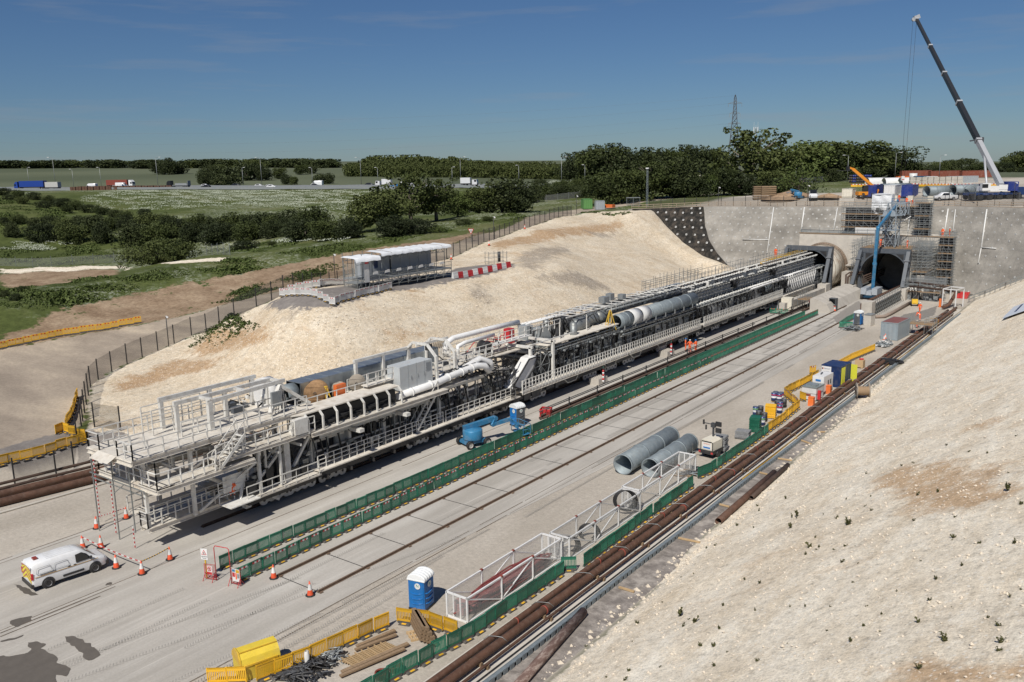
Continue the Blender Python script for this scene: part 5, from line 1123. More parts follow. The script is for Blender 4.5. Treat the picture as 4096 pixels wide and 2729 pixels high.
for x,y,z0,z1,lab in((-62.3,30.6,.5,5.2,'left striped red and white chain hanging from the platforms'),(-59.4,30.2,.1,4.6,'middle striped red and white chain hanging from the platforms'),(-55.8,29.6,.1,1.8,'short striped red and white chain under the lowest platform')):
 mb=MB()
 for k in range(int((z1-z0)/.16)):mb.mat(k%2).bb(x-.03,x+.03,y-.03,y+.03,z0+k*.16,z0+k*.16+.16)
 mb.build('hanging_chain',[red_paint,white_paint],None,None,lab,'chain')
 # --- gate at the walkway entrance
def text_mesh(s,size,m,parent,loc,rot,name='lettering',ext=.004,align='CENTER'):
 cu=bpy.data.curves.new('t','FONT'); cu.body=s; cu.size=size; cu.extrude=ext; cu.align_x=align; cu.align_y='CENTER'
 o=bpy.data.objects.new('t',cu); me=bpy.data.meshes.new_from_object(o); bpy.data.objects.remove(o)
 me.materials.clear(); me.materials.append(m); o=bpy.data.objects.new(name,me); C.objects.link(o); o.parent=parent; o.location=loc; o.rotation_euler=rot; return o
g=thing('walkway_gate','red tubular gate frame at the entrance between the two green barrier rows','gate',(-46.2,30.1,0),R(14))
mb=MB(); mb.tube([(-.55,0,0),(-.55,0,2.3),(-.45,0,2.45),(.55,0,2.45),(.65,0,2.35),(.65,0,0)],.028,8); mb.build('hoop',red_paint,g)
for s_,nm in((-1,'side_panel'),(1,'side_panel')):
 mb=MB(); x0=.65 if s_>0 else-.55
 mb.tube([(x0,0,.1),(x0,0,1.1),(x0+s_*.85,-.1,1.1),(x0+s_*.85,-.1,.1),(x0,0,.1)],.025,6)
 for k in range(8):xx=x0+s_*(.08+k*.1); mb.bar((xx,-.012*k,.15),(xx,-.012*k,1.08),.02)
 for xx in(x0+s_*.05,x0+s_*.8):mb.bar((xx,.3,0),(xx,-.1,.5),.03); mb.bar((xx,-.4,0),(xx,-.1,.5),.03)
 mb.build(nm,red_paint,g)
s1=thing('warning_sign','white caution sign with red pedestrian triangle on a yellow post by the red gate','sign',(-47.55,29.75,0),R(20))
mb=MB(); mb.bb(-.04,.04,.03,.09,0,1.4); mb.build('post',yellow_paint,s1)
mb=MB(); mb.bb(-.25,.25,-.01,.02,1.35,2.1); mb.build('board',white_paint,s1)
mb=MB(); mb.mat(0).prism([(-.20,-.014,1.68),(.20,-.014,1.68),(0,-.014,2.04)],(0,-.006,0)); mb.mat(1).prism([(-.14,-.021,1.715),(.14,-.021,1.715),(0,-.021,1.965)],(0,-.004,0)); mb.mat(2).bar((0,-.028,1.88),(.01,-.028,1.80),.035); mb.mat(2).bar((0,-.028,1.81),(-.045,-.028,1.73),.02); mb.mat(2).bar((.01,-.028,1.81),(.05,-.028,1.73),.02)
mb.build('warning_triangle',[red_paint,white_paint,black_mat],s1); text_mesh('CAUTION',.105,black_mat,s1,(0,-.016,1.56),(R(90),0,0)); text_mesh('Pedestrians',.07,black_mat,s1,(0,-.016,1.45),(R(90),0,0))
s2=thing('prohibition_sign','white and red no-entry sign low on the left panel of the red gate','sign',(-47.2,29.82,0),R(18))
mb=MB(); mb.mat(0).bb(-.2,.2,-.02,0,.35,.98); mb.mat(1).bb(-.18,.18,-.026,-.02,.37,.55); mb.mat(1).lathe((0,0,.78),[(.11,-.028),(.15,-.028),(.15,-.02)],20,'y'); mb.mat(1).bar((-.08,-.03,.86),(.08,-.03,.70),.03,.01); mb.mat(2).cyl((0,-.024,.78),(0,-.021,.78),.06,10); mb.build('board',[white_paint,red_paint,black_mat],s2)
s3=thing('notice_board','colourful safety notice poster on the right panel of the red gate','notice',(-45.05,30.3,0),R(14))
mb=MB()
for k,(x0,x1,z0,z1)in enumerate(((-.3,.3,.3,1.15),(-.28,-.05,.95,1.12),(.0,.27,.9,1.12),(-.28,-.08,.6,.9),(-.04,.07,.45,.88),(.1,.27,.55,.85),(-.28,.27,.33,.42))):mb.mat(k%6 if k else 0).bb(x0,x1,-.03-.004*min(k,1),-.005-.004*min(k,1)*0,z0,z1)
mb.build('poster',[white_paint,blue_paint,yellow_plastic,red_paint,hivis,mid_grey],s3)
# --- portable toilets
def toilet(loc,rz,lab,front,side):
 t=thing('portable_toilet',lab,'toilet',loc,rz,'portable toilets')
 mb=MB(); mb.bb(-.55,.55,-.55,.55,.1,2.0)
 for s_,ax in((-1,0),(1,0)):
  pass
 mb.build('cabin',side,t)
 mb=MB(); mb.bb(-.48,.48,-.58,-.55,.15,1.97)
 for k in range(3):
  z=.45+k*.32; mb.tube([(-.42,-.575,z+.06),(-.2,-.60,z-.04),(.1,-.60,z),(.42,-.575,z+.07)],.035,6)
 mb.build('door',front,t)
 mb=MB()
 for k in range(3):
  for s_ in(-1,1):z=.45+k*.32; mb.tube([(s_*.555,-.42,z+.06),(s_*.575,-.15,z-.04),(s_*.575,.15,z),(s_*.555,.42,z+.06)],.035,6)
 mb.build('side_ribs',side,t)
 mb=MB(); n=12; P=[(.60*math.cos(math.pi*k/n),1.98+.34*math.sin(math.pi*k/n))for k in range(n+1)]
 mb.prism([(x,-.60,z)for x,z in P],(0,1.2,0))
 for y in(-.48,-.24,0,.24,.48):
  Q=[(x*1.02,z+.035)for x,z in P]; mb.prism([(x,y-.05,z)for x,z in Q],(0,.10,0))
 mb.bb(-.61,.61,-.61,.61,1.93,2.0); mb.build('roof',mat('toilet_roof',(.74,.76,.76),.4,0,.04,2),t)
 mb=MB(); mb.bb(-.58,.58,-.58,.58,0,.12); mb.build('skid_base',black_mat,t)
 for rot,p in((0,(.12,-.605,1.62)),(1,(.58,.0,1.62))):
  mb=MB();
  if rot:mb.mat(0).cyl((p[0],p[1],p[2]),(p[0]+.02,p[1],p[2]),.19,20)
  else:mb.mat(0).cyl((p[0],p[1],p[2]),(p[0],p[1]-.02,p[2]),.19,20)
  e=mb.build('round_emblem',[white_paint],t); text_mesh('N',.26,mat('emblem_green',(.03,.22,.16),.5),t,(p[0]+(.024 if rot else 0),p[1]-(0 if rot else.024),p[2]+.02),(R(90),0,R(90)if rot else 0),'emblem_letter')
 return t
dkgrey=mat('toilet_grey',(.10,.11,.12),.45,0,.08,2,dirt=DUST,dirt_amt=.2)
toilet((-33.4,35.05,.015),R(-33+45),'blue toilet with white ribbed roof behind the yellow barriers, the nearest one',blue_plastic,blue_plastic)
toilet((-50.6,68.4,.02),R(-12),'blue toilet with grey sides beside the blue boom lift',blue_plastic,dkgrey)
toilet((-37.0,142.8,.015),R(-8),'grey-fronted toilet with blue side near the tunnel mouths',dkgrey,blue_plastic)
# --- brown slurry pipelines on the right
def pipeline(name,lab,x,z,r_,y0,y1,m,collars,cm,group=None,straps=()):
 t=thing(name,lab,'pipe',(x,y0,0),0,group)
 mb=MB(); pts=[]; y=y0
 while y<=y1:pts.append((.03*math.sin(y*.13+x),y-y0,z+.02*math.sin(y*.21))); y+=3
 mb.tube(pts,r_,16); mb.build('pipe_run',m,t)
 for yy in collars:
  if y0<yy<y1:mb=MB(); xx=.03*math.sin(yy*.13+x); mb.cyl((xx,yy-y0-.07,z),(xx,yy-y0+.07,z),r_*1.16,16); mb.build('collar',cm,t)
 mb=MB(); y=y0+2
 while y<y1:mb.bb(-r_*1.2,r_*1.2,y-y0-.08,y-y0+.08,.03,z-r_*.6); y+=6
 mb.build('support',timber,t); return t
redc=mat('red_collar',(.24,.055,.035),.6,0,.2,4)
pipeline('slurry_pipe','large rusty brown pipe nearest the green barriers, left of the pair',-27.32,.38,.185,12,163,rust,[36.4+9.25*k for k in range(14)],redc,'rusty slurry pipes on the right')
pipeline('slurry_pipe','thickest rusty brown pipe, right of the pair beside the green barriers',-26.62,.42,.235,12,165,rust,[38.3+9.3*k for k in range(14)],redc,'rusty slurry pipes on the right')
pipeline('slurry_pipe','thin rusty brown pipe on small brackets beside the pale concrete strip',-25.98,.33,.085,12,160,rust,[39+4.65*k for k in range(26)],rust_dark,'rusty slurry pipes on the right')
for i,y in enumerate(np.arange(34,160,4.6)):
 mb=MB(); mb.tube([(-27.6,y-.25,.4),(-27.4,y-.1,.6),(-27.0,y+.02,.66),(-26.55,y+.1,.70),(-26.3,y+.2,.5)],.02,5); mb.build('lashing_wire',galv_dull,None,None,'thin wire lashed over the brown pipes','wire','wires lashed over the brown pipes')
mb=MB(); mb.bb(-28.0,-25.25,8,166,.0,.06); mb.build('pipe_bed',concrete,kind='structure')
mb=MB(); mb.bb(-25.72,-25.60,8,162,.062,.09); mb.bb(-25.42,-25.38,8,162,.062,.11); mb.build('cable_run',black_rubber,None,None,'long black cables lying on the concrete beside the thin brown pipe','cable')
tr=thing('cable_tray','long ribbed galvanised tray edging the concrete strip beside the grey gravel','cable tray',(-25.1,8,0)); mb=MB(); y=0
while y<152:x0=.05*math.sin(y*.3); mb.bb(x0-.14,x0-.10,y,y+.55,.02,.34); mb.bb(x0-.10,x0+.12,y,y+.55,.26,.32); mb.bb(x0+.10,x0+.14,y,y+.36,.02,.32); y+=.56
mb.build('tray_channel',galv,tr)
grv=mat('grey_gravel',(.23,.205,.185),.95,0,.35,1.2,bump=.8,bscale=9,dirt=(.50,.46,.41),dirt_amt=.6,dscale=.6)
flat('gravel_verge',[(-25.0,8),(-22.5,20),(-22.7,36),(-23.0,50),(-23.6,70),(-24.2,90),(-24.5,120),(-25.0,160)],.035,grv,kind='structure')
def cylthing(name,lab,a,b,r_,m,t_=.02,cat='pipe'):mb=MB(); mb.pipe(a,b,r_,t_,24); return mb.build(name,m,None,None,lab,cat)
cylthing('loose_pipe','loose purplish pipe dusted with chalk lying by the tray at the bottom edge',(-23.5,31,.30),(-24.75,39.6,.30),.27,mat('dusty_pipe',(.15,.10,.085),.8,0,.2,2,dirt=(.42,.36,.32),dirt_amt=.8,dscale=2,stretch=(3,.8,3)))
cylthing('loose_pipe','loose open rusty pipe at the foot of the chalk slope, nearer one',(-23.55,56.3,.28),(-23.8,68.5,.28),.26,rust); cylthing('loose_pipe','thinner rusty pipe tucked behind the loose open one on the slope foot',(-23.2,61.8,.35),(-23.35,70.5,.45),.19,rust_dark)
mb=MB(); mb.tube([(-25.9+.35*math.sin(y*.11),y,.1)for y in range(66,150,3)]+[(-26.6,150,.7),(-27.4,151,.7),(-29,152,.05)],.035,5); mb.build('yellow_cable',yellow_plastic,None,None,'thin yellow cable snaking along the pale concrete strip beside the tray','cable')
for i,(x0,x1,z,r_,lab)in enumerate(((-72.6,-70.0,.35,.34,'thickest rusty pipe at the left edge, nearest the pale kerb'),(-74.6,-72.0,.38,.30,'second thick rusty pipe at the left edge'),(-75.8,-73.4,.45,.13,'lower thin rusty pipe at the left edge'),(-76.6,-74.6,.6,.13,'upper thin rusty pipe at the left edge under the bank'))):
 t=thing('slurry_pipe',lab,'pipe',(x0,15,0),0,'rusty slurry pipes on the left'); mb=MB(); mb.tube([(-1.5,0,z),(0,12,z),(x1-x0,28,z),(x1-x0+.5,60,z)],r_,14); mb.build('pipe_run',rust if i<2 else rust_dark,t)
 for k in range(6):mb=MB(); f_=(x1-x0)*(k*5-6)/16 if k*5>12 else-1.5+1.5*k*5/12;
mb=MB(); mb.tube([(-72.6,15,.08),(-70.9,27,.08),(-69.9,40,.08),(-69.6,60,.08)],.10,6); mb.build('pale_kerb',concrete,None,None,'pale concrete edging beside the left rusty pipes','kerb')
t=thing('pipe_rack','rack of dark pipes on black posts running beside the inner green barriers','pipe rack',(-49.4,71,0))
for x,z,r_,y1 in((0,1.25,.05,100),(-.15,.55,.10,100),(.1,.30,.12,98),(-.3,.25,.12,90),(-.45,.85,.06,60)):
 mb=MB(); mb.tube([(x,.3*z,z),(x,y1*.5,z),(x+.2,y1,z)],r_,10); mb.build('dark_pipe',rust_dark if r_>.08 else black_mat,t)
for k in range(16):mb=MB(); mb.bb(-.05,.05,-.05,.05,0,1.4); mb.bb(-.5,.35,-.04,.04,.05,.14); mb.bb(-.3,.15,-.03,.03,1.15,1.2); mb.build('post',black_mat,t,(0,5.3+k*5.9,0))
# --- white mesh cages
meshm=mat('white_mesh',(.62,.62,.60),.7,0,.04,2,alpha=.34)
def cage(x0,y0,lab,L_=9.9,W_=1.55,H_=1.6,dx=0):
 t=thing('mesh_cage',lab,'cage',(x0,y0,0),math.atan2(-dx,L_),'white mesh cages'); mb=MB(); b=.10
 for x in(0,W_):
  for z in(b/2,H_-b/2):mb.bar((x,0,z),(x,L_,z),b)
  for k in range(4):mb.bar((x,k*L_/3,0),(x,k*L_/3,H_),b)
  for k in range(3):
   mb.bar((x,k*L_/3,.1)if k%2 else(x,(k+1)*L_/3,.1),(x,(k+1)*L_/3,H_-.1)if k%2 else(x,k*L_/3,H_-.1),.07)
 for y in(0,L_):
  for z in(b/2,H_-b/2):mb.bar((0,y,z),(W_,y,z),b)
  for k in(1,2):mb.bar((k*W_/3,y,0),(k*W_/3,y,H_),.07)
 mb.build('frame',white_paint,t); mb=MB()
 for x in(.0,W_):mb.add([(x,0,.1),(x,L_,.1),(x,L_,H_-.1),(x,0,H_-.1)],[(0,1,2,3)])
 for y in(.0,L_):mb.add([(0,y,.1),(W_,y,.1),(W_,y,H_-.1),(0,y,H_-.1)],[(0,1,2,3)])
 mb.build('mesh_sides',meshm,t)
 for x in(0,W_):
  for k in(1,2):mb=MB(); mb.bb(x-.08,x+.08,k*L_/3-.08,k*L_/3+.08,H_-.02,H_+.05); mb.build('corner_cap',redc,t)
 return t
cage(-31.4,35.1,'nearest white mesh cage, full of coiled red hoses')
cage(-31.0,45.4,'middle white mesh cage with black hoop hoses inside')
cage(-31.2,55.7,'farthest white mesh cage, empty, beside the big steel ducts')
mb=MB(); rr=random.Random(4)
for k in range(34):
 cx=-30.6+rr.uniform(-.35,.35); cy=39.9+rr.uniform(-.6,.6); a=rr.uniform(3.2,4.6); z=.15+k*.018
 mb.tube([(cx+(.35+.1*rr.random())*math.sin(q*.4189),cy+a*math.cos(q*.4189)*(.9+.1*rr.random()),z*.7+.15*abs(math.sin(q*.21+k))+.25*max(0,math.sin(q*.2094))*rr.random())for q in range(16)],.05,6)
for k in range(7):mb.tube([(-30.9+.45*math.cos(q*.5),35.9+.45*math.sin(q*.5),.1+k*.1)for q in range(14)],.055,6)
mb.build('red_hoses',mat('red_hose',(.20,.05,.048),.6,0,.15,4),None,None,'tangle of dull red hoses lying inside the nearest white cage','hose')
for i,(y,z,r_,lab)in enumerate(((54.2,1.15,.75,'large black coil standing at the far end of the middle white cage'),(46.5,.5,.55,'black hoop hose at the near end of the middle white cage'),(49.0,.5,.6,'second black hoop hose halfway along the middle white cage'))):
 mb=MB()
 for k in range(5):mb.tube([(-30.3+.08*k+(r_+.02*k)*math.cos(q*.2618)*.8,y+(r_)*math.cos(q*.2618)*.6,z+(r_+.02*k)*math.sin(q*.2618))for q in range(25)],.04,6)
 mb.build('hose_coil',black_rubber,None,None,lab,'hose coil')
 # --- spiral steel ducts
for x,y,L_,r_,lab in((-34.55,61.7,9.6,.86,'longer spiral-ribbed galvanised duct lying on the gravel'),(-32.3,62.4,8.2,.80,'shorter spiral-ribbed galvanised duct beside the farthest cage')):
 t=thing('steel_duct',lab,'duct',(x,y,r_+.02),R(1.5),'galvanised ducts on the ground'); mb=MB(); mb.pipe((0,0,0),(0,L_,0),r_,.03,36); mb.build('duct_shell',galv,t)
 mb=MB(); y_=.2
 while y_<L_-.2:mb.lathe((0,0,0),[(r_,y_),(r_+.014,y_+.03),(r_,y_+.06)],36,'y'); y_+=.17
 mb.build('spiral_rib',galv,t)
 for y_ in(0,L_*.34,L_*.67,L_-.12):mb=MB(); mb.lathe((0,0,0),[(r_,y_),(r_+.055,y_),(r_+.055,y_+.12),(r_,y_+.12)],36,'y'); mb.build('flange',galv,t)
 # --- lighting tower, stacks, drums
t=thing('lighting_tower','cream lighting tower trailer with folded black floodlights by the green barriers','lighting tower',(-30.3,70.2,0),R(-6))
cream=mat('cream_paint',(.66,.62,.52),.45,0,.05,2,dirt=DUST,dirt_amt=.3)
mb=MB(); mb.prism([(-.6,-.7,.75),(.6,-.7,.75),(.6,-.7,1.55),(.42,-.7,1.75),(-.42,-.7,1.75),(-.6,-.7,1.55)],(0,1.7,0)); mb.build('hood',cream,t)
mb=MB(); mb.bb(-.66,.66,-.8,1.1,.42,.75); mb.bb(-.7,.7,-.86,-.78,.45,.8); mb.cyl((-.72,.2,.32),(-.55,.2,.32),.3,16); mb.cyl((.55,.2,.32),(.72,.2,.32),.3,16); mb.bb(-.62,-.54,-.715,-.7,.78,1.55); mb.bb(.54,.62,-.715,-.7,.78,1.55); mb.bb(-.5,.5,-.715,-.7,1.5,1.6); mb.build('chassis',black_mat,t)
mb=MB(); mb.bb(-.42,.42,-.712,-.7,.85,1.45); mb.build('rear_panel',white_paint,t); text_mesh('GENERAC',.15,mat('logo_orange',(.6,.2,.05),.5),t,(0,-.716,1.34),(R(90),0,0));
mb=MB(); mb.bb(-.34,.34,-.718,-.712,.92,1.06); mb.build('blue_label',blue_plastic,t)
for s_ in(-1,1):mb=MB(); mb.bb(s_*.62-.1,s_*.62+.1,-.88,-.86,.52,.68); mb.build('tail_light',red_paint,t)
mb=MB(); mb.bar((-.05,.5,.8),(-.05,.5,3.0),.14); mb.bar((-.95,.5,2.85),(.75,.5,2.85),.07); mb.bb(-.25,.15,.35,.65,2.6,3.0); mb.build('mast',dark_steel,t)
for x,z,rz_ in((-1.0,2.95,.9),(-.75,2.5,1.2),(.5,3.0,0),(.5,2.4,0)):
 mb=MB(); mb.box((x,.42,z),(.55 if rz_==0 else.14,.14,.42),rz_*.3); mb.build('floodlight',black_mat,t)
mb=MB(); mb.bar((-1.3,-.9,0),(-1.3,-.9,1.2),.07); mb.bar((-1.3,-.9,.4),(-.6,-.6,.55),.06); mb.build('stabiliser',galv_dull,t)
footm=mat('foot_rubber',(.12,.11,.10),.9)
greyfoot=mat('grey_feet',(.22,.225,.23),.8,0,.15,3)
def stack(name,lab,loc,rz,w_,d_,h_,n,m,cat,wob=.03):
 mb=MB(); rr=random.Random(int(loc[1]*10)); dz=h_/n
 for k in range(n):
  ox,oy=rr.uniform(-wob,wob),rr.uniform(-wob,wob); mb.bb(-w_/2+ox,w_/2+ox,-d_/2+oy,d_/2+oy,k*dz+.1,k*dz+dz*.78+.1)
  for j in range(6):x=-w_/2+w_*(j+.5)/6+ox; mb.bb(x-.04,x+.04,-d_/2+oy-.02,d_/2+oy+.02,k*dz+.08,k*dz+dz*.9+.1)
 return mb.build(name,m,None,loc,lab,cat,rz=rz)
stack('barrier_foot_stack','tall stack of grey barrier feet behind the lighting tower',(-30.22,72.15,0.00)[:2]+(0,),R(5),1.2,1.0,1.4,11,greyfoot,'stack',.05)
stack('barrier_foot_stack','low stack of grey barrier feet by the tall green stack',(-29.86,76.69,0.00)[:2]+(0,),R(8),1.3,1.0,.75,6,greyfoot,'stack',.06)
stack('barrier_stack','tall stack of folded green barriers behind the barrier row',(-29.70,79.46,0.00)[:2]+(0,),R(10),1.0,1.0,1.45,20,green_plastic,'stack')
stack('barrier_stack','stack of yellow barriers laid flat beside the drums',(-30.17,84.92,0.00)[:2]+(0,),R(15),1.05,1.05,1.25,18,yellow_plastic,'stack')
drumblue=mat('drum_blue',(.03,.06,.20),.35,.2,.1,2); drumlid=mat('drum_lid',(.30,.31,.32),.35,.6,.1,2)
def drum(loc,m,band,lab,group):
 t=thing('oil_drum',lab,'drum',loc,random.random()*6,group); mb=MB(); mb.lathe((0,0,0),[(0,0),(.29,0),(.29,.28),(.305,.30),(.29,.32),(.29,.58),(.305,.60),(.29,.62),(.29,.88),(.27,.89),(.27,.86),(0,.86)],20); mb.build('barrel',m,t)
 mb=MB(); mb.lathe((0,0,0),[(0,.865),(.272,.867),(.285,.895),(.295,.88)],20); mb.build('lid',drumlid,t)
 if band:
  mb=MB(); mb.mat(0).lathe((0,0,0),[(.294,.64),(.294,.74)],20); mb.mat(1).lathe((0,0,0),[(.294,.34),(.294,.55)],20); mb.build('label_band',[mat('band_green',(.25,.50,.12),.5)if band==1 else red_paint,white_paint],t)
G1,G2='drums by the tall green stack','drums behind the yellow barrier stack'
for p,m_,b_,lab in(((-31.80,84.99,0.00),drumblue,1,'blue drum with green band, front left of the drum group'),((-31.44,85.50,0.00),black_mat,0,'black drum beside the blue one with a green band'),((-30.93,83.61,0.00),black_mat,0,'black drum hemmed in behind the tall green stack'),((-30.20,83.28,0.00),black_mat,0,'black drum nearest the corner of green and yellow barriers'),((-29.90,81.88,0.00),drumblue,1,'blue drum squeezed between the green stack and the barriers')):drum((p[0],p[1],.01),m_,b_,lab,G1)
for p,m_,b_,lab in(((-30.76,88.54,0.00),black_mat,0,'black drum in front of the wrapped drums'),((-30.34,89.41,0.00),black_mat,0,'black drum right of the wrapped drums, by the strip barriers'),((-29.97,87.01,0.00),drumblue,2,'blue drum with red band against the yellow barriers'),((-30.34,88.23,0.00),drumblue,2,'blue drum with a valve between black drums')):drum((p[0],p[1],.01),m_,b_,lab,G2)
for k,(dx,dy)in enumerate(((-.3,-.3),(.3,-.3),(-.3,.3),(.3,.3))):drum((-31.7+dx,91.2+dy,.16),drumblue,2,'blue drum with red band shrink-wrapped on a pallet','wrapped drums on the pallet')
def pallet(loc,rz,lab,m=None):
 mb=MB()
 for k in range(3):mb.bb(-.5+k*.43,-.36+k*.43,-.6,.6,0,.1)
 for k in range(6):mb.bb(-.5,.5,-.6+k*.215,-.48+k*.215,.1,.13)
 return mb.build('pallet',m or ply,None,loc,lab,'pallet',rz=rz)
pallet((-31.7,91.2,.01),0,'wooden pallet under the four wrapped drums')
# --- fuel tank, generator, navy container
t=thing('fuel_tank','white boxy fuel tank with grey lid behind the lone yellow barrier','tank',(-28.9,94.6,0),R(-4))
mb=MB(); mb.bb(-.75,.75,-1.1,1.1,.1,.85); mb.bb(-.8,.8,-1.15,1.15,.85,1.45); mb.build('tank_body',white_paint,t); mb=MB(); mb.bb(-.83,.83,-1.18,1.18,1.45,1.56); mb.bb(-.5,.55,-.8,.2,1.56,1.72); mb.build('lid',mat('lid_grey',(.30,.34,.34),.35,.3),t); mb=MB(); mb.bb(-.3,.2,-1.16,-1.11,.55,.75); mb.build('label',redc,t)
t=thing('generator','white generator set between the fuel tank and the navy container','generator',(-28.9,98.0,0),R(-4))
mb=MB(); mb.bb(-.65,.65,-1.4,1.4,.35,2.1); mb.build('canopy',white_paint,t); mb=MB(); mb.bb(-.66,.66,-1.35,1.35,.1,.35); mb.bb(.655,.67,-.2,.1,1.0,1.5); mb.bb(.655,.67,.5,.8,1.0,1.5); mb.tube([(-.1,-.4,2.1),(-.1,-.3,2.25),(-.1,.1,2.25)],.07,8); mb.build('base_frame',dark_steel,t); mb=MB(); mb.bb(-.3,.3,-1.41,-1.40,1.5,1.75); mb.build('blue_label',blue_plastic,t)
t=thing('cable_box','red standpipe box beside the fuel tank','box',(-27.95,93.8,0)); mb=MB(); mb.bb(-.15,.15,-.15,.15,.2,1.2); mb.build('box',red_paint,t); mb=MB(); mb.bb(-.2,.2,-.2,.2,0,.2); mb.build('foot',black_mat,t)
for i,(p,lab)in enumerate((((-28.1,91.6),'orange box against the pipes, nearer one'),((-28.1,97.6),'orange box against the pipes beside the generator'))):
 t=thing('orange_box',lab,'box',(p[0],p[1],0),0,'orange boxes by the pipes'); mb=MB(); mb.box((0,0,.45),(.6,.6,.9),0,.92); mb.build('box',orange_paint,t); mb=MB(); mb.bb(-.3,.3,-.3,.3,.9,.98); mb.build('lid',orange_paint,t)
def container(name,lab,loc,rz,L_,m,H_=2.6,W_=2.44,roofm=None,group=None,cat='container',doors=None):
 """corrugated box, long axis along local y"""
 t=thing(name,lab,cat,loc,rz,group); mb=MB()
 n=int(L_/.28)
 for s_ in(-1,1):
  P=[]
  for k in range(n+1):
   y=-L_/2+L_*k/n; o=.035 if k%2 else 0; P.append((s_*(W_/2-.02-o),y))
  for a,b in zip(P,P[1:]):
   q=[(a[0],a[1],.15),(b[0],b[1],.15),(b[0],b[1],H_-.12),(a[0],a[1],H_-.12)]; mb.add(q,[(0,1,2,3)if s_>0 else(3,2,1,0)])
 m_=int(W_/.28)
 for s_ in(-1,1):
  P=[(-W_/2+W_*k/m_,s_*(L_/2-.02-(.035 if k%2 else 0)))for k in range(m_+1)]
  for a,b in zip(P,P[1:]):mb.add([(a[0],a[1],.15),(b[0],b[1],.15),(b[0],b[1],H_-.12),(a[0],a[1],H_-.12)],[(0,1,2,3)if s_<0 else(3,2,1,0)])
 mb.build('walls',m,t); mb=MB()
 for x in(-1,1):
  for y in(-1,1):mb.bb(x*W_/2,x*(W_/2-.14),y*L_/2,y*(L_/2-.14),0,H_)
  mb.bb(x*W_/2,x*(W_/2-.1),-L_/2+.14,L_/2-.14,0,.16); mb.bb(x*W_/2,x*(W_/2-.1),-L_/2+.14,L_/2-.14,H_-.13,H_)
 for y in(-1,1):mb.bb(-W_/2+.14,W_/2-.14,y*L_/2,y*(L_/2-.1),0,.16); mb.bb(-W_/2+.14,W_/2-.14,y*L_/2,y*(L_/2-.1),H_-.13,H_)
 mb.build('corner_frame',m,t); mb=MB(); mb.bb(-W_/2+.05,W_/2-.05,-L_/2+.05,L_/2-.05,H_-.06,H_-.02); mb.build('roof',roofm or m,t)
 return t
t=container('site_container','navy container with bright yellow doors and a white DAVLAV sign',(-28.7,102.4,.02),R(-6),3.2,navy,2.5,2.3)
yel=mat('door_yellow',(.62,.62,.05),.5,0,.05,2)
mb=MB(); mb.bb(1.17,1.22,-1.35,-.35,.15,2.3); mb.build('door',yel,t); mb=MB(); mb.bb(1.17,1.9,1.45,1.5,.15,2.3); mb.build('door',yel,t)
mb=MB(); mb.bb(-1.1,.05,-1.66,-1.61,1.55,2.35); mb.build('sign_board',white_paint,t); text_mesh('DAVLAV',.20,navy,t,(-.42,-1.665,2.08),(R(90),0,0)); text_mesh('01375 398 398',.11,navy,t,(-.5,-1.665,1.74),(R(90),0,0))
mb=MB(); mb.mat(0).bb(-1.04,-.94,-1.67,-1.66,1.98,2.18); mb.mat(1).bb(-.93,-.86,-1.67,-1.66,1.98,2.18); mb.build('sign_logo',[black_mat,orange_paint],t)
t=container('site_container','grey container with brown roof beside the brown pipes near the tunnels',(-29.7,135.2,.02),R(-4),5.6,mat('container_grey',(.27,.32,.35),.5,.1,.06,2,dirt=DUST,dirt_amt=.2),2.6,2.44,mat('roof_brown',(.20,.08,.07),.6,0,.15,1))
t=thing('open_crate','plywood crate with a red tool on top beside the far yellow barriers','crate',(-28.63,112.46,0.00)[:2]+(.01,)); mb=MB(); mb.bb(-.5,.5,-.5,.5,.12,1.0); mb.build('crate_box',ply,t); mb=MB(); mb.cyl((-.1,0,1.08),(.4,.1,1.12),.12,10); mb.build('red_tool',red_paint,t); mb=MB(); mb.bb(-.5,-.3,-.5,.5,0,.12); mb.bb(.3,.5,-.5,.5,0,.12); mb.build('runner',ply,t)
reel(.9,1.3,.5,'cable_reel','empty weathered wooden drum on the foot of the right chalk slope',(-24.3,97.3,.02),R(115),greyreel,timber)
mb=MB(); rr=random.Random(5)
for k in range(16):mb.box((rr.uniform(-.9,.9),rr.uniform(-.7,.7),.15+rr.random()*.35),(rr.uniform(.5,1.1),rr.uniform(.4,.9),.14),rr.random()*3)
mb.build('black_sheeting',black_rubber,None,(-25.65,116.40,0.00)[:2]+(.1,),'heap of black sheeting beside the tray above the wooden drum','sheeting')
for k,(p,q)in enumerate((((-24.51,82.24,0.00),(-23.89,82.64,0.00)),((-25.25,72.58,0.00),(-23.76,72.75,0.00)),((-25.58,79.15,0.00),(-23.83,78.22,0.00)),((-25.19,68.31,0.00),(-24.26,68.18,0.00)),((-25.15,59.82,0.00),(-24.13,59.74,0.00)),((-24.86,52.42,0.00),(-23.29,52.59,0.00)),((-24.70,43.72,0.00),(-23.63,43.73,0.00)))):
 mb=MB(); mb.bar((p[0],p[1],.12),(q[0],q[1],max(.12,tz(q[0],q[1])+.1)),.14,.1); mb.build('timber_baulk',ply,None,None,'short timber baulk across the grey gravel at the slope foot','timber','timber baulks on the gravel verge')
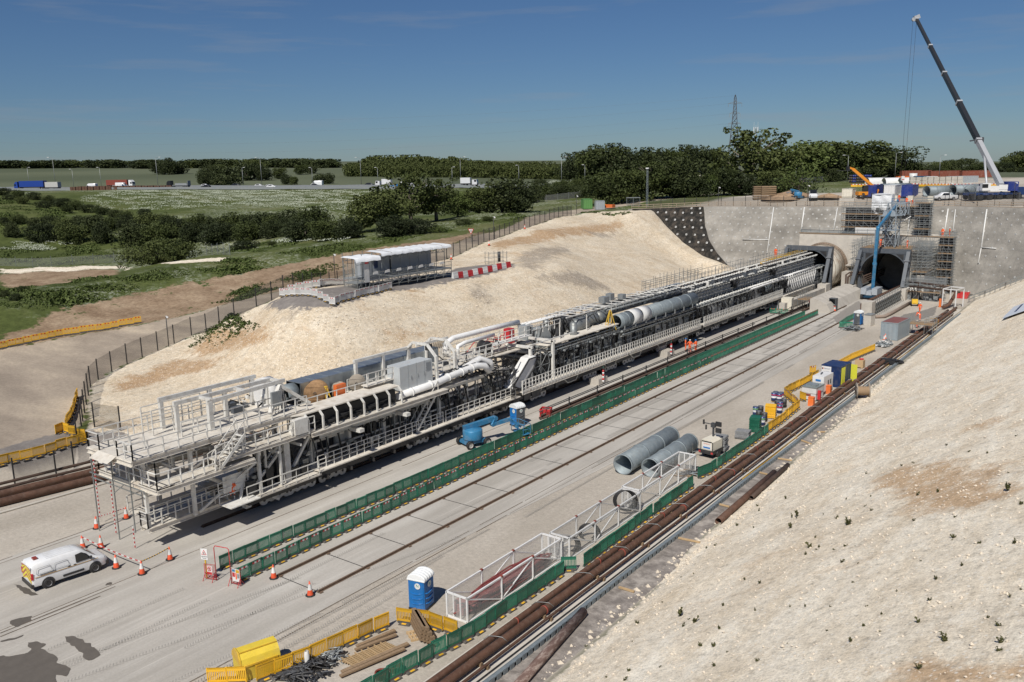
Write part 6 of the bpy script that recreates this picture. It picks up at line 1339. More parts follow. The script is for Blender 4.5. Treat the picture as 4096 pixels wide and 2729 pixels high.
 # --- grit bin and the timber pen
t=thing('grit_bin','big yellow hooded bin outside the yellow barriers at the bottom edge','bin',(-36.0,25.0,0),R(-18))
mb=MB(); mb.prism([(-.62,-1.05,0),(.62,-1.05,0),(.72,-1.05,.9),(.6,-1.05,1.25),(.25,-1.05,1.55),(-.25,-1.05,1.55),(-.6,-1.05,1.25),(-.72,-1.05,.9)],(0,2.1,0)); mb.build('bin_body',mat('bin_yellow',(.70,.52,.05),.5,0,.1,2,dirt=(.45,.36,.12),dirt_amt=.4),t)
mb=MB(); mb.prism([(-.70,-1.09,1.0),(.70,-1.09,1.0),(.63,-1.09,1.28),(.27,-1.09,1.6),(-.27,-1.09,1.6),(-.63,-1.09,1.28)],(0,.08,0)); mb.bb(.3,.36,-1.0,1.0,1.5,1.55); mb.bb(.69,.76,-.9,.9,.86,.95); mb.build('lid',yellow_paint,t)
rr=random.Random(11)
mb=MB()
for j in range(4):
 for k in range(5-j if j else 5):mb.bar((-32.5+k*.28+j*.06,33.2-.05*k,.25+j*.24),(-30.6+k*.24+j*.06,32.0+.02*k,.25+j*.24),.25,.22)
mb.build('timber_stack',timber,None,None,'neat stack of weathered sleepers on pallets behind the yellow barriers','timber stack'); pallet((-31.3,32.5,.01),R(-30),'pallet under the stack of sleepers')
for a,b,w_,lab in(((-33.2,29.5),(-32.6,31.9),.22,'loose thick plank at the back of the timber pen'),((-33.0,29.2),(-32.2,31.6),.2,'second loose plank beside the thick one'),((-32.0,27.3),(-31.0,31.3),.25,'long dark brown plank in the middle of the timber pen'),((-31.8,27.0),(-30.8,30.8),.2,'long dark plank on the near side of its twin')):
 mb=MB(); mb.bar((a[0],a[1],.16),(b[0],b[1],.2),w_,.1); mb.build('plank',timber,None,None,lab,'plank')
mb=MB()
for k in range(9):mb.bar((-32.9+k*.17,28.0+k*.02,.12),(-32.2+k*.15,30.8,.12),.08,.06)
for k in range(7):mb.bar((-33.0+k*.11,28.2+k*.38,.2),(-31.9+k*.10,28.0+k*.38,.2),.06,.05)
mb.build('timber_lattice',ply,None,None,'flat lattice of pale battens lying between the loose planks','battens')
def jumble(name,lab,cat,box,n,l_,m,seed,r_=.028,z1=.45,cols=None):
 mb=MB(); q=random.Random(seed)
 for k in range(n):
  x=q.uniform(box[0],box[1]); y=q.uniform(box[2],box[3]); a=q.gauss(.6,.7); e=q.uniform(-.2,.2); l=q.uniform(*l_); z=.06+q.random()*z1*(1-abs((x-(box[0]+box[1])/2)/(box[1]-box[0]))*1.4)
  d=Vector((math.cos(a)*math.cos(e),math.sin(a)*math.cos(e),math.sin(e)))*l/2; c_=Vector((x,y,z)); mb.mat(0 if not cols else q.randrange(cols)).tube([c_-d,c_+d],r_,6)
  if k%2:mb.box(tuple(c_+d*.8),(.1,.08,.08),a)
 return mb.build(name,m,None,None,lab,cat)
jumble('scaffold_fittings','heap of black scaffold tubes and couplers at the bottom of the pen','scaffold tubes',(-34.6,-32.6,25.0,27.2),150,(.5,1.1),[black_mat,dark_steel],3,.035,.5,2)
jumble('scaffold_fittings','heap of grey and black scaffold fittings by the yellow barriers','scaffold tubes',(-34.1,-33.0,27.2,28.6),110,(.3,.8),[black_mat,galv_dull,mid_grey],5,.035,.5,3)
jumble('scrap_pallet','pallets of silver and black scrap by the grey toilet','scrap',(-37.6,-35.4,136.6,139),80,(.4,1.2),[galv,black_mat,mid_grey],8,.06,.6,3)
jumble('scrap_heap','heap of grey plastic and metal between the grey container and the pipes','scrap',(-30.4,-28.8,126.5,130.5),90,(.4,1.3),[galv,mid_grey,white_plastic],9,.06,.6,3)
jumble('cut_offs','scatter of steel strips and timber at the gap in the green barriers','scrap',(-30.4,-29.0,63.8,66.6),40,(.8,2.0),[galv,timber,black_mat],12,.05,.25,3)
for i,(x,y,lab)in enumerate(((-30.1,28.3,'rusty coil of hoops beside the green barriers, larger one'),(-29.9,29.2,'rusty flange rings beside the green barriers, smaller pile'))):
 mb=MB()
 for k in range(5):mb.lathe((x+.03*k,y-.02*k,.06+k*.08),[(.28,0),(.36,0),(.36,.05),(.28,.05),(.28,0)],18)
 mb.build('pipe_coupling',redc,None,None,lab,'pipe fittings')
mb=MB(); mb.lathe((-34.0,26.7,0),[(.12,.2),(.16,.75),(.10,1.0)],8); mb.build('white_sack',white_plastic,None,None,'white plastic sack hung on the inside of the yellow barriers','sack')
t=thing('red_crate','red plastic barriers set square round a pipe end beside the green rows','crate',(-49.86,72.49,0.00)[:2]+(.012,),R(20))
for a in range(4):mb=MB(); mb.M=Matrix.Rotation(a*math.pi/2,4,'Z')@Matrix.Translation((0,-.55,0)); mb.bb(-.55,.55,-.02,.02,.75,.95); mb.bb(-.55,.55,-.02,.02,.15,.25); [mb.bb(-.52+k*.12,-.46+k*.12,-.015,.015,.25,.75)for k in range(9)]; mb.build('side',red_paint,t)
for i,(p,lab)in enumerate((((-51.60,87.59,0.00),'striped red and white post with lamp on concrete blocks, nearer one'),((-51.65,105.91,0.00),'striped red and white post with lamp on concrete blocks, farther one'))):
 t=thing('striped_post',lab,'post',(p[0]-.2,p[1],0),0,'striped posts by the pipe rack'); mb=MB()
 for k in range(6):mb.mat(k%2).cyl((0,0,.3+k*.25),(0,0,.55+k*.25),.12,10)
 mb.build('pole',[white_paint,red_paint],t); mb=MB(); mb.mat(0).cyl((0,0,1.8),(0,0,2.1),.07,8); mb.mat(1).cyl((0,0,2.1),(0,0,2.2),.06,8); mb.build('lamp',[black_mat,green_plastic],t)
 b_=MB(); b_.bb(-1.4,-.1,-.9,1.2,0,.8)
 for k in range(4):
  for j in range(5):b_.cyl((-1.25+k*.32,-.7+j*.4,.8),(-1.25+k*.32,-.7+j*.4,.9),.1,8)
 b_.build('concrete_block',concrete,None,(p[0]-.2,p[1],0),'studded concrete block beside the '+('nearer' if i==0 else 'farther')+' striped post','concrete block')
 # --- vehicles
tyre=black_rubber; rimm=mat('wheel_rim',(.22,.22,.23),.4,.6,.1,3,dirt=DUST,dirt_amt=.3)
def wheel(parent,x,y,r_,w_=.2,rim=None):
 s_=1 if x>0 else-1; mb=MB(); mb.lathe((0,0,0),[(r_*.62,-w_/2),(r_*.93,-w_/2),(r_,-w_*.3),(r_,w_*.3),(r_*.93,w_/2),(r_*.62,w_/2)],24,'x'); o=mb.build('wheel',tyre,parent,(x,y,r_))
 mb=MB(); mb.lathe((0,0,0),[(0,s_*w_*.30),(r_*.18,s_*w_*.34),(r_*.4,s_*w_*.22),(r_*.62,s_*w_*.46),(r_*.64,s_*w_*.5)],20,'x')
 for k in range(8):a=k*math.pi/4; mb.cyl((s_*w_*.28,r_*.42*math.cos(a),r_*.42*math.sin(a)),(s_*w_*.33,r_*.42*math.cos(a),r_*.42*math.sin(a)),r_*.07,8)
 mb.build('rim',rim or rimm,o); return o
def loft(mb,st,nz=6):
 """st: list of (y, z_bottom, z_belt, z_roof, half width, roof half width); front is +y"""
 rows=[]
 for y,zb,zm,zr,w_,wr in st:
  L_=[(w_*.96,zb),(w_,zb+.18*(zm-zb)),(w_,zb+.7*(zm-zb)),(w_*.985,zm),(wr+(w_-wr)*.35,zm+.55*(zr-zm)),(wr,zr-.07 if zr-zm>.15 else zr),(wr*.82,zr)]
  if zr-zm<=.02:L_[4]=(w_*.97,zm+.001); L_[5]=(w_*.9,zm+.012); L_[6]=(w_*.75,zm+.02)
  rows.append([(x,y,z)for x,z in L_]+[(-x,y,z)for x,z in L_[::-1]])
 mb.grid(rows,True); n=len(rows[0])
 mb.add(rows[0],[tuple(range(n))]); mb.add(rows[-1],[tuple(range(n-1,-1,-1))]); return rows
paintw=mat('vehicle_white',(.74,.75,.76),.25,0,.03,2,dirt=DUST,dirt_amt=.25)
van=thing('delivery_van','white panel van with red and yellow rear chevrons parked by the cones','van',(0,0,0))
pa,pb=Vector((-55.01,22.26,0.00)),Vector((-54.45,26.98,0.00)); d=pb-pa; ang=math.atan2(d.y,d.x)-math.pi/2
mid=(pa+pb)/2; side=Vector((math.cos(ang),math.sin(ang),0)); van.location=(mid.x-side.x*.92,mid.y-side.y*.92,.02); van.rotation_euler=(0,0,ang)
st=[(-2.36,.42,1.0,1.02,.84,.6),(-2.34,.38,1.05,1.70,.88,.72),(-2.25,.34,1.05,1.80,.91,.76),(-1.2,.30,1.05,1.84,.92,.77),(0.0,.30,1.05,1.85,.92,.77),(.55,.30,1.05,1.83,.92,.76),(.85,.30,1.06,1.74,.92,.72),(1.25,.30,1.07,1.44,.92,.70),(1.55,.30,1.06,1.14,.91,.72),(1.72,.30,1.02,1.03,.90,.7),(2.1,.31,.92,.93,.86,.7),(2.3,.33,.80,.81,.78,.6),(2.37,.36,.62,.63,.66,.5)]
mb=MB(); loft(mb,st); mb.build('body',paintw,van)
for s_ in(-1,1):
 mb=MB(); f=[(s_*.925,1.30,1.10),(s_*.925,.32,1.08),(s_*.80,.34,1.60),(s_*.775,.75,1.64),(s_*.80,1.05,1.45)]; mb.add([Vector(p)+Vector((s_*.012,0,0))for p in f],[(0,1,2,3,4)if s_<0 else(4,3,2,1,0)]); mb.build('side_window',glass_dark,van)
mb=MB(); mb.add([(-.70,1.60,1.13),(.70,1.60,1.13),(.66,1.20,1.50),(.60,.90,1.745),(-.60,.90,1.745),(-.66,1.20,1.50)],[(0,1,2,3,4,5)]);
for v in range(6):mb.v[v]=(mb.v[v][0],mb.v[v][1]+.02,mb.v[v][2]+.02)
mb.build('windscreen',glass_dark,van)
for s_ in(-1,1):
 mb=MB(); mb.mat(0).bb(s_*.925,s_*.94,-2.2,1.7,.93,.965); mb.build('stripe',mat('amber_stripe',(.40,.23,.03),.5),van)
 mb=MB(); mb.bb(s_*.92,s_*.96,-.55,.75,.42,.56); mb.build('side_moulding',black_mat,van)
 mb=MB(); mb.bb(s_*.915,s_*.95,-1.9,-.95,1.04,1.07); mb.bb(s_*.925,s_*.95,.15,.32,1.0,1.04); mb.bb(s_*.925,s_*.95,-.2,-.03,1.0,1.04); mb.build('door_handle',black_mat,van)
 mb=MB(); mb.bb(s_*.95,s_*1.1,1.15,1.3,1.1,1.28); mb.build('wing_mirror',black_mat,van)
 mb=MB(); mb.bb(s_*.62,s_*.84,2.02,2.24,.74,.9); mb.build('headlight',mat('lamp_glass',(.5,.52,.55),.1,.3),van)
 mb=MB(); mb.bb(s_*.80,s_*.93,-2.40,-2.28,.85,1.25); mb.build('tail_light',red_paint,van)
 for y in(-1.45,1.48):
  mb=MB(); mb.cyl((s_*.70,y,.36),(s_*.932,y,.36),.40,24); mb.build('wheel_arch',black_mat,van); wheel(van,s_*.86,y,.325,.2)
for y0_,l_ in((-2.1,.95),(-1.05,.95)):
 for s_ in(-1,1):mb=MB(); mb.tube([(s_*.935,y0_,1.15),(s_*.88,y0_+.1,1.5),(s_*.87,y0_+l_-.1,1.5),(s_*.93,y0_+l_,1.2),(s_*.935,y0_+l_-.05,1.12),(s_*.935,y0_,1.15)],.012,5); mb.build('pressed_panel',mid_grey,van)
mb=MB(); mb.bb(-.9,.9,-2.46,-2.30,.28,.52); mb.bb(-.86,.86,2.2,2.40,.28,.55); mb.build('bumper',black_mat,van)
mb=MB()
for s_ in(-1,1):
 for k in range(8):
  z0=.50+k*.165; P=[(0,z0+.26),(s_*.80,z0-.26),(s_*.80,z0-.26+.165),(0,z0+.26+.165)]; P=[(x,min(max(z,.53),1.62))for x,z in P]
  if max(z for x,z in P)-min(z for x,z in P)>.02:mb.mat(k%2).add([(x,-2.385,z)for x,z in P],[(0,1,2,3)if s_>0 else(3,2,1,0)])
mb.build('rear_chevrons',[mat('chevron_yellow',(.70,.62,.03),.4),mat('chevron_red',(.38,.10,.06),.4)],van)
mb=MB(); mb.prism([(-.80,-2.36,.52),(.80,-2.36,.52),(.80,-2.36,1.66),(-.80,-2.36,1.66)],(0,-.018,0)); mb.build('rear_door',paintw,van)
mb=MB(); mb.bb(-.16,.16,-1.95,-1.7,1.85,1.96); mb.build('beacon',mat('beacon_red',(.30,.05,.03),.3),van)
mb=MB()
for k in range(5):mb.bb(-.55+k*.27,-.51+k*.27,-1.3,.4,1.845,1.862)
mb.build('roof_ribs',paintw,van)
def far_car(col,name='car'):
 t=thing(name,'x','car',(0,0,-90)); mb=MB(); loft(mb,[(-2.15,.35,.75,.76,.78,.6),(-2.05,.3,.88,.90,.84,.66),(-1.6,.28,.92,1.15,.87,.64),(-1.1,.28,.92,1.42,.88,.62),(.2,.28,.92,1.45,.88,.62),(.8,.28,.92,1.10,.88,.64),(1.1,.28,.90,.92,.88,.7),(1.9,.3,.78,.79,.84,.7),(2.15,.35,.62,.63,.74,.6)]); mb.build('body',col,t)
 mb=MB()
 for s_ in(-1,1):mb.add([(s_*.885,-1.3,.95),(s_*.885,.75,.95),(s_*.73,.25,1.36),(s_*.73,-1.0,1.34)],[(0,1,2,3)if s_>0 else(3,2,1,0)])
 mb.build('windows',glass_dark,t)
 for x in(-.8,.8):
  for y in(-1.35,1.35):wheel(t,x,y,.32)
 return t
def far_van(col,L_=5.9,H_=2.6):
 t=thing('van','x','van',(0,0,-90)); h=L_/2; mb=MB(); loft(mb,[(-h,.5,1.2,H_-.1,.96,.86),(-h+.1,.4,1.2,H_,1.0,.9),(h-2.3,.4,1.2,H_,1.0,.9),(h-1.9,.4,1.25,H_-.1,1.0,.85),(h-1.0,.4,1.25,1.5,1.0,.8),(h-.6,.42,1.15,1.17,.98,.8),(h,.5,.85,.86,.88,.7)]); mb.build('body',col,t)
 mb=MB()
 for s_ in(-1,1):mb.add([(s_*1.01,h-2.3,1.3),(s_*1.01,h-1.15,1.3),(s_*.88,h-1.6,1.95),(s_*.88,h-2.3,1.98)],[(0,1,2,3)if s_>0 else(3,2,1,0)])
 mb.add([(-.8,h-1.05,1.5),(.8,h-1.05,1.5),(.78,h-1.88,2.38),(-.78,h-1.88,2.38)],[(0,1,2,3)]); mb.v[-4:]=[(v[0],v[1]+.05,v[2]+.03)for v in mb.v[-4:]]; mb.build('windows',glass_dark,t)
 for x in(-.9,.9):
  for y in(-h+1.2,h-1.0):wheel(t,x,y,.35)
 return t
def lorry(cabm,boxm,box=(2.5,13.4,2.75),cabh=3.6,name='lorry',flat_=False):
 t=thing(name,'x','lorry',(0,0,-90)); W_,L_,H_=box
 mb=MB(); mb.prism([(-1.2,L_/2+.9,.6),(-1.2,L_/2+2.9,.6),(-1.2,L_/2+3.0,1.6),(-1.2,L_/2+2.75,2.7),(-1.2,L_/2+1.9,cabh),(-1.2,L_/2+.9,cabh)],(2.4,0,0)); mb.build('cab',cabm,t)
 mb=MB(); mb.bb(1.2,1.215,L_/2+1.8,L_/2+2.7,1.7,2.5); mb.bb(-1.215,-1.2,L_/2+1.8,L_/2+2.7,1.7,2.5); mb.add([(-1.05,L_/2+3.01,1.65),(1.05,L_/2+3.01,1.65),(1.05,L_/2+2.80,2.6),(-1.05,L_/2+2.80,2.6)],[(0,1,2,3)]); mb.build('windows',glass_dark,t)
 mb=MB()
 if flat_:mb.bb(-W_/2,W_/2,-L_/2,L_/2,1.1,1.35); mb.bb(-W_/2,W_/2,-L_/2,-L_/2+.15,1.3,3.2); mb.bb(-1.0,1.0,-L_/2+.6,L_/2-1.4,1.35,2.1)
 else:mb.bb(-W_/2,W_/2,-L_/2,L_/2,1.15,1.15+H_)
 mb.build('load_box',boxm,t); mb=MB(); mb.bb(-.9,.9,-L_/2,L_/2+2.6,.75,1.1); mb.build('chassis',black_mat,t)
 for x in(-1.05,1.05):
  for y in(-L_/2+1.0,-L_/2+2.3,L_/2+.4,L_/2+2.1):wheel(t,x,y,.5,.3)
 return t
 # --- people
def person_mesh(pose,name):
 J={'pelvis':(0,0,.95),'waist':(0,0,1.10),'chest':(0,.01,1.34),'neck':(0,0,1.50),'head':(0,.02,1.60),'crown':(0,.02,1.72),'hl':(-.09,0,.90),'kl':(-.11,.02,.50),'al':(-.12,-.02,.10),'tl':(-.13,.13,.04),'hr':(.09,0,.90),'kr':(.11,.02,.50),'ar':(.12,-.02,.10),'tr':(.13,.13,.04),'sl':(-.19,0,1.42),'el':(-.25,-.02,1.14),'wl':(-.25,.08,.90),'fl':(-.25,.10,.80),'sr':(.19,0,1.42),'er':(.25,-.02,1.14),'wr':(.25,.08,.90),'fr':(.25,.10,.80)}
 if pose=='walk':J.update(kl=(-.10,.16,.52),al=(-.10,.22,.12),tl=(-.10,.36,.06),kr=(.10,-.06,.50),ar=(.10,-.30,.16),tr=(.10,-.20,.05),el=(-.25,-.12,1.16),wl=(-.24,-.10,.92),fl=(-.24,-.08,.82),er=(.25,.05,1.15),wr=(.24,.22,.98),fr=(.24,.28,.90))
 if pose=='hips':J.update(el=(-.36,-.05,1.16),wl=(-.20,.08,1.03),fl=(-.12,.12,1.02),er=(.36,-.05,1.16),wr=(.20,.10,1.05),fr=(.12,.14,1.04))
 if pose=='hold':J.update(el=(-.24,.06,1.15),wl=(-.10,.28,1.22),fl=(-.04,.34,1.26),er=(.25,.02,1.14),wr=(.18,.22,1.10),fr=(.12,.30,1.12))
 if pose=='bend':
  for k,v in(('waist',(0,.10,1.0)),('chest',(0,.33,1.10)),('neck',(0,.48,1.16)),('head',(0,.57,1.18)),('crown',(0,.68,1.20)),('sl',(-.18,.40,1.12)),('el',(-.22,.48,.84)),('wl',(-.18,.60,.62)),('fl',(-.16,.64,.53)),('sr',(.18,.40,1.12)),('er',(.22,.48,.84)),('wr',(.18,.62,.66)),('fr',(.16,.66,.57))):J[k]=v
 if pose=='crouch':
  for k,(x,y,z)in list(J.items()):J[k]=(x,y+.08,z-.52)if z>.85 else(x,y,z)
  J.update(kl=(-.16,.32,.48),kr=(.16,.32,.46),wl=(-.2,.42,.55),wr=(.2,.42,.55),fl=(-.18,.48,.47),fr=(.18,.48,.47),el=(-.26,.22,.66),er=(.26,.22,.66),hl=(-.1,.06,.42),hr=(.1,.06,.42))
 Rr=dict(pelvis=(.155,.12),waist=(.15,.11),chest=(.175,.125),neck=(.06,.06),head=(.082,.095),crown=(.062,.07),hl=(.10,.10),kl=(.072,.072),al=(.052,.055),tl=(.045,.04),sl=(.075,.07),el=(.055,.055),wl=(.038,.03),fl=(.036,.02))
 names=list(J); E=[('pelvis','waist'),('waist','chest'),('chest','neck'),('neck','head'),('head','crown'),('chest','sl'),('sl','el'),('el','wl'),('wl','fl'),('chest','sr'),('sr','er'),('er','wr'),('wr','fr'),('pelvis','hl'),('hl','kl'),('kl','al'),('al','tl'),('pelvis','hr'),('hr','kr'),('kr','ar'),('ar','tr')]
 vs=[J[n]for n in names]; es=[(names.index(a),names.index(b))for a,b in E]; rad=[Rr.get(n,Rr.get(n[0]+'l',(.05,.05)))for n in names]
 for s_,w_,f_ in((-1,'wl','fl'),(1,'wr','fr')):
  p=Vector(J[f_]); d=(p-Vector(J[w_])).normalized(); sd_=d.cross(Vector((0,0,1))if abs(d.z)<.8 else Vector((0,1,0))).normalized(); b0=names.index(f_)
  for k,l in enumerate((.055,.068,.064,.05)):
   q=p+sd_*(k-1.5)*.019+d*.02; vs+=[tuple(q),tuple(q+d*l*.6),tuple(q+d*l+Vector((0,-.012,0)))]; n0=len(vs)-3; es+=[(b0,n0),(n0,n0+1),(n0+1,n0+2)]; rad+=[(.009,.009),(.0085,.0085),(.007,.007)]
  q=Vector(J[w_]).lerp(p,.6)-sd_*.035*s_; vs+=[tuple(q),tuple(q+d*.035-sd_*.02*s_)]; n0=len(vs)-2; es+=[(names.index(w_),n0),(n0,n0+1)]; rad+=[(.010,.010),(.008,.008)]
 me=bpy.data.meshes.new(name); me.from_pydata(vs,es,[]); o=bpy.data.objects.new(name,me); C.objects.link(o)
 sk_=o.modifiers.new('s','SKIN'); sk_.use_smooth_shade=True
 for i,r_ in enumerate(rad):me.skin_vertices[0].data[i].radius=r_
 me.skin_vertices[0].data[0].use_root=True
 sb_=o.modifiers.new('d','SUBSURF'); sb_.levels=1; sb_.render_levels=1
 dg=bpy.context.evaluated_depsgraph_get(); m2=bpy.data.meshes.new_from_object(o.evaluated_get(dg)); bpy.data.objects.remove(o)
 for m_ in(hivis,skin_tone,black_mat,mat('reflective_grey',(.55,.56,.55),.4)):m2.materials.append(m_)
 hd=Vector(J['head']); ft=[Vector(J[k])for k in('fl','fr')]; wr_=[Vector(J[k])for k in('wl','wr')]
 for p in m2.polygons:
  c_=p.center
  if(c_-hd).length<.15 and(c_-Vector(J['neck'])).length>.07:p.material_index=1
  elif min((c_-f).length for f in ft)<.085:p.material_index=1
  elif c_.z<.13:p.material_index=2
  elif min(abs((c_-Vector(J['waist'])).length-.16),9)<.018 and abs(c_.z-J['waist'][2])<.08:p.material_index=3
  elif.20<c_.z<.25 or.34<c_.z<.38:p.material_index=3
  p.use_smooth=True
 return m2,J
PM={p:person_mesh(p,'person')for p in('stand','walk','hips','hold','bend','crouch')}
def person(loc,rz,pose,lab,hat='white',group=None):
 me,J=PM[pose]; t=bpy.data.objects.new('person',me); C.objects.link(t); t.location=loc; t.rotation_euler=(0,0,rz); tag(t,lab,'person',group); t.scale=(1.08,)*3
 h=Vector(J['head']); up=(Vector(J['crown'])-h).normalized(); fw=Vector((0,1,0))if pose!='bend' else Vector((0,.2,-1)).normalized()
 mb=MB(); n=12; rows=[]
 for k in range(6):
  a=k*math.pi/10; r_=.118*math.cos(a); c_=h+up*(.055+.115*math.sin(a)); u=up.orthogonal().normalized(); v=up.cross(u); rows.append([c_+u*r_*math.cos(2*math.pi*j/n)+v*r_*math.sin(2*math.pi*j/n)for j in range(n+1)])
 mb.grid(rows); mb.box(tuple(h+up*.06+fw*.12),(.16,.08,.02)); mb.build('helmet',{'white':white_plastic,'blue':blue_plastic}[hat],t)
 mb=MB(); nrm=fw
 for s_ in(-1,1):mb.box(tuple(h+fw*.088+Vector((s_*.03,0,0))+up*.01),(.02,.01,.012))
 mb.box(tuple(h+fw*.085-up*.045),(.04,.01,.01)); mb.build('eyes_and_mouth',black_mat,t); mb=MB(); mb.box(tuple(h+fw*.10-up*.015),(.022,.03,.035)); mb.build('nose',skin_tone,t)
 return t
person((-51.6,109.9,.012),R(-60),'stand','person in orange with blue helmet, left of the three standing by the pipe rack','blue')
person((-50.7,109.4,.012),R(20),'hips','person in orange with white helmet, middle of the three by the pipe rack, back turned')
person((-50.0,109.8,.012),R(75),'hold','person in orange with blue helmet, right of the three, hands raised to the chest','blue')
person((-56.6,110.4,.02),R(10),'bend','person in orange bending in the shade under the gantry wagon','white')
person((-55.4,111.4,.02),R(150),'stand','person in orange standing in shade under the gantry, left of the upright pair','white')
person((-54.3,110.6,.02),R(190),'hips','person in orange standing under the edge of the gantry, right of the upright pair','white')
person((-31.1,158.5,.03),R(165),'walk','person in orange walking alone on the open yard before the right tunnel')
person((-27.2,181.0,tz(-27.2,181.0)),R(120),'crouch','person in orange crouched by the red skip at the foot of the wall')
person((-57.30,160.48,8.24),R(180),'stand','person in orange standing on top of the gantries before the left frame')
p_=Vector((-38.32,179.20,8.60)); person((p_.x,179.6,8.98),R(80),'hold','person in orange on top of the right tunnel frame, beside the steel tower')
person((-43.4,180.3,8.98),R(60),'stand','person in a dark vest inside the foot of the silver steel tower')
person((-33.3,185.3,10.93),R(160),'stand','person in orange on the scaffold stair tower, left of two')
person((-32.2,186.0,10.93),R(110),'hips','person in orange on the scaffold stair tower, right of two')
for i,(u,lab,pose)in enumerate(((-45.6,'person in orange on the boarded scaffold top, leftmost of three','hips'),(-42.9,'person in orange on the boarded scaffold top, middle of three','stand'),(-41.7,'person in orange leaning on the boarded scaffold top, rightmost of three','bend'))):person((u,197.5,16.32),R(170),pose,lab)
person((-28.16,144.06,1.20),R(60),'bend','person in orange leaning by the little scaffold over the brown pipes')
person((-28.44,144.28,0.00),R(100),'crouch','person in orange kneeling below the little scaffold by the brown pipes')
person((-53.60,36.36,2.15),R(60),'crouch','person in orange crouched on the lowest deck of the white rear wagon')
# --- scaffolds
def scaffold(name,lab,x0,x1,y0,y1,z0,z1,bay=1.8,lift=2.0,boards=(),seed=1,over=.5,sheet=None,m=None,stairs_=False):
 l=Vector(((x0+x1)/2,(y0+y1)/2,z0)); t=thing(name,lab,'scaffold',l); rr=random.Random(seed); mb=MB(); mb.M=Matrix.Translation(-l)
 nx=max(1,round((x1-x0)/bay)); ny=max(1,round((y1-y0)/bay)); nz=max(1,round((z1-z0)/lift)); X_=[x0+(x1-x0)*i/nx for i in range(nx+1)]; Y_=[y0+(y1-y0)*i/ny for i in range(ny+1)]
 for x in X_:
  for y in Y_:mb.bar((x+rr.uniform(-.05,.05),y,z0),(x+rr.uniform(-.05,.05),y,z1+rr.uniform(.2,over+.9)),.06)
 for k in range(nz+1):
  z=z0+(z1-z0)*k/nz
  for dz in((0,.5,1.0)if k else(0,)):
   if z+dz>z1+1.1:continue
   for y in Y_:mb.bar((x0-rr.uniform(.1,over),y,z+dz),(x1+rr.uniform(.1,over),y,z+dz),.05)
   if dz==0:
    for x in X_:mb.bar((x,y0-rr.uniform(.1,over),z),(x,y1+.2,z),.05)
  if k<nz:
   for i in range(nx):
    if rr.random()<.6:a=i+(k%2); mb.bar((X_[min(a,nx)],y0-.06,z),(X_[min(max(2*i+1-a,0),nx)],y0-.06,z+(z1-z0)/nz),.05)
 mb.build('tubes',m or galv_dull,t)
 for k in boards:mb=MB(); mb.M=Matrix.Translation(-l); z=z0+(z1-z0)*k/nz; mb.bb(x0,x1,y0,y1,z+.04,z+.09); mb.bb(x0,x1,y0-.05,y0-.01,z+.05,z+.25); mb.build('board',timber,t)
 if stairs_:
  for k in range(nz):mb=MB(); mb.M=Matrix.Translation(-l); a,b=(x0+.4,x1-.4)if k%2 else(x1-.4,x0+.4); mb.bar((a,(y0+y1)/2,z0+(z1-z0)*k/nz),(b,(y0+y1)/2,z0+(z1-z0)*(k+1)/nz),.7,.12); mb.build('stair_flight',galv,t)
 if sheet:mb=MB(); mb.M=Matrix.Translation(-l); mb.bb(x0+.1,x1-.1,y1-.12,y1-.08,z0,z1); mb.build('dark_netting',black_mat,t)
 return t
scaffold('stair_scaffold','tall dark scaffold stair tower at the right corner of the headwall',-33.7,-31.1,184.2,187.0,0,10.9,.85,1.55,(1,2,3,4,5,6,7),2,.6,True,None,True)
scaffold('sleeve_scaffold','dense scaffold around the right tunnel sleeve',-37.2,-34.6,179.3,187.4,0,9.0,.95,1.2,(2,4),3,1.1)
scaffold('sleeve_scaffold','low scaffold rail along the left side of the right grey frame',-48.4,-47.2,179.5,186,4.2,9.2,1.2,1.3,(),4,.8)
scaffold('frame_top_scaffold','scaffold handrail on the roof of the right tunnel frame',-46.6,-37.4,179,186.5,8.9,9.9,1.8,1.0,(0,),5,.6)
scaffold('wall_scaffold','wide scaffold with dark netting standing on the headwall under the white sheeting',-53.6,-44.6,188.7,191.6,10.75,16.2,1.5,1.45,(1,2,3),6,.5,True)
scaffold('wall_scaffold','narrow dark scaffold tower on the headwall right of the silver tower',-39.4,-36.6,189.2,192,10.75,17.2,.95,1.3,(1,3,5),7,.6,True)
scaffold('wall_scaffold','boarded scaffold platform at the top of the wall where three workers stand',-46.6,-39.6,194.6,198.4,13.2,16.2,1.6,1.5,(2,),8,.5)
scaffold('pipe_scaffold','small boarded scaffold bridging the brown pipes by the grey container',-28.6,-25.2,138.2,141.2,0,1.6,1.2,1.6,(1,),9,.4)
scaffold('pump_scaffold','low scaffold with boards beside the green generator',-50.4,-48.6,153.4,157.4,0,1.6,1.2,1.6,(1,),10,.5)
t=scaffold('plant_scaffold','grey pipework plant with scaffold frames at the foot of the stair tower',-37.0,-30.6,173.4,178.0,0,3.0,1.3,1.5,(1,),11,.4,False,mid_grey)
mb=MB(); rr=random.Random(2)
for k in range(26):mb.bb(*(lambda x,y,a,b:(x,x+a,y,y+b))(rr.uniform(-3,2),rr.uniform(-2,1.4),rr.uniform(.3,1),rr.uniform(.3,.9)),0,rr.uniform(.6,2.4))
mb.build('pump_units',mid_grey,t)
mb=MB()
for k in range(14):x,y=rr.uniform(-3,2.6),rr.uniform(-2,2); mb.tube([(x,y,.3),(x,y,2.2),(x+.8,y,2.4),(x+1.2,y,1.0)],.1,6)
mb.build('valve_pipes',white_steel,t)
shm=MB(); wh=thing('white_sheeting','white plastic sheeting wrapped round the scaffold top at the wall edge','sheeting',(-46.4,192.2,15.1))
P=[]
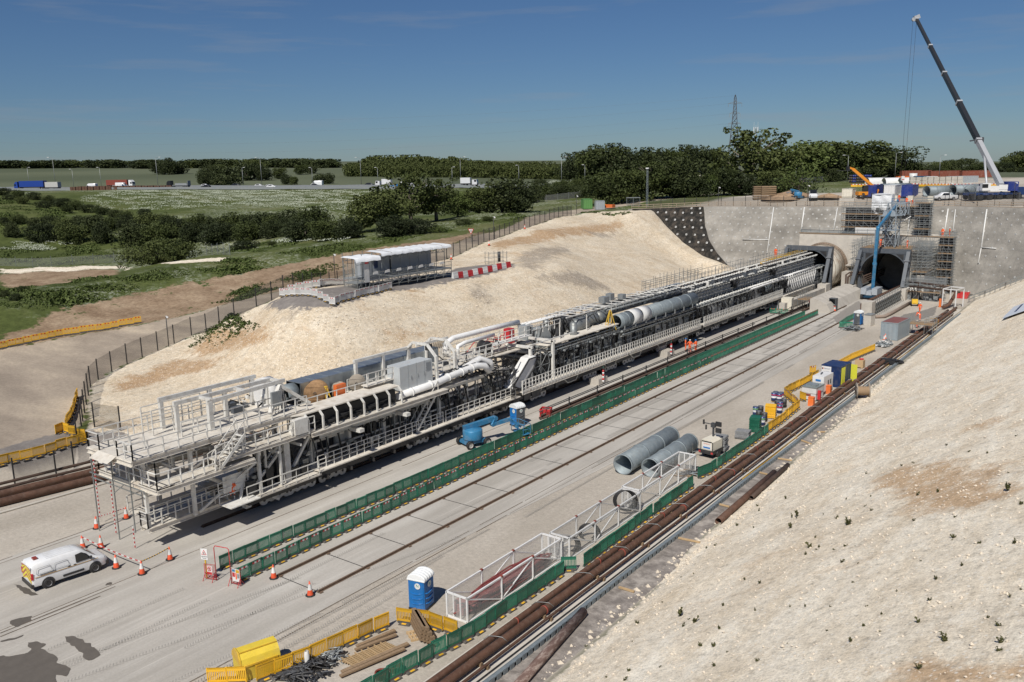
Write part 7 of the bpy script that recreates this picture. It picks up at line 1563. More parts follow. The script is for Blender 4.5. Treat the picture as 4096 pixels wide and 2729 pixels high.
for k in range(9):
 z=-0.6+k*.55; P.append([(x,-.8+.12*math.sin(x*3+k*1.3)+(.15 if k%3 else 0),z)for x in np.linspace(-1.95,1.75,12)]+[(1.9,-.6+j*.5,z+.04*math.sin(j))for j in range(6)])
shm.grid(P); shm.grid([[(x,y,3.85+.1*math.sin(x+y))for x in np.linspace(-1.95,1.9,6)]for y in np.linspace(-.8,2,4)]); shm.grid([[(-1.95,y,z)for y in np.linspace(-.8,2,4)]for z in np.linspace(-.6,3.85,5)])
shm.build('sheet',mat('white_sheet',(.72,.74,.76),.6,0,.06,2,bump=.5,bscale=3),wh)
shm=MB(); shm.bb(-50.6,-45.2,188.5,188.56,10.95,12.2); shm.build('white_banner',white_plastic,None,None,'long white sheet tied along the headwall rail under the wide scaffold','sheeting')
tw=thing('lattice_tower','silver steel lattice tower standing on the right tunnel frame against the wall','steel tower',(-42.3,181.5,8.95))
silver=mat('silver_paint',(.36,.41,.45),.4,.3,.08,2)
mb=MB()
for lv,(x0,x1,y0,y1,z0,z1)in enumerate(((-2.2,1.6,-1.4,1.6,0,3.4),(-1.6,1.4,-1.0,2.4,3.4,6.2),(-.6,2.6,.6,3.8,6.2,8.6))):
 for x in(x0,(x0+x1)/2,x1):
  for y in(y0,y1):mb.bar((x,y,z0),(x,y,z1),.14,.14)
 for y in(y0,y1):mb.bar((x0,y,z1),(x1,y,z1),.14,.14); mb.bar((x0,y,z0),((x0+x1)/2,y,z1),.09); mb.bar(((x0+x1)/2,y,z0),(x1,y,z1),.09); mb.bar((x1,y,z0),((x0+x1)/2,y,z1),.09)
 for x in(x0,x1):mb.bar((x,y0,z1),(x,y1,z1),.14,.14); mb.bar((x,y0,z0),(x,y1,z1),.09); mb.bar((x,y1,z0),(x,y0,z1),.09)
mb.build('lattice',silver,tw)
for z,x0,x1,y0,y1 in((3.45,-1.8,1.6,-1.0,2),(6.25,-1.0,2.2,0,3)):mb=MB(); mb.bb(x0,x1,y0,y1,z,z+.06); rail(mb,[(x0,y0,z),(x1,y0,z)],1.0,1.1); mb.build('platform',silver,tw)
for x in(-1.2,.3):mb=MB(); mb.prism([(x,-1.05,6.2),(x+1,-1.05,6.2),(x+.9,-1.05,7.1),(x+.3,-1.05,7.3)],(0,.1,0)); mb.build('wing_plate',silver,tw)
mb=MB(); mb.bar((-.6,2.2,3.4),(3.2,3.2,6.0),.12); mb.build('white_brace',white_paint,tw)
# --- boom lifts
def boomlift(lab,loc,rz,sc,boom,cw,basket,booms_m=blue_paint):
 t=thing('boom_lift',lab,'boom lift',loc,rz); mb=MB(); mb.bb(-.75*sc,.75*sc,-1.1*sc,1.1*sc,.38*sc,.68*sc)
 for y in(-1.0,1.0):mb.bar((-1.0*sc,y*sc,.42*sc),(1.0*sc,y*sc,.42*sc),.24*sc)
 mb.build('chassis',booms_m,t)
 for x in(-1.0,1.0):
  for y in(-1.0,1.0):wheel(t,x*sc,y*sc,.42*sc,.32*sc,mat('rim_cream',(.40,.39,.36),.5))
 mb=MB()
 if cw=='round':mb.lathe((0,-.1*sc,0),[(0,.72*sc),(.98*sc,.72*sc),(1.0*sc,.8*sc),(1.0*sc,1.62*sc),(.93*sc,1.72*sc),(0,1.78*sc)],28)
 else:mb.bb(-1.1*sc,-.35*sc,-1.5*sc,1.3*sc,.78*sc,1.65*sc); mb.bb(.35*sc,1.1*sc,-1.5*sc,1.3*sc,.78*sc,1.65*sc); mb.bb(-.4*sc,.4*sc,-1.5*sc,1.2*sc,.7*sc,1.2*sc)
 mb.build('turret',booms_m if cw=='round' else mat('lift_grey',(.34,.37,.40),.45),t)
 W_=.42*sc
 for i,(a,b)in enumerate(zip(boom,boom[1:])):
  mb=MB(); w_=W_*(1-.13*i); mb.bar(a,b,w_,w_*1.15); mb.cyl(Vector(b)+Vector((-w_*.6,0,0)),Vector(b)+Vector((w_*.6,0,0)),w_*.55,12); mb.build('boom',booms_m,t)
 b=Vector(basket); mb=MB(); w_,d_=1.1*min(sc,1.1),.42
 for z in(0,.5,1.05):mb.tube([b+Vector((-w_,-d_,z)),b+Vector((w_,-d_,z)),b+Vector((w_,d_,z)),b+Vector((-w_,d_,z)),b+Vector((-w_,-d_,z))],.03,6)
 for x in(-w_,0,w_):
  for y in(-d_,d_):mb.bar(b+Vector((x,y,0)),b+Vector((x,y,1.05)),.045)
 mb.box(tuple(b+Vector((0,0,.02))),(2*w_,2*d_,.05)); mb.box(tuple(b+Vector((0,-d_-.05,.7))),(.4,.2,.4)); mb.bar(Vector(boom[-1]),b+Vector((0,0,.5)),.16*sc); mb.build('basket',booms_m,t); return t
boomlift('small blue boom lift with folded arm, parked beside the green barriers',(-50.3,60.9,.02),R(-20),.95,[(-.3,-.9,1.75),(-.25,2.6,2.15),(-.1,2.2,1.6),(.0,4.2,1.8)],'round',(.2,5.3,.35))
e=Vector((-41.40,169.46,13.60)); bt=Vector((-42.59,187.50,16.90)); base=Vector((-42.3,171.3,.02)); e0=e-base; bt0=bt-base
boomlift('very tall blue boom lift rising in front of the right tunnel mouth',base,0,1.35,[(.0,.6,1.9),(e0.x*.55,e0.y*.55,e0.z*.5),(e0.x,e0.y,e0.z),(bt0.x,bt0.y,bt0.z)],'boxy',(bt0.x+.2,bt0.y+.5,bt0.z+.3))
person(tuple(bt+Vector((.3,.5,.35))),R(60),'stand','person in orange in the basket of the tall blue boom lift')
# --- pipes and plant around the tunnel foot
mb=MB(); P=[(-39.54,154.53,0.20),(-39.86,155.50,1.30),(-39.65,157.86,1.50),(-39.13,167.52,1.70),(-38.43,177.55,2.00)]
mb.tube(P,.28,14); mb.build('slurry_pipe',rust,None,None,'rusty elbow pipe on trestles leading into the right tunnel mouth','pipe')
for k in(1,2,3):q=Vector(P[k+1 if k<3 else 4]); mb=MB(); mb.bar((q.x-.4,q.y,0),(q.x-.1,q.y,q.z-.2),.1); mb.bar((q.x+.4,q.y,0),(q.x+.1,q.y,q.z-.2),.1); mb.bar((q.x-.5,q.y,q.z-.3),(q.x+.5,q.y,q.z-.3),.12); mb.build('pipe_trestle',rust,None,None,'rusty trestle under the elbow pipe, '+('nearest','middle','farthest')[k-1]+' of three','trestle')
mb=MB(); mb.tube([(-36.24,149.90,0.30),(-35.03,151.00,0.30),(-34.84,153.99,0.30),(-34.68,168.50,0.30)],.26,12); mb.build('slurry_pipe',mat('grimy_pipe',(.30,.24,.20),.8,0,.3,1,dirt=(.16,.10,.07),dirt_amt=.7,dscale=1),None,None,'grimy pale pipe with a dogleg on the ground beside the scaffold shutters','pipe')
mb=MB(); mb.tube([(-45.79,172.00,-1.03),(-47.6,174,.3),(-47.9,175.2,.5),(-47.9,175.4,3.4),(-47.6,176,3.8),(-46.2,178,3.9)],.2,10); mb.tube([(-48.4,150,.3),(-48.2,174.9,.4),(-48.3,175.4,3.8),(-47.9,176.2,4.2),(-46,178.6,4.2)],.16,10); mb.build('dark_riser',rust_dark,None,None,'pair of dark pipes climbing from the floor to the right tunnel frame','pipe')
mb=MB()
for k in range(4):mb.cyl((-45.2+.02*k,176,2.4+k*.42),(-44.9,200,2.4+k*.42),.13,8)
mb.build('tunnel_pipes',rust_dark,None,None,'brown pipes on the inner left side of the right tunnel','pipe')
mb=MB(); mb.bb(-44.3,-42.9,170,185,.02,.4)
t=thing('tunnel_invert','curved pale concrete segments at the left foot of the right tunnel mouth','concrete segments',(-42,176,0)); mb=MB()
for k in range(8):mb.lathe((0,0,3.8),[(4.14,k*1.3),(4.14,k*1.3+1.24),(3.9,k*1.3+1.24),(3.9,k*1.3),(4.14,k*1.3)],40,'y')
mb.f,keep=[],mb.f; mb.m=[]; mb.sm=[]
for f in keep:
 c_=sum((Vector(mb.v[i])for i in f),Vector())/4
 if c_.z<1.6 and c_.x<-1.2:mb.f.append(f); mb.m.append(0); mb.sm.append(False)
mb.build('segments',concrete,t)
t=thing('shutter_scaffold','row of dark formwork props along the concrete side wall','formwork',(-37.2,152.5,0)); mb=MB()
for k in range(18):mb.bar((.05,k*1.15,0),(.05,k*1.15,2.9),.07); mb.bar((.75,k*1.15+.4,0),(.08,k*1.15,1.7),.06)
for z in(.5,1.1,1.8,2.5):mb.bar((.1,0,z),(.1,19.5,z),.06)
mb.build('props',galv_dull,t); mb=MB(); mb.bb(-.02,.04,0,20,0,1.9); mb.build('shutter_face',black_mat,t)
t=thing('welfare_shelter','dark open-fronted shelter at the end of the concrete upstand','shelter',(-44.47,154.56,0.00)[:2]+(.02,),R(-6)); mb=MB(); mb.bb(-.6,-.52,-.5,.5,0,2.1); mb.bb(.52,.6,-.5,.5,0,2.1); mb.bb(-.6,.6,.42,.5,0,2.1); mb.lathe((0,0,2.1),[(.6,-.5),(.6,.5)],2,'y'); mb.bb(-.62,.62,-.52,.52,2.1,2.2); mb.build('shell',dkgrey,t); mb=MB()
for k,m_ in enumerate((0,1,2,0)):mb.mat(m_).bb(-.5,.5,-.2,.4,.3+k*.22,.4+k*.22)
mb.build('shelves',[mid_grey,blue_plastic,red_paint],t)
t=thing('generator','bright green generator beside the concrete cradle wall','generator',(-58.91,160.29,0.00)[:2]+(.02,),0); mb=MB(); mb.bb(-.7,.7,-1,1,.2,1.4); mb.build('canopy',mat('bright_green',(.06,.30,.05),.5),t); mb=MB(); mb.bb(-.72,.72,-1.02,1.02,0,.2); mb.bb(-1.2,-.8,-.5,.5,.2,1.8); mb.build('base',black_mat,t)
t=thing('fuel_box','cream plant box with a railed top behind the strip barriers near the gantries','plant box',(-51.52,151.32,0.00)[:2]+(.02,),R(8)); mb=MB(); mb.bb(-.9,.9,-1.0,1.0,.2,2.2); mb.build('box',cream,t); mb=MB(); mb.bb(-3.4,-1.4,-1,1,.2,.9); rail(mb,[(-3.4,-1,.9),(-1.4,-1,.9)],.8,.9); mb.build('skid',mid_grey,t)
mb=MB(); mb.lathe((-49.6,158.4,0),[(0,.02),(.35,.02),(.38,.8),(0,.82)],14); mb.build('red_barrel',red_paint,None,None,'red barrel between the cream plant box and the concrete wall','barrel')
t=thing('ibc_box','pale concrete box next to the grey-fronted toilet','box',(-35.4,143.2,.02),R(-8)); mb=MB(); mb.bb(-.55,.55,-.8,.8,0,1.7); mb.build('box',concrete,t); mb=MB(); mb.bb(-.6,.6,-.85,.85,1.7,1.82); mb.build('lid',mid_grey,t)
mb=MB(); mb.bb(-.5,.5,-.4,.4,.35,1.2); mb.bb(-.3,.3,-.5,-.4,.5,.9); t=thing('site_dumper','small yellow wheeled machine by the grimy pale pipe','machine',(-33.63,166.50,0.00)[:2]+(.02,),R(20)); mb.build('body',yellow_paint,t); [wheel(t,x,y,.28,.18)for x in(-.55,.55)for y in(-.35,.35)]
t=thing('pump_gantry','white steel frame over the rising brown pipe near the stair tower','steel frame',(-27.68,168.03,0.00)[:2]+(.02,),R(-10)); mb=MB()
for x in(-1.1,1.1):
 for y in(-1.8,1.8):mb.bar((x,y,0),(x,y,3.4),.16)
 mb.bar((x,-1.8,3.4),(x,1.8,3.4),.16)
for y in(-1.8,1.8):mb.bar((-1.1,y,3.4),(1.1,y,3.4),.16)
mb.build('frame',white_paint,t); mb=MB(); mb.tube([(-.3,-3.5,.45),(-.2,-1.2,.6),(0,1.5,2.6)],.3,12); mb.build('rising_pipe',rust,t); mb=MB(); mb.bb(-1.9,-1.5,-1.2,-.8,0,1.5); mb.build('orange_post',orange_paint,t)
mb=MB(); mb.prism([(-.9,-.7,0),(1.0,-.7,0),(1.3,-.7,1.1),(-1.3,-.7,1.1)],(0,1.6,0)); mb.build('skip',red_paint,None,(-28.25,180.34,0.00)[:2]+(.02,),'red skip behind the white pump frame','skip')
mb=MB(); mb.tube([(-29.6,173.0,2.9),(-33.5,174.6,3.1),(-37.2,176.0,3.2)],.22,10); mb.tube([(-27.0,170,2.5),(-30,171.5,2.6),(-36,172.6,2.7)],.18,10)
for x,y in((-30.2,172.4),(-34.6,173.6)):mb.bar((x,y,0),(x,y,3.4),.22)
mb.build('pipe_bridge',rust_dark,None,None,'dark pipe bridge on two posts crossing before the stair tower','pipe')
blob(0,0,[(-30.10,182.47,0.00),(-28.85,186.96,0.00),(-27.26,187.28,0.00),(-27.28,181.92,0.00)],.03,'puddle',wetm,.1,3)
t=thing('slope_stairs','grey handrailed steps crossing the top of the right chalk slope','stairs',(-25,180,0)); mb=MB(); st_=[(-26.2,174.5),(-24.0,176.5),(-21.0,178),(-18,179.5),(-14,180.2)]
P=[Vector((x+25,y-180,tz(x,y)+.1))for x,y in st_]
for off in(0,1.1):
 Q=[p+Vector((0,off,0))for p in P]
 for a,b in zip(Q,Q[1:]):rail(mb,[a,b],1.05,1.0,.06)
mb.build('hand_rail',galv_dull,t)
bn=thing('slope_banner','pale blue-grey banner with dark blue strokes pegged on the right chalk slope','banner',(-13.49,131.89,5.94)); mb=MB(); n_=Vector((-.46,0,.89))
u_=Vector((0,1,0)); v_=Vector((.89,0,.46));
def bq(a0,a1,b0,b1,h):return[n_*h+u_*a+v_*b for a,b in((a0,b0),(a1,b0),(a1,b1),(a0,b1))]
mb.prism(bq(-6.5,4.5,-1.3,5,.28),n_*.03); mb.build('cloth',mat('banner_cloth',(.52,.56,.62),.8,0,.05,1),bn)
for a0,a1,b0,b1 in((-3.8,3.4,-.2,.12),(-4.0,-3.4,1.3,4.2),(-2.6,-2.0,1.4,4.0),(-1.4,-.9,1.4,4.2)):mb=MB(); mb.prism(bq(a0,a1,b0,b1,.315),n_*.01); mb.build('painted_stroke',navy,bn)
# --- trees and shrubs
def leafmat(name,c0,c1,c2):
 m=bpy.data.materials.new(name); m.use_nodes=True; t=m.node_tree; b=t.nodes['Principled BSDF']; b.inputs['Roughness'].default_value=.7; b.inputs['Specular IOR Level'].default_value=.25; L=t.links.new
 co=t.nodes.new('ShaderNodeTexCoord'); oi=t.nodes.new('ShaderNodeObjectInfo'); n=t.nodes.new('ShaderNodeTexNoise'); n.inputs['Scale'].default_value=.55; n.inputs['Detail'].default_value=5; n.inputs['Roughness'].default_value=.8; L(co.outputs['Object'],n.inputs[0])
 ad=t.nodes.new('ShaderNodeMath'); ad.operation='MULTIPLY_ADD'; ad.inputs[1].default_value=.25; L(oi.outputs['Random'],ad.inputs[0]); L(n.outputs[0],ad.inputs[2])
 r=t.nodes.new('ShaderNodeValToRGB'); e=r.color_ramp.elements; e.new(.6); e[0].position=.42; e[1].position=.60; e[2].position=.84
 for i,c in enumerate((c0,c1,c2)):e[i].color=c+(1,)
 L(ad.outputs[0],r.inputs[0]); L(r.outputs[0],b.inputs['Base Color']); return m
leafA=leafmat('foliage_oak',(.026,.036,.011),(.052,.068,.018),(.095,.112,.034)); leafB=leafmat('foliage_fresh',(.042,.060,.015),(.075,.102,.026),(.12,.15,.045)); leafC=leafmat('foliage_dark',(.018,.026,.010),(.036,.048,.016),(.062,.075,.026))
bark=mat('bark',(.16,.14,.11),.9,0,.3,4)
def crown(seed,w_=1.0,h0=.12,n_c=46,leaves=120,ls=.040,ragged=.32,flat_=1.0,clump=.20):
 """unit-height crown: clumps of small leaf faces round an uneven ellipsoid"""
 r_=np.random.default_rng(seed); vs=[];
 for k in range(n_c):
  u=r_.normal(size=3); u/=np.linalg.norm(u); rad=r_.uniform(.45,1.0)**.6*(1+r_.uniform(-ragged,ragged)); c=u*rad*np.array([.5*w_,.5*w_,.5*(1-h0)*flat_]); c[2]+=.5*(1+h0)-.04
  if c[2]<h0:c[2]=h0+r_.uniform(0,.1)
  cr_=clump*r_.uniform(.6,1.25)
  q=r_.normal(size=(leaves,3)); q/=np.linalg.norm(q,axis=1)[:,None]; q*=(r_.uniform(.55,1.0,leaves)**.4)[:,None]*cr_; q[:,2]*=.75; P=q+c
  a=r_.normal(size=(leaves,3)); a/=np.linalg.norm(a,axis=1)[:,None]; b=np.cross(a,r_.normal(size=(leaves,3))); b/=np.linalg.norm(b,axis=1)[:,None]
  s_=ls*r_.uniform(.5,1.2,leaves)[:,None]/2
  vs.append(np.stack([P-a*s_-b*s_,P+a*s_-b*s_*.6,P+a*s_*.8+b*s_,P-a*s_*.7+b*s_],1).reshape(-1,3))
 V=np.concatenate(vs); V[:,2]=np.minimum(np.maximum(V[:,2],.0),1.04); return V
def leaf_mesh(name,V,m):
 me=bpy.data.meshes.new(name); n=len(V)//4; me.from_pydata(V.tolist(),[],np.arange(n*4).reshape(n,4).tolist()); me.materials.append(m); return me
def trunk_mesh(seed,h=.55,r0=.035,limbs=7,sp=.30):
 rr=random.Random(seed); mb=MB(); mb.tube([(0,0,-.05),(.01,0,h*.3),(-.01,.01,h*.65),(.01,0,h)],0,8,rs=[r0*1.3,r0,r0*.75,r0*.4])
 for k in range(limbs):
  a=k*2.4+rr.random(); z=h*rr.uniform(.3,.9); d=sp*rr.uniform(.7,1.2); mb.tube([(0,0,z),(math.cos(a)*d*.45,math.sin(a)*d*.45,z+.10),(math.cos(a)*d,math.sin(a)*d,z+.25*rr.uniform(.7,1.2))],0,5,rs=[r0*.5,r0*.33,r0*.12])
 return mb.mesh('trunk',bark)
TK={}
def kind(nm,m,seed,**k):
 tr=k.pop('tr',{}); TK[nm]=(leaf_mesh('crown',crown(seed,**k),m),trunk_mesh(seed,**tr))
kind('round',leafA,1,w_=1.05,n_c=60,leaves=120); kind('round2',leafC,2,w_=.95,n_c=60,leaves=120,h0=.08); kind('oak',leafA,3,w_=1.0,n_c=80,leaves=80,h0=.25,ragged=.5,clump=.11,ls=.035,tr=dict(h=.7,r0=.04,limbs=13,sp=.42))
kind('fresh',leafB,4,w_=.9,n_c=56,leaves=120); kind('bush',leafC,5,w_=1.7,n_c=60,leaves=120,h0=.0,clump=.24,ls=.05); kind('bush2',leafA,6,w_=1.5,n_c=60,leaves=120,h0=.0,clump=.24,ls=.05); kind('wide',leafA,7,w_=2.3,n_c=130,leaves=130,h0=.0,clump=.22,ls=.045,ragged=.35); kind('tall',leafC,8,w_=.7,n_c=46,leaves=70,h0=.05,ragged=.3); kind('young',leafB,9,w_=.8,n_c=26,leaves=50,h0=.2,ragged=.5)
kind('far1',leafC,10,w_=1.5,n_c=34,leaves=60,h0=0,clump=.26,ls=.09); kind('far2',leafA,11,w_=1.2,n_c=34,leaves=60,h0=0,clump=.26,ls=.09,ragged=.4)
def tree(p,kd,lab,group=None,name='tree',s_=1.0,cat='tree',trunk_=True):
 x,y,z,h=p; h=max(h,1.2)*1.02; t=bpy.data.objects.new(name,None); C.objects.link(t); t.location=(x,y,z-.15); tag(t,lab,cat,group); cr_,tk=TK[kd]
 sx=random.uniform(.88,1.12)*s_; o=inst(cr_,'crown',t,(0,0,0),random.random()*6.28); o.scale=(h*sx,h*sx*random.uniform(.9,1.1),h)
 if trunk_:o=inst(tk,'trunk',t,(0,0,0),random.random()*6.28); o.scale=(h,h,h)
 return t
for p,kd,s_,lab in(((-159.5,96.6,8.3,4.8),'wide',1.0,'broad spreading tree on the grass above the brown bank, left of centre'),((-157.0,114.7,9.5,2.3),'bush',1.0,'rounded dark bush by the white track end'),((-156.0,121.2,10.1,-0.5),'bush2',.9,'small bush right of the rounded dark one'),((-149.4,125.3,11.0,5.1),'bush',.9,'dark tree at the left end of the big clump above the stand'),((-139.5,122.5,11.7,4.3),'round',1.1,'leafy tree just left of the stand roof'),((-134.2,124.0,12.1,4.3),'round2',1.1,'dark tree directly behind the stand roof'),((-140.1,138.7,12.6,8.7),'round',1.1,'full green tree in the middle clump, left of the gnarled oak'),((-144.0,153.2,12.9,12.0),'oak',1.1,'tall gnarled oak crowning the middle clump'),((-142.3,160.5,13.3,10.2),'oak',1.0,'second gnarled oak right of the tall one'),((-125.3,128.2,12.6,4.2),'round2',1.2,'low dark tree below the gnarled oak'),((-124.0,134.0,12.8,3.3),'bush',.9,'dark bush below the second oak'),((-145.6,172.5,13.7,6.4),'fresh',1.0,'light green tree right of the oaks'),((-143.8,179.2,14.0,7.2),'round',1.0,'olive green tree between the oaks and the tall dark one'),((-140.5,184.8,14.0,9.7),'tall',1.3,'tall dark tree at the right end of the middle clump'),((-135.7,185.6,14.1,8.4),'round2',.9,'round dark tree beside the tall dark one'),((-126.1,151.4,13.3,1.7),'bush',1.0,'spreading bush at the foot of the light green tree'),((-124.9,158.6,13.8,1.3),'bush2',1.0,'bush at the foot of the tall dark tree'),((-121.6,138.1,12.9,1.9),'young',1.4,'bright young tree at the grass edge behind the fence'),((-128.8,221.5,14.7,8.5),'round',1.1,'leafy tree at the left end of the clump behind the wall'),((-127.1,229.5,15.1,9.7),'round',1.1,'full green tree second in the clump behind the wall'),((-124.9,240.5,15.6,11.1),'oak',1.1,'spreading tree with bare twigs behind the lattice mast'),((-119.7,244.6,15.8,11.7),'round2',1.1,'dark tree right of the lattice mast'),((-113.2,243.0,16.0,6.3),'bush',.9,'low dark tree in front of the pale buildings'),((-111.3,249.7,16.0,7.0),'fresh',1.0,'dull green tree right of the pale buildings'),((-108.5,256.1,16.1,8.5),'round',1.1,'green tree in front of the pylon foot'),((-103.3,255.6,16.1,6.5),'round2',1.2,'dark tree below the great oak'),((-109.3,281.3,16.6,19.6),'oak',1.15,'great oak with visible limbs, tallest tree behind the wall'),((-98.2,267.3,16.2,7.4),'round',1.1,'dark green tree at the right foot of the great oak'),((-92.1,263.7,16.1,5.5),'bush',1.0,'low dark tree beside the timber crates'),((-84.8,254.6,15.9,8.7),'young',1.2,'small bright tree alone on the bank right of the clump'),((-116.4,354.3,17.9,16.0),'fresh',1.2,'large bright green tree right of the great oak'),((-124.8,353.6,17.9,12.7),'fresh',1.0,'bright tree left of the large bright green one'),((-111.4,363.7,18.0,13.1),'round',1.0,'green tree right of the large bright one'),((-104.7,382.2,18.2,16.0),'round',1.2,'large dark green tree centre of the far right group'),((-108.5,371.8,18.1,11.2),'fresh',1.0,'lighter tree between the two large ones'),((-97.1,387.1,18.3,12.5),'round2',1.1,'dark tree right of the centre of the far right group'),((-92.5,406.1,18.4,13.3),'tall',1.3,'upright dark tree at the end of the far right group'),((-106.1,353.0,17.9,5.5),'bush',1.0,'low tree in front of the far right group'),((-94.9,363.8,18.1,5.0),'bush2',1.2,'low green tree in front of the far right group, more to the right'),((-88.5,407.4,18.5,6.7),'bush2',1.0,'low trees trailing off right of the upright dark one')):tree(p,kd,lab,None,'tree',s_*1.22)
rr=random.Random(21)
def strew(n,fu,fv,fz,kinds,lab,group,name='tree',s_=1.0,cat='tree',trunk_=False):
 for k in range(n):
  t_=(k+.5)/n; yield t_
HEDGE=[(-268.8,114.7,13.0,1.8),(-265.6,117.3,12.6,2.8),(-259.9,118.8,11.6,2.9),(-256.4,121.5,11.2,3.9),(-250.8,122.9,10.5,3.6),(-247.3,125.6,10.5,4.3),(-241.9,127.3,10.4,4.9),(-238.4,129.7,10.8,3.4),(-233.0,131.3,10.8,4.2),(-227.6,132.6,10.2,4.1),(-224.7,135.1,10.3,5.3),(-219.5,136.2,9.8,4.9),(-216.3,138.5,10.0,4.1),(-211.5,139.8,9.8,5.3),(-206.6,140.7,9.6,4.6),(-201.8,141.8,9.5,5.2),(-197.3,142.8,9.5,6.1),(-192.5,143.7,9.5,5.4),(-188.0,144.8,9.7,6.2),(-181.9,144.1,10.0,5.3),(-177.8,144.9,10.3,6.1),(-172.6,143.5,10.5,5.2),(-170.8,145.2,10.7,6.5),(-254.2,110.1,9.6,4.3),(-245.5,114.0,8.6,5.0),(-236.8,117.9,8.1,5.4),(-228.2,121.8,8.0,5.7),(-219.7,125.6,7.5,5.9),(-211.7,129.1,7.7,5.9),(-203.8,132.4,8.0,5.3),(-194.3,134.5,8.2,5.4),(-185.3,136.1,8.7,5.2),(-176.7,137.5,9.9,4.4),(-166.5,135.0,10.6,3.6)]
for i,p in enumerate(HEDGE):tree(p,('bush','bush2','round2')[i%3],'dark shrub in the thick hedge line across the meadow','shrubs of the meadow hedge','hedge_shrub',1.0,'shrub',False)
DIAG=[(-323.9,139.2,20.0,2.6),(-315.3,140.3,19.0,2.7),(-306.9,141.3,18.3,2.8),(-298.5,142.2,17.2,2.7),(-290.5,142.8,16.0,3.1),(-280.9,142.2,15.1,3.2),(-271.5,141.4,14.5,2.8),(-264.1,141.6,13.9,2.7),(-254.9,140.6,13.3,2.6),(-246.1,139.5,13.0,2.6),(-238.3,140.5,13.5,2.9),(-299.1,134.1,17.3,2.6),(-287.0,135.2,16.0,2.6),(-272.9,135.2,14.7,2.6),(-311.1,135.4,18.5,1.9)]
for i,p in enumerate(DIAG):tree(p,('bush','bush2')[i%2],'dark shrub in the hedge slanting down from the motorway at the left','shrubs of the slanting hedge','hedge_shrub',1.0,'shrub',False)
for i,p in enumerate([(-148.0,64.6,7.5,-3.9),(-143.9,60.1,7.6,-3.9),(-138.2,59.2,7.6,-3.7),(-147.7,59.8,7.2,-3.2)]):tree(p,'bush','dark scrub at the left edge above the yellow barriers','scrub at the left edge','scrub',.9,'shrub',False)
for i,p in enumerate([(-173.3,251.1,14.4,5.7),(-168.5,252.0,14.7,5.0),(-166.0,256.5,15.1,5.2),(-160.1,255.7,15.2,4.5),(-154.5,255.0,15.4,4.8),(-170.4,240.4,13.9,5.7),(-184.8,280.9,16.4,4.6),(-197.3,284.4,16.8,4.6),(-184.9,293.6,17.2,3.9)]):tree(p,('bush2','bush')[i%2],'low shrub in the hedge between the middle clump and the wall clump','shrubs between the clumps','hedge_shrub',1.0,'shrub',False)
for i,p in enumerate([(-225.0,355.5,17.8,14.1),(-215.6,350.0,17.8,15.2),(-206.4,344.4,17.8,15.9),(-199.2,343.7,17.8,17.0),(-197.4,351.1,17.8,16.1),(-196.9,363.7,17.8,13.8),(-193.0,367.0,17.8,15.3),(-191.1,374.3,17.8,13.6),(-188.6,382.8,17.8,14.6),(-188.3,396.3,17.8,16.5),(-185.4,404.9,17.9,16.8),(-182.2,413.2,17.9,15.1),(-177.3,416.3,17.9,12.8)]):tree(p,('round2','tall','round')[i%3],'dark tree on the skyline behind the wall clump','skyline trees behind the wall clump','tree',1.1)
for i,p in enumerate([(-418.6,286.8,19.8,10.4),(-423.3,296.2,19.8,11.3),(-410.5,292.6,19.6,9.4),(-402.0,273.1,19.5,7.8),(-476.0,359.6,21.5,12.8),(-462.7,343.3,20.9,10.5),(-454.3,349.3,20.8,9.3),(-461.9,368.7,21.2,7.5),(-386.6,271.3,19.3,6.1),(-376.2,304.4,19.1,5.6),(-364.3,300.3,19.0,4.5),(-369.2,322.3,19.0,5.3),(-365.4,325.2,18.9,5.8),(-499.0,417.9,23.5,7.3),(-508.6,436.1,24.3,5.9),(-594.7,373.5,25.4,11.9),(-610.3,374.1,25.9,9.2),(-597.1,383.7,25.7,8.4)]):tree(p,('round2','round','far1')[i%3],'dark tree standing in the fields beyond the motorway','field trees beyond the motorway','tree',1.0)
LEFTL=[(-976.3,420.6,35.1,6.7),(-954.4,436.7,34.8,5.6),(-911.9,443.1,34.1,7.2),(-890.3,458.5,33.8,4.3),(-849.4,464.1,33.0,6.9),(-818.7,473.8,32.4,5.6),(-779.2,477.5,31.4,5.4),(-750.0,486.7,31.0,6.0),(-729.9,501.2,30.9,4.0),(-709.8,515.8,30.8,2.8),(-689.8,530.4,30.5,1.8),(-669.8,545.1,30.1,0.9),(-633.9,546.0,29.2,0.4),(-596.0,548.9,28.3,1.0)]
for a,b in zip(LEFTL,LEFTL[1:]):
 for k in range(4):
  f=k/4; p=[a[j]+(b[j]-a[j])*f for j in range(4)]; p[0]+=rr.uniform(-15,15); p[1]+=rr.uniform(-15,15); p[2]=tz(p[0],p[1]); p[3]=max(8,p[3]*rr.uniform(.8,1.1)); tree(p,('far1','far2')[k%2],'distant dark tree in the line closing the left fields','trees of the far left line','tree',1.8,'tree',False)
RIGHTL=[(-115.9,523.8,18.0,4.6),(-110.1,528.3,17.9,5.6),(-104.2,532.6,17.9,4.9),(-103.7,558.9,17.7,6.9),(-98.7,562.8,17.6,7.8),(-88.7,545.1,17.8,8.4),(-81.2,537.1,17.9,5.0),(-75.5,541.4,17.9,5.3),(-69.8,545.7,17.9,5.6),(-66.9,561.8,17.6,10.5),(-62.6,565.4,17.6,12.0),(-94.3,463.0,18.4,2.4),(-87.5,468.0,18.4,1.8),(-82.7,484.5,18.4,2.4),(-75.7,489.6,18.4,1.8),(-68.7,494.8,18.4,2.0),(-61.8,500.0,18.4,2.3),(-56.6,504.0,18.4,2.6)]
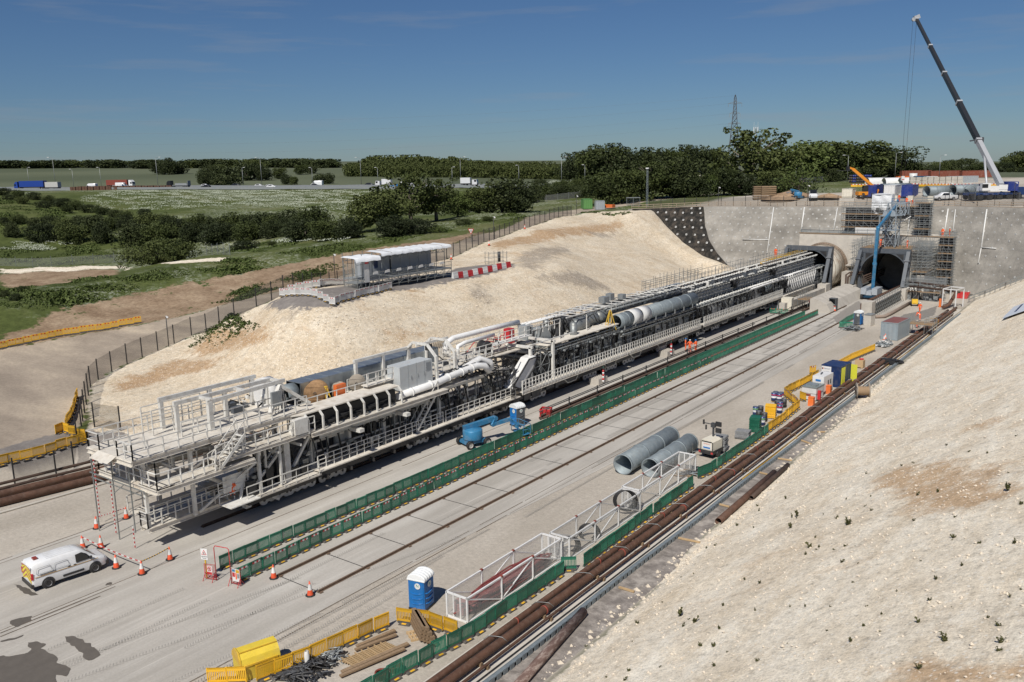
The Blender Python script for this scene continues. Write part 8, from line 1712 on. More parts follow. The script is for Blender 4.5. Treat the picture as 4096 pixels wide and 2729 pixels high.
for i,p in enumerate(RIGHTL):tree(p,('bush2','round','bush')[i%3],'tree in the green line behind the container yard','trees behind the container yard','tree',1.05,'tree',False)
V=[]
rn=np.random.default_rng(5)
W0=[(-486.4,452.2,23.8,4.6),(-474.1,463.0,23.6,11.4),(-451.5,467.4,22.9,12.8),(-426.7,472.9,22.2,12.3),(-409.1,485.8,21.9,11.6),(-385.0,490.6,21.3,10.4),(-361.6,494.9,20.6,9.5),(-341.1,497.2,20.1,9.0),(-321.2,499.2,19.6,8.5)]
protoV=[crown(60+k,w_=1.3,h0=0,n_c=22,leaves=44,clump=.3,ls=.10)for k in range(4)]
for a,b in zip(W0,W0[1:]):
 for row in range(4):
  for k in range(5):
   f=(k+rn.random())/5; d=row*16-50; x=a[0]+(b[0]-a[0])*f; y=a[1]+(b[1]-a[1])*f; L_=math.hypot(x,y); x*=1+d/L_; y*=1+d/L_; z=tz(x,y); h=(a[3]+(b[3]-a[3])*f)*(.62+.13*row)*rn.uniform(.85,1.1)
   h=max(h,8); V.append(protoV[(row+k)%4]*np.array([h*.9,h*.9,h])+np.array([x,y,z-.5]))
o=bpy.data.objects.new('woodland',leaf_mesh('woodland',np.concatenate(V),leafA)); C.objects.link(o); tag(o,'dense dark woodland covering the hill beyond the motorway','woodland',None,'stuff')
def scatter(name,lab,cat,polys,n,hs,m,seed,ls=.5):
 r_=np.random.default_rng(seed); V=[]
 for poly,share in polys:
  P=np.array([(p[0],p[1])for p in poly]); lo,hi=P.min(0),P.max(0); c_=0
  while c_<n*share:
   q=r_.uniform(lo,hi,(4000,2)); k=inpoly(q[:,0],q[:,1],poly); q=q[k][:int(n*share-c_)+1]; c_+=len(q)
   if not len(q):break
   z=ground_z(q[:,0],q[:,1]); h=r_.uniform(.5,1,len(q))**2*hs*(.5+fbm(q[:,0],q[:,1],22,3,seed).clip(-.4,1)); keep=h>.05
   for(x,y),zz_,hh in zip(q[keep],z[keep],h[keep]):
    b=r_.normal(size=(7,3))*[hh*.8,hh*.8,hh*.3]+[x,y,zz_+hh*.45]; a=r_.normal(size=(7,3)); a/=np.linalg.norm(a,axis=1)[:,None]; c2=np.cross(a,r_.normal(size=(7,3))); c2/=np.linalg.norm(c2,axis=1)[:,None]; s_=hh*ls
    V.append(np.stack([b-a*s_-c2*s_,b+a*s_-c2*s_,b+a*s_+c2*s_,b-a*s_+c2*s_],1).reshape(-1,3))
 o=bpy.data.objects.new(name,leaf_mesh(name,np.concatenate(V),m)); C.objects.link(o); tag(o,lab,cat,None,'stuff')
scatter('rough_herbage','rough green herbage over the meadow and road banks','ground cover',[([(-217.68,90.67,5.47),(-251.04,105.41,8.85),(-221.96,129.86,8.39),(-155.06,129.70,11.04),(-129.22,102.70,10.58),(-190.55,118.90,6.30),(-195.05,105.91,5.59)],.3),([(-133.10,54.57,6.72),(-184.88,76.45,4.25),(-139.69,77.09,8.82),(-139.37,88.49,9.73),(-127.25,117.18,11.88),(-129.24,178.38,14.29),(-119.94,167.27,14.22),(-119.54,113.26,11.25),(-129.58,80.36,7.97),(-130.83,60.90,6.51)],.45),([(-256.23,107.76,9.80),(-316.95,134.99,19.10),(-292.96,149.27,16.48),(-237.96,141.31,13.57),(-239.17,123.22,9.17)],.25)],26000,.34,leafB,3)
TUFT=[([(-96.72,61.05,4.38),(-101.09,64.47,4.76),(-102.22,69.35,5.64),(-90.40,66.06,7.64),(-85.56,64.00,7.65),(-87.52,62.83,6.42),(-91.02,61.45,4.83)],.3),([(-116.15,77.58,6.13),(-119.85,86.84,7.46),(-118.94,97.08,8.93),(-117.52,103.81,9.83),(-112.37,103.18,9.62),(-112.01,93.10,8.30),(-112.09,81.02,6.65)],.5),([(-118.28,187.75,14.17),(-116.24,199.54,14.37),(-103.52,189.29,14.31),(-107.14,183.91,13.71)],.2)]
scatter('bank_weeds','patchy weeds on the brown bank and the small spoil mound','ground cover',TUFT,2600,.34,leafB,4)
r_=np.random.default_rng(8); V=[]
for poly,n in(([(-294.70,145.76,16.63),(-350.17,197.41,19.18),(-251.29,256.67,17.58),(-191.12,181.80,12.10),(-239.62,176.14,15.06),(-254.61,152.87,14.37)],15000),([(-240.69,100.79,7.44),(-250.79,108.68,8.96),(-235.57,121.26,8.48),(-229.31,107.47,6.75)],1200),([(-199.49,134.92,8.29),(-131.87,123.90,12.23),(-128.15,115.72,11.79),(-187.72,131.84,7.85)],1500),([(-213.87,298.63,17.64),(-220.51,365.94,17.74),(-274.67,455.81,17.77),(-298.89,435.41,17.39)],2600)):
 P=np.array([(p[0],p[1])for p in poly]); q=r_.uniform(P.min(0),P.max(0),(n*4,2)); q=q[inpoly(q[:,0],q[:,1],poly)]; q=q[(fbm(q[:,0],q[:,1]*2,24,5,9)+r_.uniform(-.5,.5,len(q)))>.12][:n]; z=ground_z(q[:,0],q[:,1])+.5
 s_=r_.uniform(.05,.17,len(q)); c_=np.column_stack([q,z]); o4=np.array([(-1,-.4,-.5),(1,-.4,-.4),(1,.4,.5),(-1,.4,.4)]); V.append((c_[:,None]+o4[None]*s_[:,None,None]).reshape(-1,3))
o=bpy.data.objects.new('meadow_flowers',leaf_mesh('meadow_flowers',np.concatenate(V),mat('flower_white',(.36,.39,.31),.8))); C.objects.link(o); tag(o,'drifts of small white flowers over the motorway bank','flowers',None,'stuff')
def stones(name,lab,poly,n,smin,smax,seed,m):
 r_=np.random.default_rng(seed); P=np.array([(p[0],p[1])for p in poly]); q=r_.uniform(P.min(0),P.max(0),(n*3,2)); q=q[inpoly(q[:,0],q[:,1],poly)][:n]; z=ground_z(q[:,0],q[:,1]); s_=smin+(smax-smin)*r_.uniform(0,1,len(q))**7
 o6=np.array([(1,0,0),(0,1,0),(-1,0,0),(0,-1,0),(0,0,.8),(0,0,-.5)],float); V=(np.column_stack([q,z+s_*.2])[:,None]+(o6[None]*r_.uniform(.6,1.3,(len(q),6,3)))*s_[:,None,None]).reshape(-1,3)
 F=np.array([(0,1,4),(1,2,4),(2,3,4),(3,0,4),(1,0,5),(2,1,5),(3,2,5),(0,3,5)]); F=(np.arange(len(q))[:,None,None]*6+F[None]).reshape(-1,3)
 me=bpy.data.meshes.new(name); me.from_pydata(V.tolist(),[],F.tolist()); me.materials.append(m); o=bpy.data.objects.new(name,me); C.objects.link(o); tag(o,lab,'stones',None,'stuff')
chk=mat('chalk_lump',(.66,.58,.47),.95,0,.12,3)
stones('chalk_stones','loose chalk lumps strewn over the right slope',[(-23,15),(6,15),(6,70),(-12,120),(-25.6,170),(-24.5,90)],30000,.016,.10,1,chk)
stones('chalk_stones','loose chalk lumps spilled along the right slope toe',[(-23.4,24),(-21.6,24),(-23.2,110),(-25,110)],3500,.03,.2,2,chk)
stones('chalk_stones','loose chalk lumps below the stand terrace',[(-79,60),(-68,60),(-66,120),(-79,120)],6000,.03,.16,3,chk)
def weed_mesh(seed):
 r_=np.random.default_rng(seed); V=[]
 for k in range(9):
  a=r_.uniform(0,6.28); l=r_.uniform(.5,1.0); d=np.array([math.cos(a)*r_.uniform(.1,.5),math.sin(a)*r_.uniform(.1,.5),1.0])*l
  for j in range(7):p=d*(j+1)/7; u=r_.normal(size=3)*.09; v=r_.normal(size=3)*.07; V+=[p-u,p+v,p+u,p-v]
  s_=np.array([.018,0,0]); V+=[-s_,s_,d+s_,d-s_]
 return leaf_mesh('weed',np.array(V),mat('weed_green',(.085,.085,.035),.8,0,.3,3))
rw=random.Random(3)
WM=[weed_mesh(k)for k in range(5)]
WP=[(-19.75,59.45,1.85),(-17.39,53.77,3.01),(-17.05,53.75,3.19),(-16.59,51.13,3.40),(-13.62,50.36,4.94),(-12.43,48.38,5.53),(-13.69,45.65,4.84),(-11.53,44.52,5.95),(-10.88,44.09,6.29),(-12.46,45.51,5.48),(-22.22,51.22,0.47),(-21.13,57.84,1.12),(-12.34,51.49,5.61),(-14.22,54.53,4.67),(-10.01,41.23,6.71),(-14.64,71.26,4.64),(-20.71,45.94,1.20),(-16.80,37.48,3.13),(-18.35,39.05,2.34),(-20.78,41.85,1.11),(-20.90,39.04,1.02),(-19.75,36.41,1.58),(-22.75,37.87,0.04),(-22.83,36.81,0.00),(-14.98,41.53,4.13),(-11.14,36.90,6.07),(-8.17,35.39,7.60),(-7.25,36.49,8.09),(-4.46,30.82,9.47),(-6.02,30.36,8.66),(-9.19,33.54,7.04),(-3.37,32.28,10.06),(-2.92,33.92,10.31),(-2.67,29.39,10.39),(-9.55,38.63,6.92),(-5.12,38.09,9.22),(-4.69,47.82,9.55),(-16.89,53.13,3.27),(-13.61,50.58,4.94),(-13.32,31.81,4.88),(-11.35,31.57,5.90),(-5.70,32.90,8.85),(-3.44,39.47,10.10),(-11.28,57.38,6.23),(-4.83,40.40,9.39),(-5.91,37.15,8.79),(-10.55,32.85,6.33)]
for k in range(110):
 x=rw.uniform(-22,2); y=rw.uniform(20,62); WP.append((x,y,tz(x,y)))
for i,p in enumerate(WP):
 big=i in(2,3,6,17,5,18,36,28); o=bpy.data.objects.new('weed',WM[i%5]); C.objects.link(o); o.location=(p[0],p[1],p[2]-.05); s_=random.uniform(.35,.5)if big else random.uniform(.10,.26); o.scale=(s_*1.3,s_*1.3,s_); o.rotation_euler=(0,0,random.random()*6)
 tag(o,('tall scruffy' if big else 'small wiry')+' weed growing from the chalk of the right slope','weed',('tall' if big else 'small')+' weeds on the right slope')
 # --- fences, posts, cctv
meshblk=mat('black_fence_mesh',(.05,.05,.048),.8,0,.1,2,alpha=.34)
postm=MB().bb(-.05,.05,-.05,.05,-.3,2.5).mesh('post',black_mat)
def fence(name,lab,path,h=2.4,step=2.9,m=meshblk,pm_=None,rails=False):
 t=thing(name,lab,'fence',(path[0][0],path[0][1],tz(*path[0][:2]))); o0=t.location.copy(); pts=along(path,step); P=[Vector((x,y,tz(x,y)))-o0 for x,y,a in pts]
 for p in P[:100]:inst(pm_ or postm,'post',t,p)
 mb=MB()
 for a,b in zip(P,P[1:]):mb.add([a+Vector((0,0,.05)),b+Vector((0,0,.05)),b+Vector((0,0,h)),a+Vector((0,0,h))],[(0,1,2,3)])
 mb.build('mesh_panel',m,t); return t
fence('mesh_fence','long black mesh fence following the haul road above the chalk',[p[:2]for p in FENCE])
fence('mesh_fence','black mesh fence across the low chalk behind the white rear platforms',[(-82.39,39.76,2.02),(-80.26,40.66,1.88),(-77.43,41.90,1.59)])
fence('mesh_fence','low black mesh fence on the bank between yellow barriers and rusty pipes',[(-77.10,29.19,0.40),(-76.74,29.92,0.40),(-75.91,32.38,0.60),(-75.10,34.74,0.80),(-82.16,39.62,1.90)],2.0,3.2)
fence('mesh_fence','black mesh fence along the yard behind the timber edge rail',[(-109,205),(-88,207),(-60,206),(-40,206.5),(-20,205)],2.2,3.2)
galvp=MB().bb(-.04,.04,-.04,.04,-.3,2.4).mesh('post',galv_dull); gmesh=mat('grey_fence_mesh',(.35,.36,.34),.7,0,.1,2,alpha=.22)
fence('field_fence','pale wire fence along the white track in the meadow',[(-219.36,89.47,5.51),(-206.67,95.47,5.44),(-196.98,108.07,5.68),(-181.61,115.49,6.41),(-140.20,100.21,10.48)],2.0,4.5,gmesh,galvp)
fence('field_fence','pale wire fence on the green bank beyond the road gate',[(-170.84,239.64,13.80),(-162.84,247.50,14.68),(-156.39,258.09,15.47)],2.2,4,gmesh,galvp)
fence('palisade_fence','pale palisade fence behind the container yard',[(-108.50,313.41,17.26),(-103.92,379.36,18.20),(-113.40,514.16,18.03),(-125.48,736.01,16.13)],2.4,5,gmesh,galvp)
def pole(name,lab,p,h,cat='pole',dome=True,r_=.06,m=black_mat,group=None):
 t=thing(name,lab,cat,(p[0],p[1],tz(p[0],p[1])),0,group); mb=MB(); mb.cyl((0,0,-.2),(0,0,h),r_,8); mb.build('pole',m,t)
 if dome:mb=MB(); mb.bb(-.05,.35,-.05,.05,h-.1,h); mb.lathe((.35,0,h-.2),[(0,-.15),(.13,-.08),(.15,.08),(0,.14)],10); mb.build('camera_dome',white_paint,t)
pole('camera_pole','black camera pole in the fence line by the spoil mound',(-100.60,60.80,4.18),4.0); pole('camera_pole','black camera pole behind the left end of the white barriers',(-106.99,95.24,8.72),4.0); pole('camera_pole','black camera pole by the fence above the chalk crest',(-102.79,132.39,12.10),4.6); pole('camera_pole','black camera pole at the road gate',(-117.42,185.36,14.10),4.5)
for i,(x,lab)in enumerate(((-88,'left'),(-66,'second'),(-36,'third'),(-24,'right'))):pole('camera_pole','thin black camera pole behind the wall rail, '+lab+' of four',(x,204.5),4.8)
t=thing('lattice_mast','slender lattice mast with lamps on the wall edge before the trees','mast',(-111.6,211.8,14.6,10.2)[:3]); hM=(-111.6,211.8,14.6,10.2)[3]; mb=MB()
for a in range(3):mb.bar((.3*math.cos(a*2.09),.3*math.sin(a*2.09),0),(.2*math.cos(a*2.09),.2*math.sin(a*2.09),hM),.07)
for k in range(int(hM/.7)):
 for a in range(3):mb.bar((.28*math.cos(a*2.09),.28*math.sin(a*2.09),k*.7),(.28*math.cos(a*2.09+2.09),.28*math.sin(a*2.09+2.09),k*.7+.7),.04)
mb.build('lattice',galv,t); mb=MB(); mb.bb(-.4,.4,-.2,.2,hM,hM+.3); mb.build('lamp',white_paint,t)
t=thing('warning_sign','white triangular give way style sign on the haul road verge','sign',(-105.39,128.64,12.06),R(15)); mb=MB(); mb.bar((0,0,0),(0,0,1.6),.06); mb.build('post',galv_dull,t); mb=MB(); mb.mat(0).prism([(-.62,0,2.5),(.62,0,2.5),(0,0,1.4)],(0,-.03,0)); mb.mat(1).prism([(-.44,-.035,2.4),(.44,-.035,2.4),(0,-.035,1.62)],(0,-.02,0)); mb.mat(2).bar((-.12,-.06,2.3),(-.12,-.06,1.95),.08); mb.mat(2).bar((.12,-.06,2.3),(.12,-.06,1.95),.08); mb.build('sign_face',[red_paint,white_paint,black_mat],t)
# --- viewing stand
A_,B_=Vector((-82.44,79.29,10.62)),Vector((-82.29,95.68,10.34)); dv=B_-A_; LS=math.hypot(dv.x,dv.y); SZ=tz(A_.x,A_.y)
vs_=thing('viewing_stand','scaffold viewing stand with white tarpaulin roof on the gravel terrace','stand',(A_.x,A_.y,SZ),math.atan2(dv.y,dv.x))
mb=MB(); D_=5.0; nb=9
for k in range(nb+1):
 x=LS*k/nb
 for y,h in((0,2.3),(1.3,4.6),(D_,4.6)):
  mb.bar((x,y,0),(x,y,h),.07)
 for z in(.25,1.1):mb.bar((x,0,z),(x,D_,z),.06)
 if k<nb:mb.bar((x,0,.25),(x+LS/nb,0,1.1),.05)
for z in(.25,.7,1.1,1.6,2.15):mb.bar((0,0,z),(LS,0,z),.06)
for y in(1.3,D_):
 for z in(3.5,4.1):mb.bar((0,y,z),(LS,y,z),.06)
 for k in range(int(LS/.6)):mb.bar((k*.6,y,3.5 if k%2 else 4.1),(k*.6+.6,y,4.1 if k%2 else 3.5),.05)
for k in range(4):x=-2.1+k*.7; mb.bar((x,0,0),(x,0,3.6),.05); mb.bar((x,2.5,0),(x,2.5,4.2),.05)
for z in(.3,1.0,2.0,3.4):mb.bar((-2.1,0,z),(0,0,z),.05); mb.bar((-2.1,2.5,z),(0,2.5,z),.05)
mb.bar((-2.1,0,.2),(-.2,0,2.4),.06); mb.build('scaffold_tubes',galv_dull,vs_)
mb=MB(); mb.bb(0,LS,0,D_,1.15,1.25); mb.bb(-2.1,0,0,2.5,.9,1.0); mb.build('deck',mid_grey,vs_)
sheetm=MATS['white_sheet']; mb=MB()
for k in range(7):
 x0=2.4+(LS+.2-2.4)*k/7; x1=2.4+(LS+.2-2.4)*(k+1)/7-.04; mb.grid([[(x,y,z+.05*math.sin(x*4+k))for x in np.linspace(x0,x1,5)]for y,z in((.0,4.15),(.05,4.5),(.3,4.58),(1.6,4.66),(3.2,4.7))])
mb.build('tarpaulin_roof',sheetm,vs_); mb=MB(); mb.grid([[(x,y,z+.05*math.sin(x*3))for x in np.linspace(-2.5,2.0,8)]for y,z in((-.3,3.75),(-.2,4.2),(.1,4.3),(2.6,4.4))]); mb.build('tarpaulin_porch',sheetm,vs_)
cabm=mat('cabin_white',(.30,.32,.34),.5,0,.05,2); mb=MB(); mb.bb(2.0,LS-.6,3.4,D_-.1,1.25,3.7); mb.build('cabins',cabm,vs_)
mb=MB(); mb.mat(0).bb(2.5,3.2,3.36,3.4,2.2,3.5); mb.mat(1).bb(4.2,4.9,3.36,3.4,2.2,3.4); mb.mat(2).bb(7.2,7.4,3.3,3.4,1.3,3.6); mb.build('posters',[red_paint,navy,black_mat],vs_)
for k in range(nb):mb=MB(); x=LS*k/nb; mb.add([(x+.05,-.03,1.3),(x+LS/nb-.05,-.03,1.3),(x+LS/nb-.05,-.03,2.2),(x+.05,-.03,2.2)],[(0,1,2,3)]); mb.build('mesh_infill',gmesh,vs_)
mb=MB(); mb.add([(-2.1,0,0),(-2.1,2.5,0),(-2.1,2.5,3.5),(-2.1,0,3.5)],[(0,1,2,3)]); mb.build('mesh_infill',gmesh,vs_)
mb=MB(); mb.add([(-.9,-.05,1.0),(0,-.05,1.0),(0,-.05,3.4),(-.9,-.05,3.4)],[(0,1,2,3)])
mb.build('banner',white_plastic,vs_)
for k in range(7):mb=MB(); x=.6+k*LS/7.5; mb.prism([(x,-.06,1.9),(x+1.0,-.06,1.95),(x+.9,-.06,2.3),(x+.2,-.06,2.25)],(0,-.03,0)); mb.build('banner',white_plastic,vs_)
t=thing('vent_platform','small scaffold platform with a dark pipe stub right of the stand','scaffold',(-87.59,113.24,10.16),R(60)); mb=MB()
for x in(-1.6,0,1.6):
 for y in(-.8,.8):mb.bar((x,y,0),(x,y,2.2),.06)
for z in(.5,1.2,1.9):mb.bar((-1.8,-.8,z),(1.8,-.8,z),.05); mb.bar((-1.8,.8,z),(1.8,.8,z),.05)
mb.build('tubes',galv_dull,t); mb=MB(); mb.cyl((.6,0,.4),(.6,0,2.1),.22,12); mb.build('dark_pipe',black_mat,t)
# --- motorway
MW=[(-517.3,159.7,20.4),(-432.6,184.7,20.0),(-327.8,237.1,18.6),(-228.2,273.2,18.1),(-197.1,290.1,18.2)]
rd=MB(); bar_=MB(); mp_=[Vector((p[0],p[1],tz(p[0],p[1])+.45))for p in[tuple(Vector(a)+(Vector(b)-Vector(a))*k/12)for a,b in zip(MW,MW[1:])for k in range(12)]]
dn=Vector((-.394,.919,0))
rd.grid([[p+dn*0 for p in mp_],[p+dn*24 for p in mp_]][::-1],False); rd.build('motorway',mat('asphalt',(.055,.055,.056),.9,0,.15,1),kind='structure')
br=thing('motorway_barrier','long grey concrete barrier edging the motorway','barrier',mp_[0]);
for a,b in zip(mp_,mp_[1:]):bar_.bar(a-mp_[0]+Vector((0,0,.2)),b-mp_[0]+Vector((0,0,.2)),.3,1.0)
bar_.build('barrier_wall',mid_grey,br); bar2=MB()
for a,b in zip(mp_,mp_[1:]):bar2.bar(a-mp_[0]+dn*17+Vector((0,0,.5)),b-mp_[0]+dn*17+Vector((0,0,.5)),.3,1.0)
bar2.build('central_barrier',mid_grey,br)
a,b=Vector((-397.6,200.3,18.9)),Vector((-356.6,225.6,18.0)); mb=MB()
for k in range(34):p=a.lerp(b,k/34); mb.box((p.x,p.y,tz(p.x,p.y)+.3),(1.3,.8 if k%2 else.4,3.0),.4)
mb.build('sheet_piling',rust,None,None,'brown steel sheet piling below the motorway at the left','sheet piling')
bluev=mat('lorry_blue',(.02,.06,.30),.4); carblk=mat('car_black',(.02,.02,.024),.25); carblue=mat('car_blue',(.02,.16,.40),.3)
protos=dict(cw=far_car(paintw),cb=far_car(carblk),cn=far_car(carblue),vw=far_van(paintw),lb=lorry(bluev,bluev),lt=lorry(carblk,mid_grey,(2.4,8,1),3.3,flat_=True),lr=lorry(paintw,mat('container_red',(.22,.05,.035),.6),(2.45,12,2.6)),bx=lorry(paintw,paintw,(2.2,4.2,2.3),2.6),ltr=lorry(paintw,mat('trailer_pale',(.5,.5,.47),.5),(2.4,7,2.4),2.6))
LA=math.atan2(.394,.919)
for k_,u_,lane,head,lab in(('lb',(-424.7,193.2,20.5),4,-1,'long blue lorry with white lettering at the left end of the motorway'),('vw',(-396.9,206.3,20.0),4,-1,'white panel van behind the blue lorry'),('lr',(-415.6,223.0,20.4),14,1,'lorry carrying a rust red container on the motorway'),('cw',(-387.2,212.1,19.6),5,1,'white car beside the red container lorry'),('vw',(-385.3,214.8,19.8),4,1,'white van beside a dark blue car near the red container lorry'),('cn',(-379.2,214.2,19.4),2,1,'dark blue car below the white van'),('cb',(-376.4,226.5,19.4),14,-1,'black car alone between the lamp posts'),('lt',(-357.7,227.7,19.3),4,-1,'black flatbed lorry with a loading crane'),('cw',(-355.4,234.5,19.1),10,1,'white car right behind the black flatbed'),('cb',(-347.0,233.1,18.9),4,-1,'black car following the flatbed lorry'),('cb',(-351.6,244.9,18.8),16,1,'dark car on the far lane left of the twin white cars'),('cw',(-337.6,250.2,18.6),12,1,'white car on the far lane'),('cw',(-326.2,251.0,18.4),6,1,'left of two white cars close together'),('cw',(-319.3,248.5,18.2),3,1,'right of two white cars close together'),('vw',(-319.5,268.7,18.4),14,-1,'white minibus half hidden by a black car'),('cb',(-305.6,261.2,18.0),4,1,'black people carrier in front of the white minibus'),('cb',(-291.9,276.5,17.9),14,1,'dark car before the box lorry'),('bx',(-271.5,271.5,18.4),6,-1,'white box lorry above the middle clump of trees'),('vw',(-268.7,278.6,18.2),12,1,'white van just right of the box lorry'),('cn',(-263.1,270.0,17.9),2,-1,'bright blue car below the white box lorry'),('bx',(-229.9,274.7,18.7),8,1,'white box van with dark lettering right of the big trees'),('ltr',(-415.1,197.8,20.3),4,-1,'pale trailer truck following the blue lorry')):
 p=Vector((u_[0],u_[1],0))+dn*lane; z=max(tz(p.x,p.y),0)+.5; base=min(mp_,key=lambda q:(q-Vector((u_[0],u_[1],q.z))).length); o=dup(protos[k_],(p.x,p.y,base.z+.02),(LA-math.pi/2)if head>0 else(LA+math.pi/2),lab)
 if k_=='lb':text_mesh('North West',2.0,white_paint,o,(1.27,-1.0,2.6),(R(90),0,R(90))); mb=MB(); mb.tube([(1.27,-5,1.7),(1.27,-2,1.5),(1.27,3,2.2)],.16,6); mb.build('swoosh',white_paint,o)
for p in protos.values():
 for c in list(p.children_recursive):bpy.data.objects.remove(c)
 bpy.data.objects.remove(p)
def lamp(p,h,lab,group,arm=1.6,m=galv_dull):
 t=thing('street_lamp',lab,'street lamp',p,random.choice((0,math.pi))+LA+R(20),group); mb=MB(); mb.cyl((0,0,-.3),(0,0,h),.11,8,True,.07); mb.build('pole',m,t); mb=MB(); mb.bar((0,0,h),(arm,0,h+.25),.09); mb.build('arm',m,t); mb=MB(); mb.box((arm+.3,0,h+.26),(.9,.35,.18)); mb.build('lamp_head',white_paint,t)
for p in((-423.0,205.7,19.8,14.7),(-380.0,232.4,19.3,14.2),(-335.6,257.7,18.6,13.8),(-288.8,275.9,18.2,13.1),(-244.4,292.3,18.1,12.4),(-198.0,301.2,17.4,12.0)):lamp(p[:3],p[3],'tall grey lamp post along the far side of the motorway','tall motorway lamps')
for p in((-455.4,208.5,20.2,10.1),(-437.3,221.6,20.0,9.0),(-426.4,229.9,19.9,9.7),(-360.7,265.9,19.0,9.1),(-325.5,279.3,18.5,8.9),(-293.1,290.6,18.2,8.6),(-257.4,301.9,18.1,8.2),(-228.5,313.3,17.9,8.6),(-200.8,323.8,17.7,8.4)):lamp(p[:3],p[3],'shorter grey lamp post beyond the motorway','short motorway lamps',.6)
for p,lab in(((-97.4,347.9,17.8,9.9),'left lamp post behind the container yard'),((-82.8,359.0,18.0,10.3),'middle lamp post behind the container yard'),((-69.1,368.9,18.2,8.8),'right lamp post behind the container yard'),((-113.1,335.4,17.7,7.1),'short lamp post by the small bright tree')):lamp(p[:3],p[3],'grey '+lab,None)
# --- pylon and wires
pb_=(-244.7,592.9,19.8,52.4); H_=pb_[3]; t=thing('electricity_pylon','tall grey lattice electricity pylon rising behind the trees','pylon',pb_[:3],R(20)); mb=MB()
def hw_(f):return 4.2*(1-f)**1.3+.55*(f<.97)+.05
lv=[0,.13,.25,.36,.46,.55,.63,.70,.765,.83,.89,.95,1.0]
for a,b in zip(lv,lv[1:]):
 wa,wb2=hw_(a),hw_(b)
 for i,(sx,sy)in enumerate(((-1,-1),(1,-1),(1,1),(-1,1))):
  sx2,sy2=((1,-1),(1,1),(-1,1),(-1,-1))[i]; mb.bar((sx*wa,sy*wa,a*H_),(sx*wb2,sy*wb2,b*H_),.36); mb.bar((sx*wa,sy*wa,a*H_),(sx2*wb2,sy2*wb2,b*H_),.22); mb.bar((sx2*wa,sy2*wa,a*H_),(sx*wb2,sy*wb2,b*H_),.22); mb.bar((sx*wb2,sy*wb2,b*H_),(sx2*wb2,sy2*wb2,b*H_),.14)
mb.build('tower_body',dark_steel,t)
for f,l in((.89,4.6),(.76,3.6),(.63,4.0)):
 mb=MB()
 for s_ in(-1,1):
  for yy in(-.8,.8):mb.bar((0,yy,f*H_+1.2),(s_*l,0,f*H_),.2); mb.bar((0,yy,f*H_-.4),(s_*l,0,f*H_),.2)
  mb.bar((s_*l,0,f*H_),(s_*l,0,f*H_-2.4),.22)
 mb.build('cross_arm',galv_dull,t)
PB=Vector(pb_[:3]); wirem=mat('wire_grey',(.16,.18,.20),.6)
for k,(f,sx,tgt,lab)in enumerate(((.89,-4,(-717.4,287.7,60.5),'upper'),(.76,-3.4,(-716.6,286.3,52.3),'middle'),(.63,-4,(-715.9,285.2,46.3),'lower'),(.99,0,(-740.9,298.4,71.4),'topmost'))):
 a=PB+Vector((sx*math.cos(R(20)),sx*math.sin(R(20)),f*H_)); b=Vector(tgt); mb=MB(); n=40; sag=9
 mb.tube([a.lerp(b,j/n)-Vector((0,0,sag*4*(j/n)*(1-j/n)))for j in range(n+1)],.03,5); mb.build('power_line',wirem,None,None,lab+' power line sagging across the sky from the pylon to the left','power line')
t=thing('phone_mast','pale mobile phone mast with antennas behind the great oak','mast',(-161.6,418.2,18.0,24.1)[:3]); hM=(-161.6,418.2,18.0,24.1)[3]; mb=MB(); mb.cyl((0,0,0),(0,0,hM),.3,8); mb.build('pole',galv_dull,t); mb=MB()
for x in(-1.0,0,1.0):mb.bb(x-.2,x+.2,-.1,.1,hM-2,hM+.6); mb.bar((x,0,hM),(x,0,hM+3 if x else hM+1.5),.08)
mb.build('antennas',white_paint,t)
# --- yard behind the wall
bluec=mat('container_blue',(.015,.035,.20),.45,0,.08,2,dirt=DUST,dirt_amt=.15); redcn=mat('container_rust',(.23,.065,.04),.55,0,.1,2,dirt=DUST,dirt_amt=.2); greyc=mat('container_pale',(.34,.37,.39),.5); creamc=MATS['cream_paint']
def yp(p):return(p[0],p[1],tz(p[0],p[1])+.02)
container('site_container','left of the two deep blue containers behind the scaffold top',yp((-54.82,218.51,17.39)),0,6,bluec,2.7); container('site_container','right of the two deep blue containers behind the scaffold top',yp((-47.27,220.18,17.46)),0,6,bluec,2.7); container('site_container','white plant container between the two deep blue ones',yp((-50.84,219.01,17.39)),0,6,white_paint,2.75)
container('site_container','small cream container with dark doorway left of the orange telehandler',yp((-60.04,216.40,17.15)),0,3,creamc,2.2); CR=R(36.5+90)
for(u,lab)in(((-93.42,406.29,18.45),'leftmost rust red container, behind the white half shells'),((-83.03,394.57,18.41),'second rust red container, behind the white cylinder'),((-71.02,389.56,18.41),'long rust red container in the middle of the yard'),((-58.73,384.38,18.42),'rust red container with a blue top behind the crane jib foot')):container('shipping_container',lab,yp(u),CR,12.2 if 'leftmost' not in lab else 6,redcn,2.7)
container('shipping_container','low orange container in front of the rust red ones',yp((-78.41,357.63,18.01)),CR,7,orange_paint,1.6); container('shipping_container','low dark blue container beside the low orange one',yp((-72.76,356.23,18.01)),CR,5,mat('teal_paint',(.02,.10,.20),.5),1.6); container('shipping_container','low pale grey corrugated container by the crane',yp((-55.29,333.90,17.69)),CR,10,greyc,2.3); container('shipping_container','white low container right of the blue one',yp((-67.79,347.08,17.88)),CR,4,white_paint,1.7)
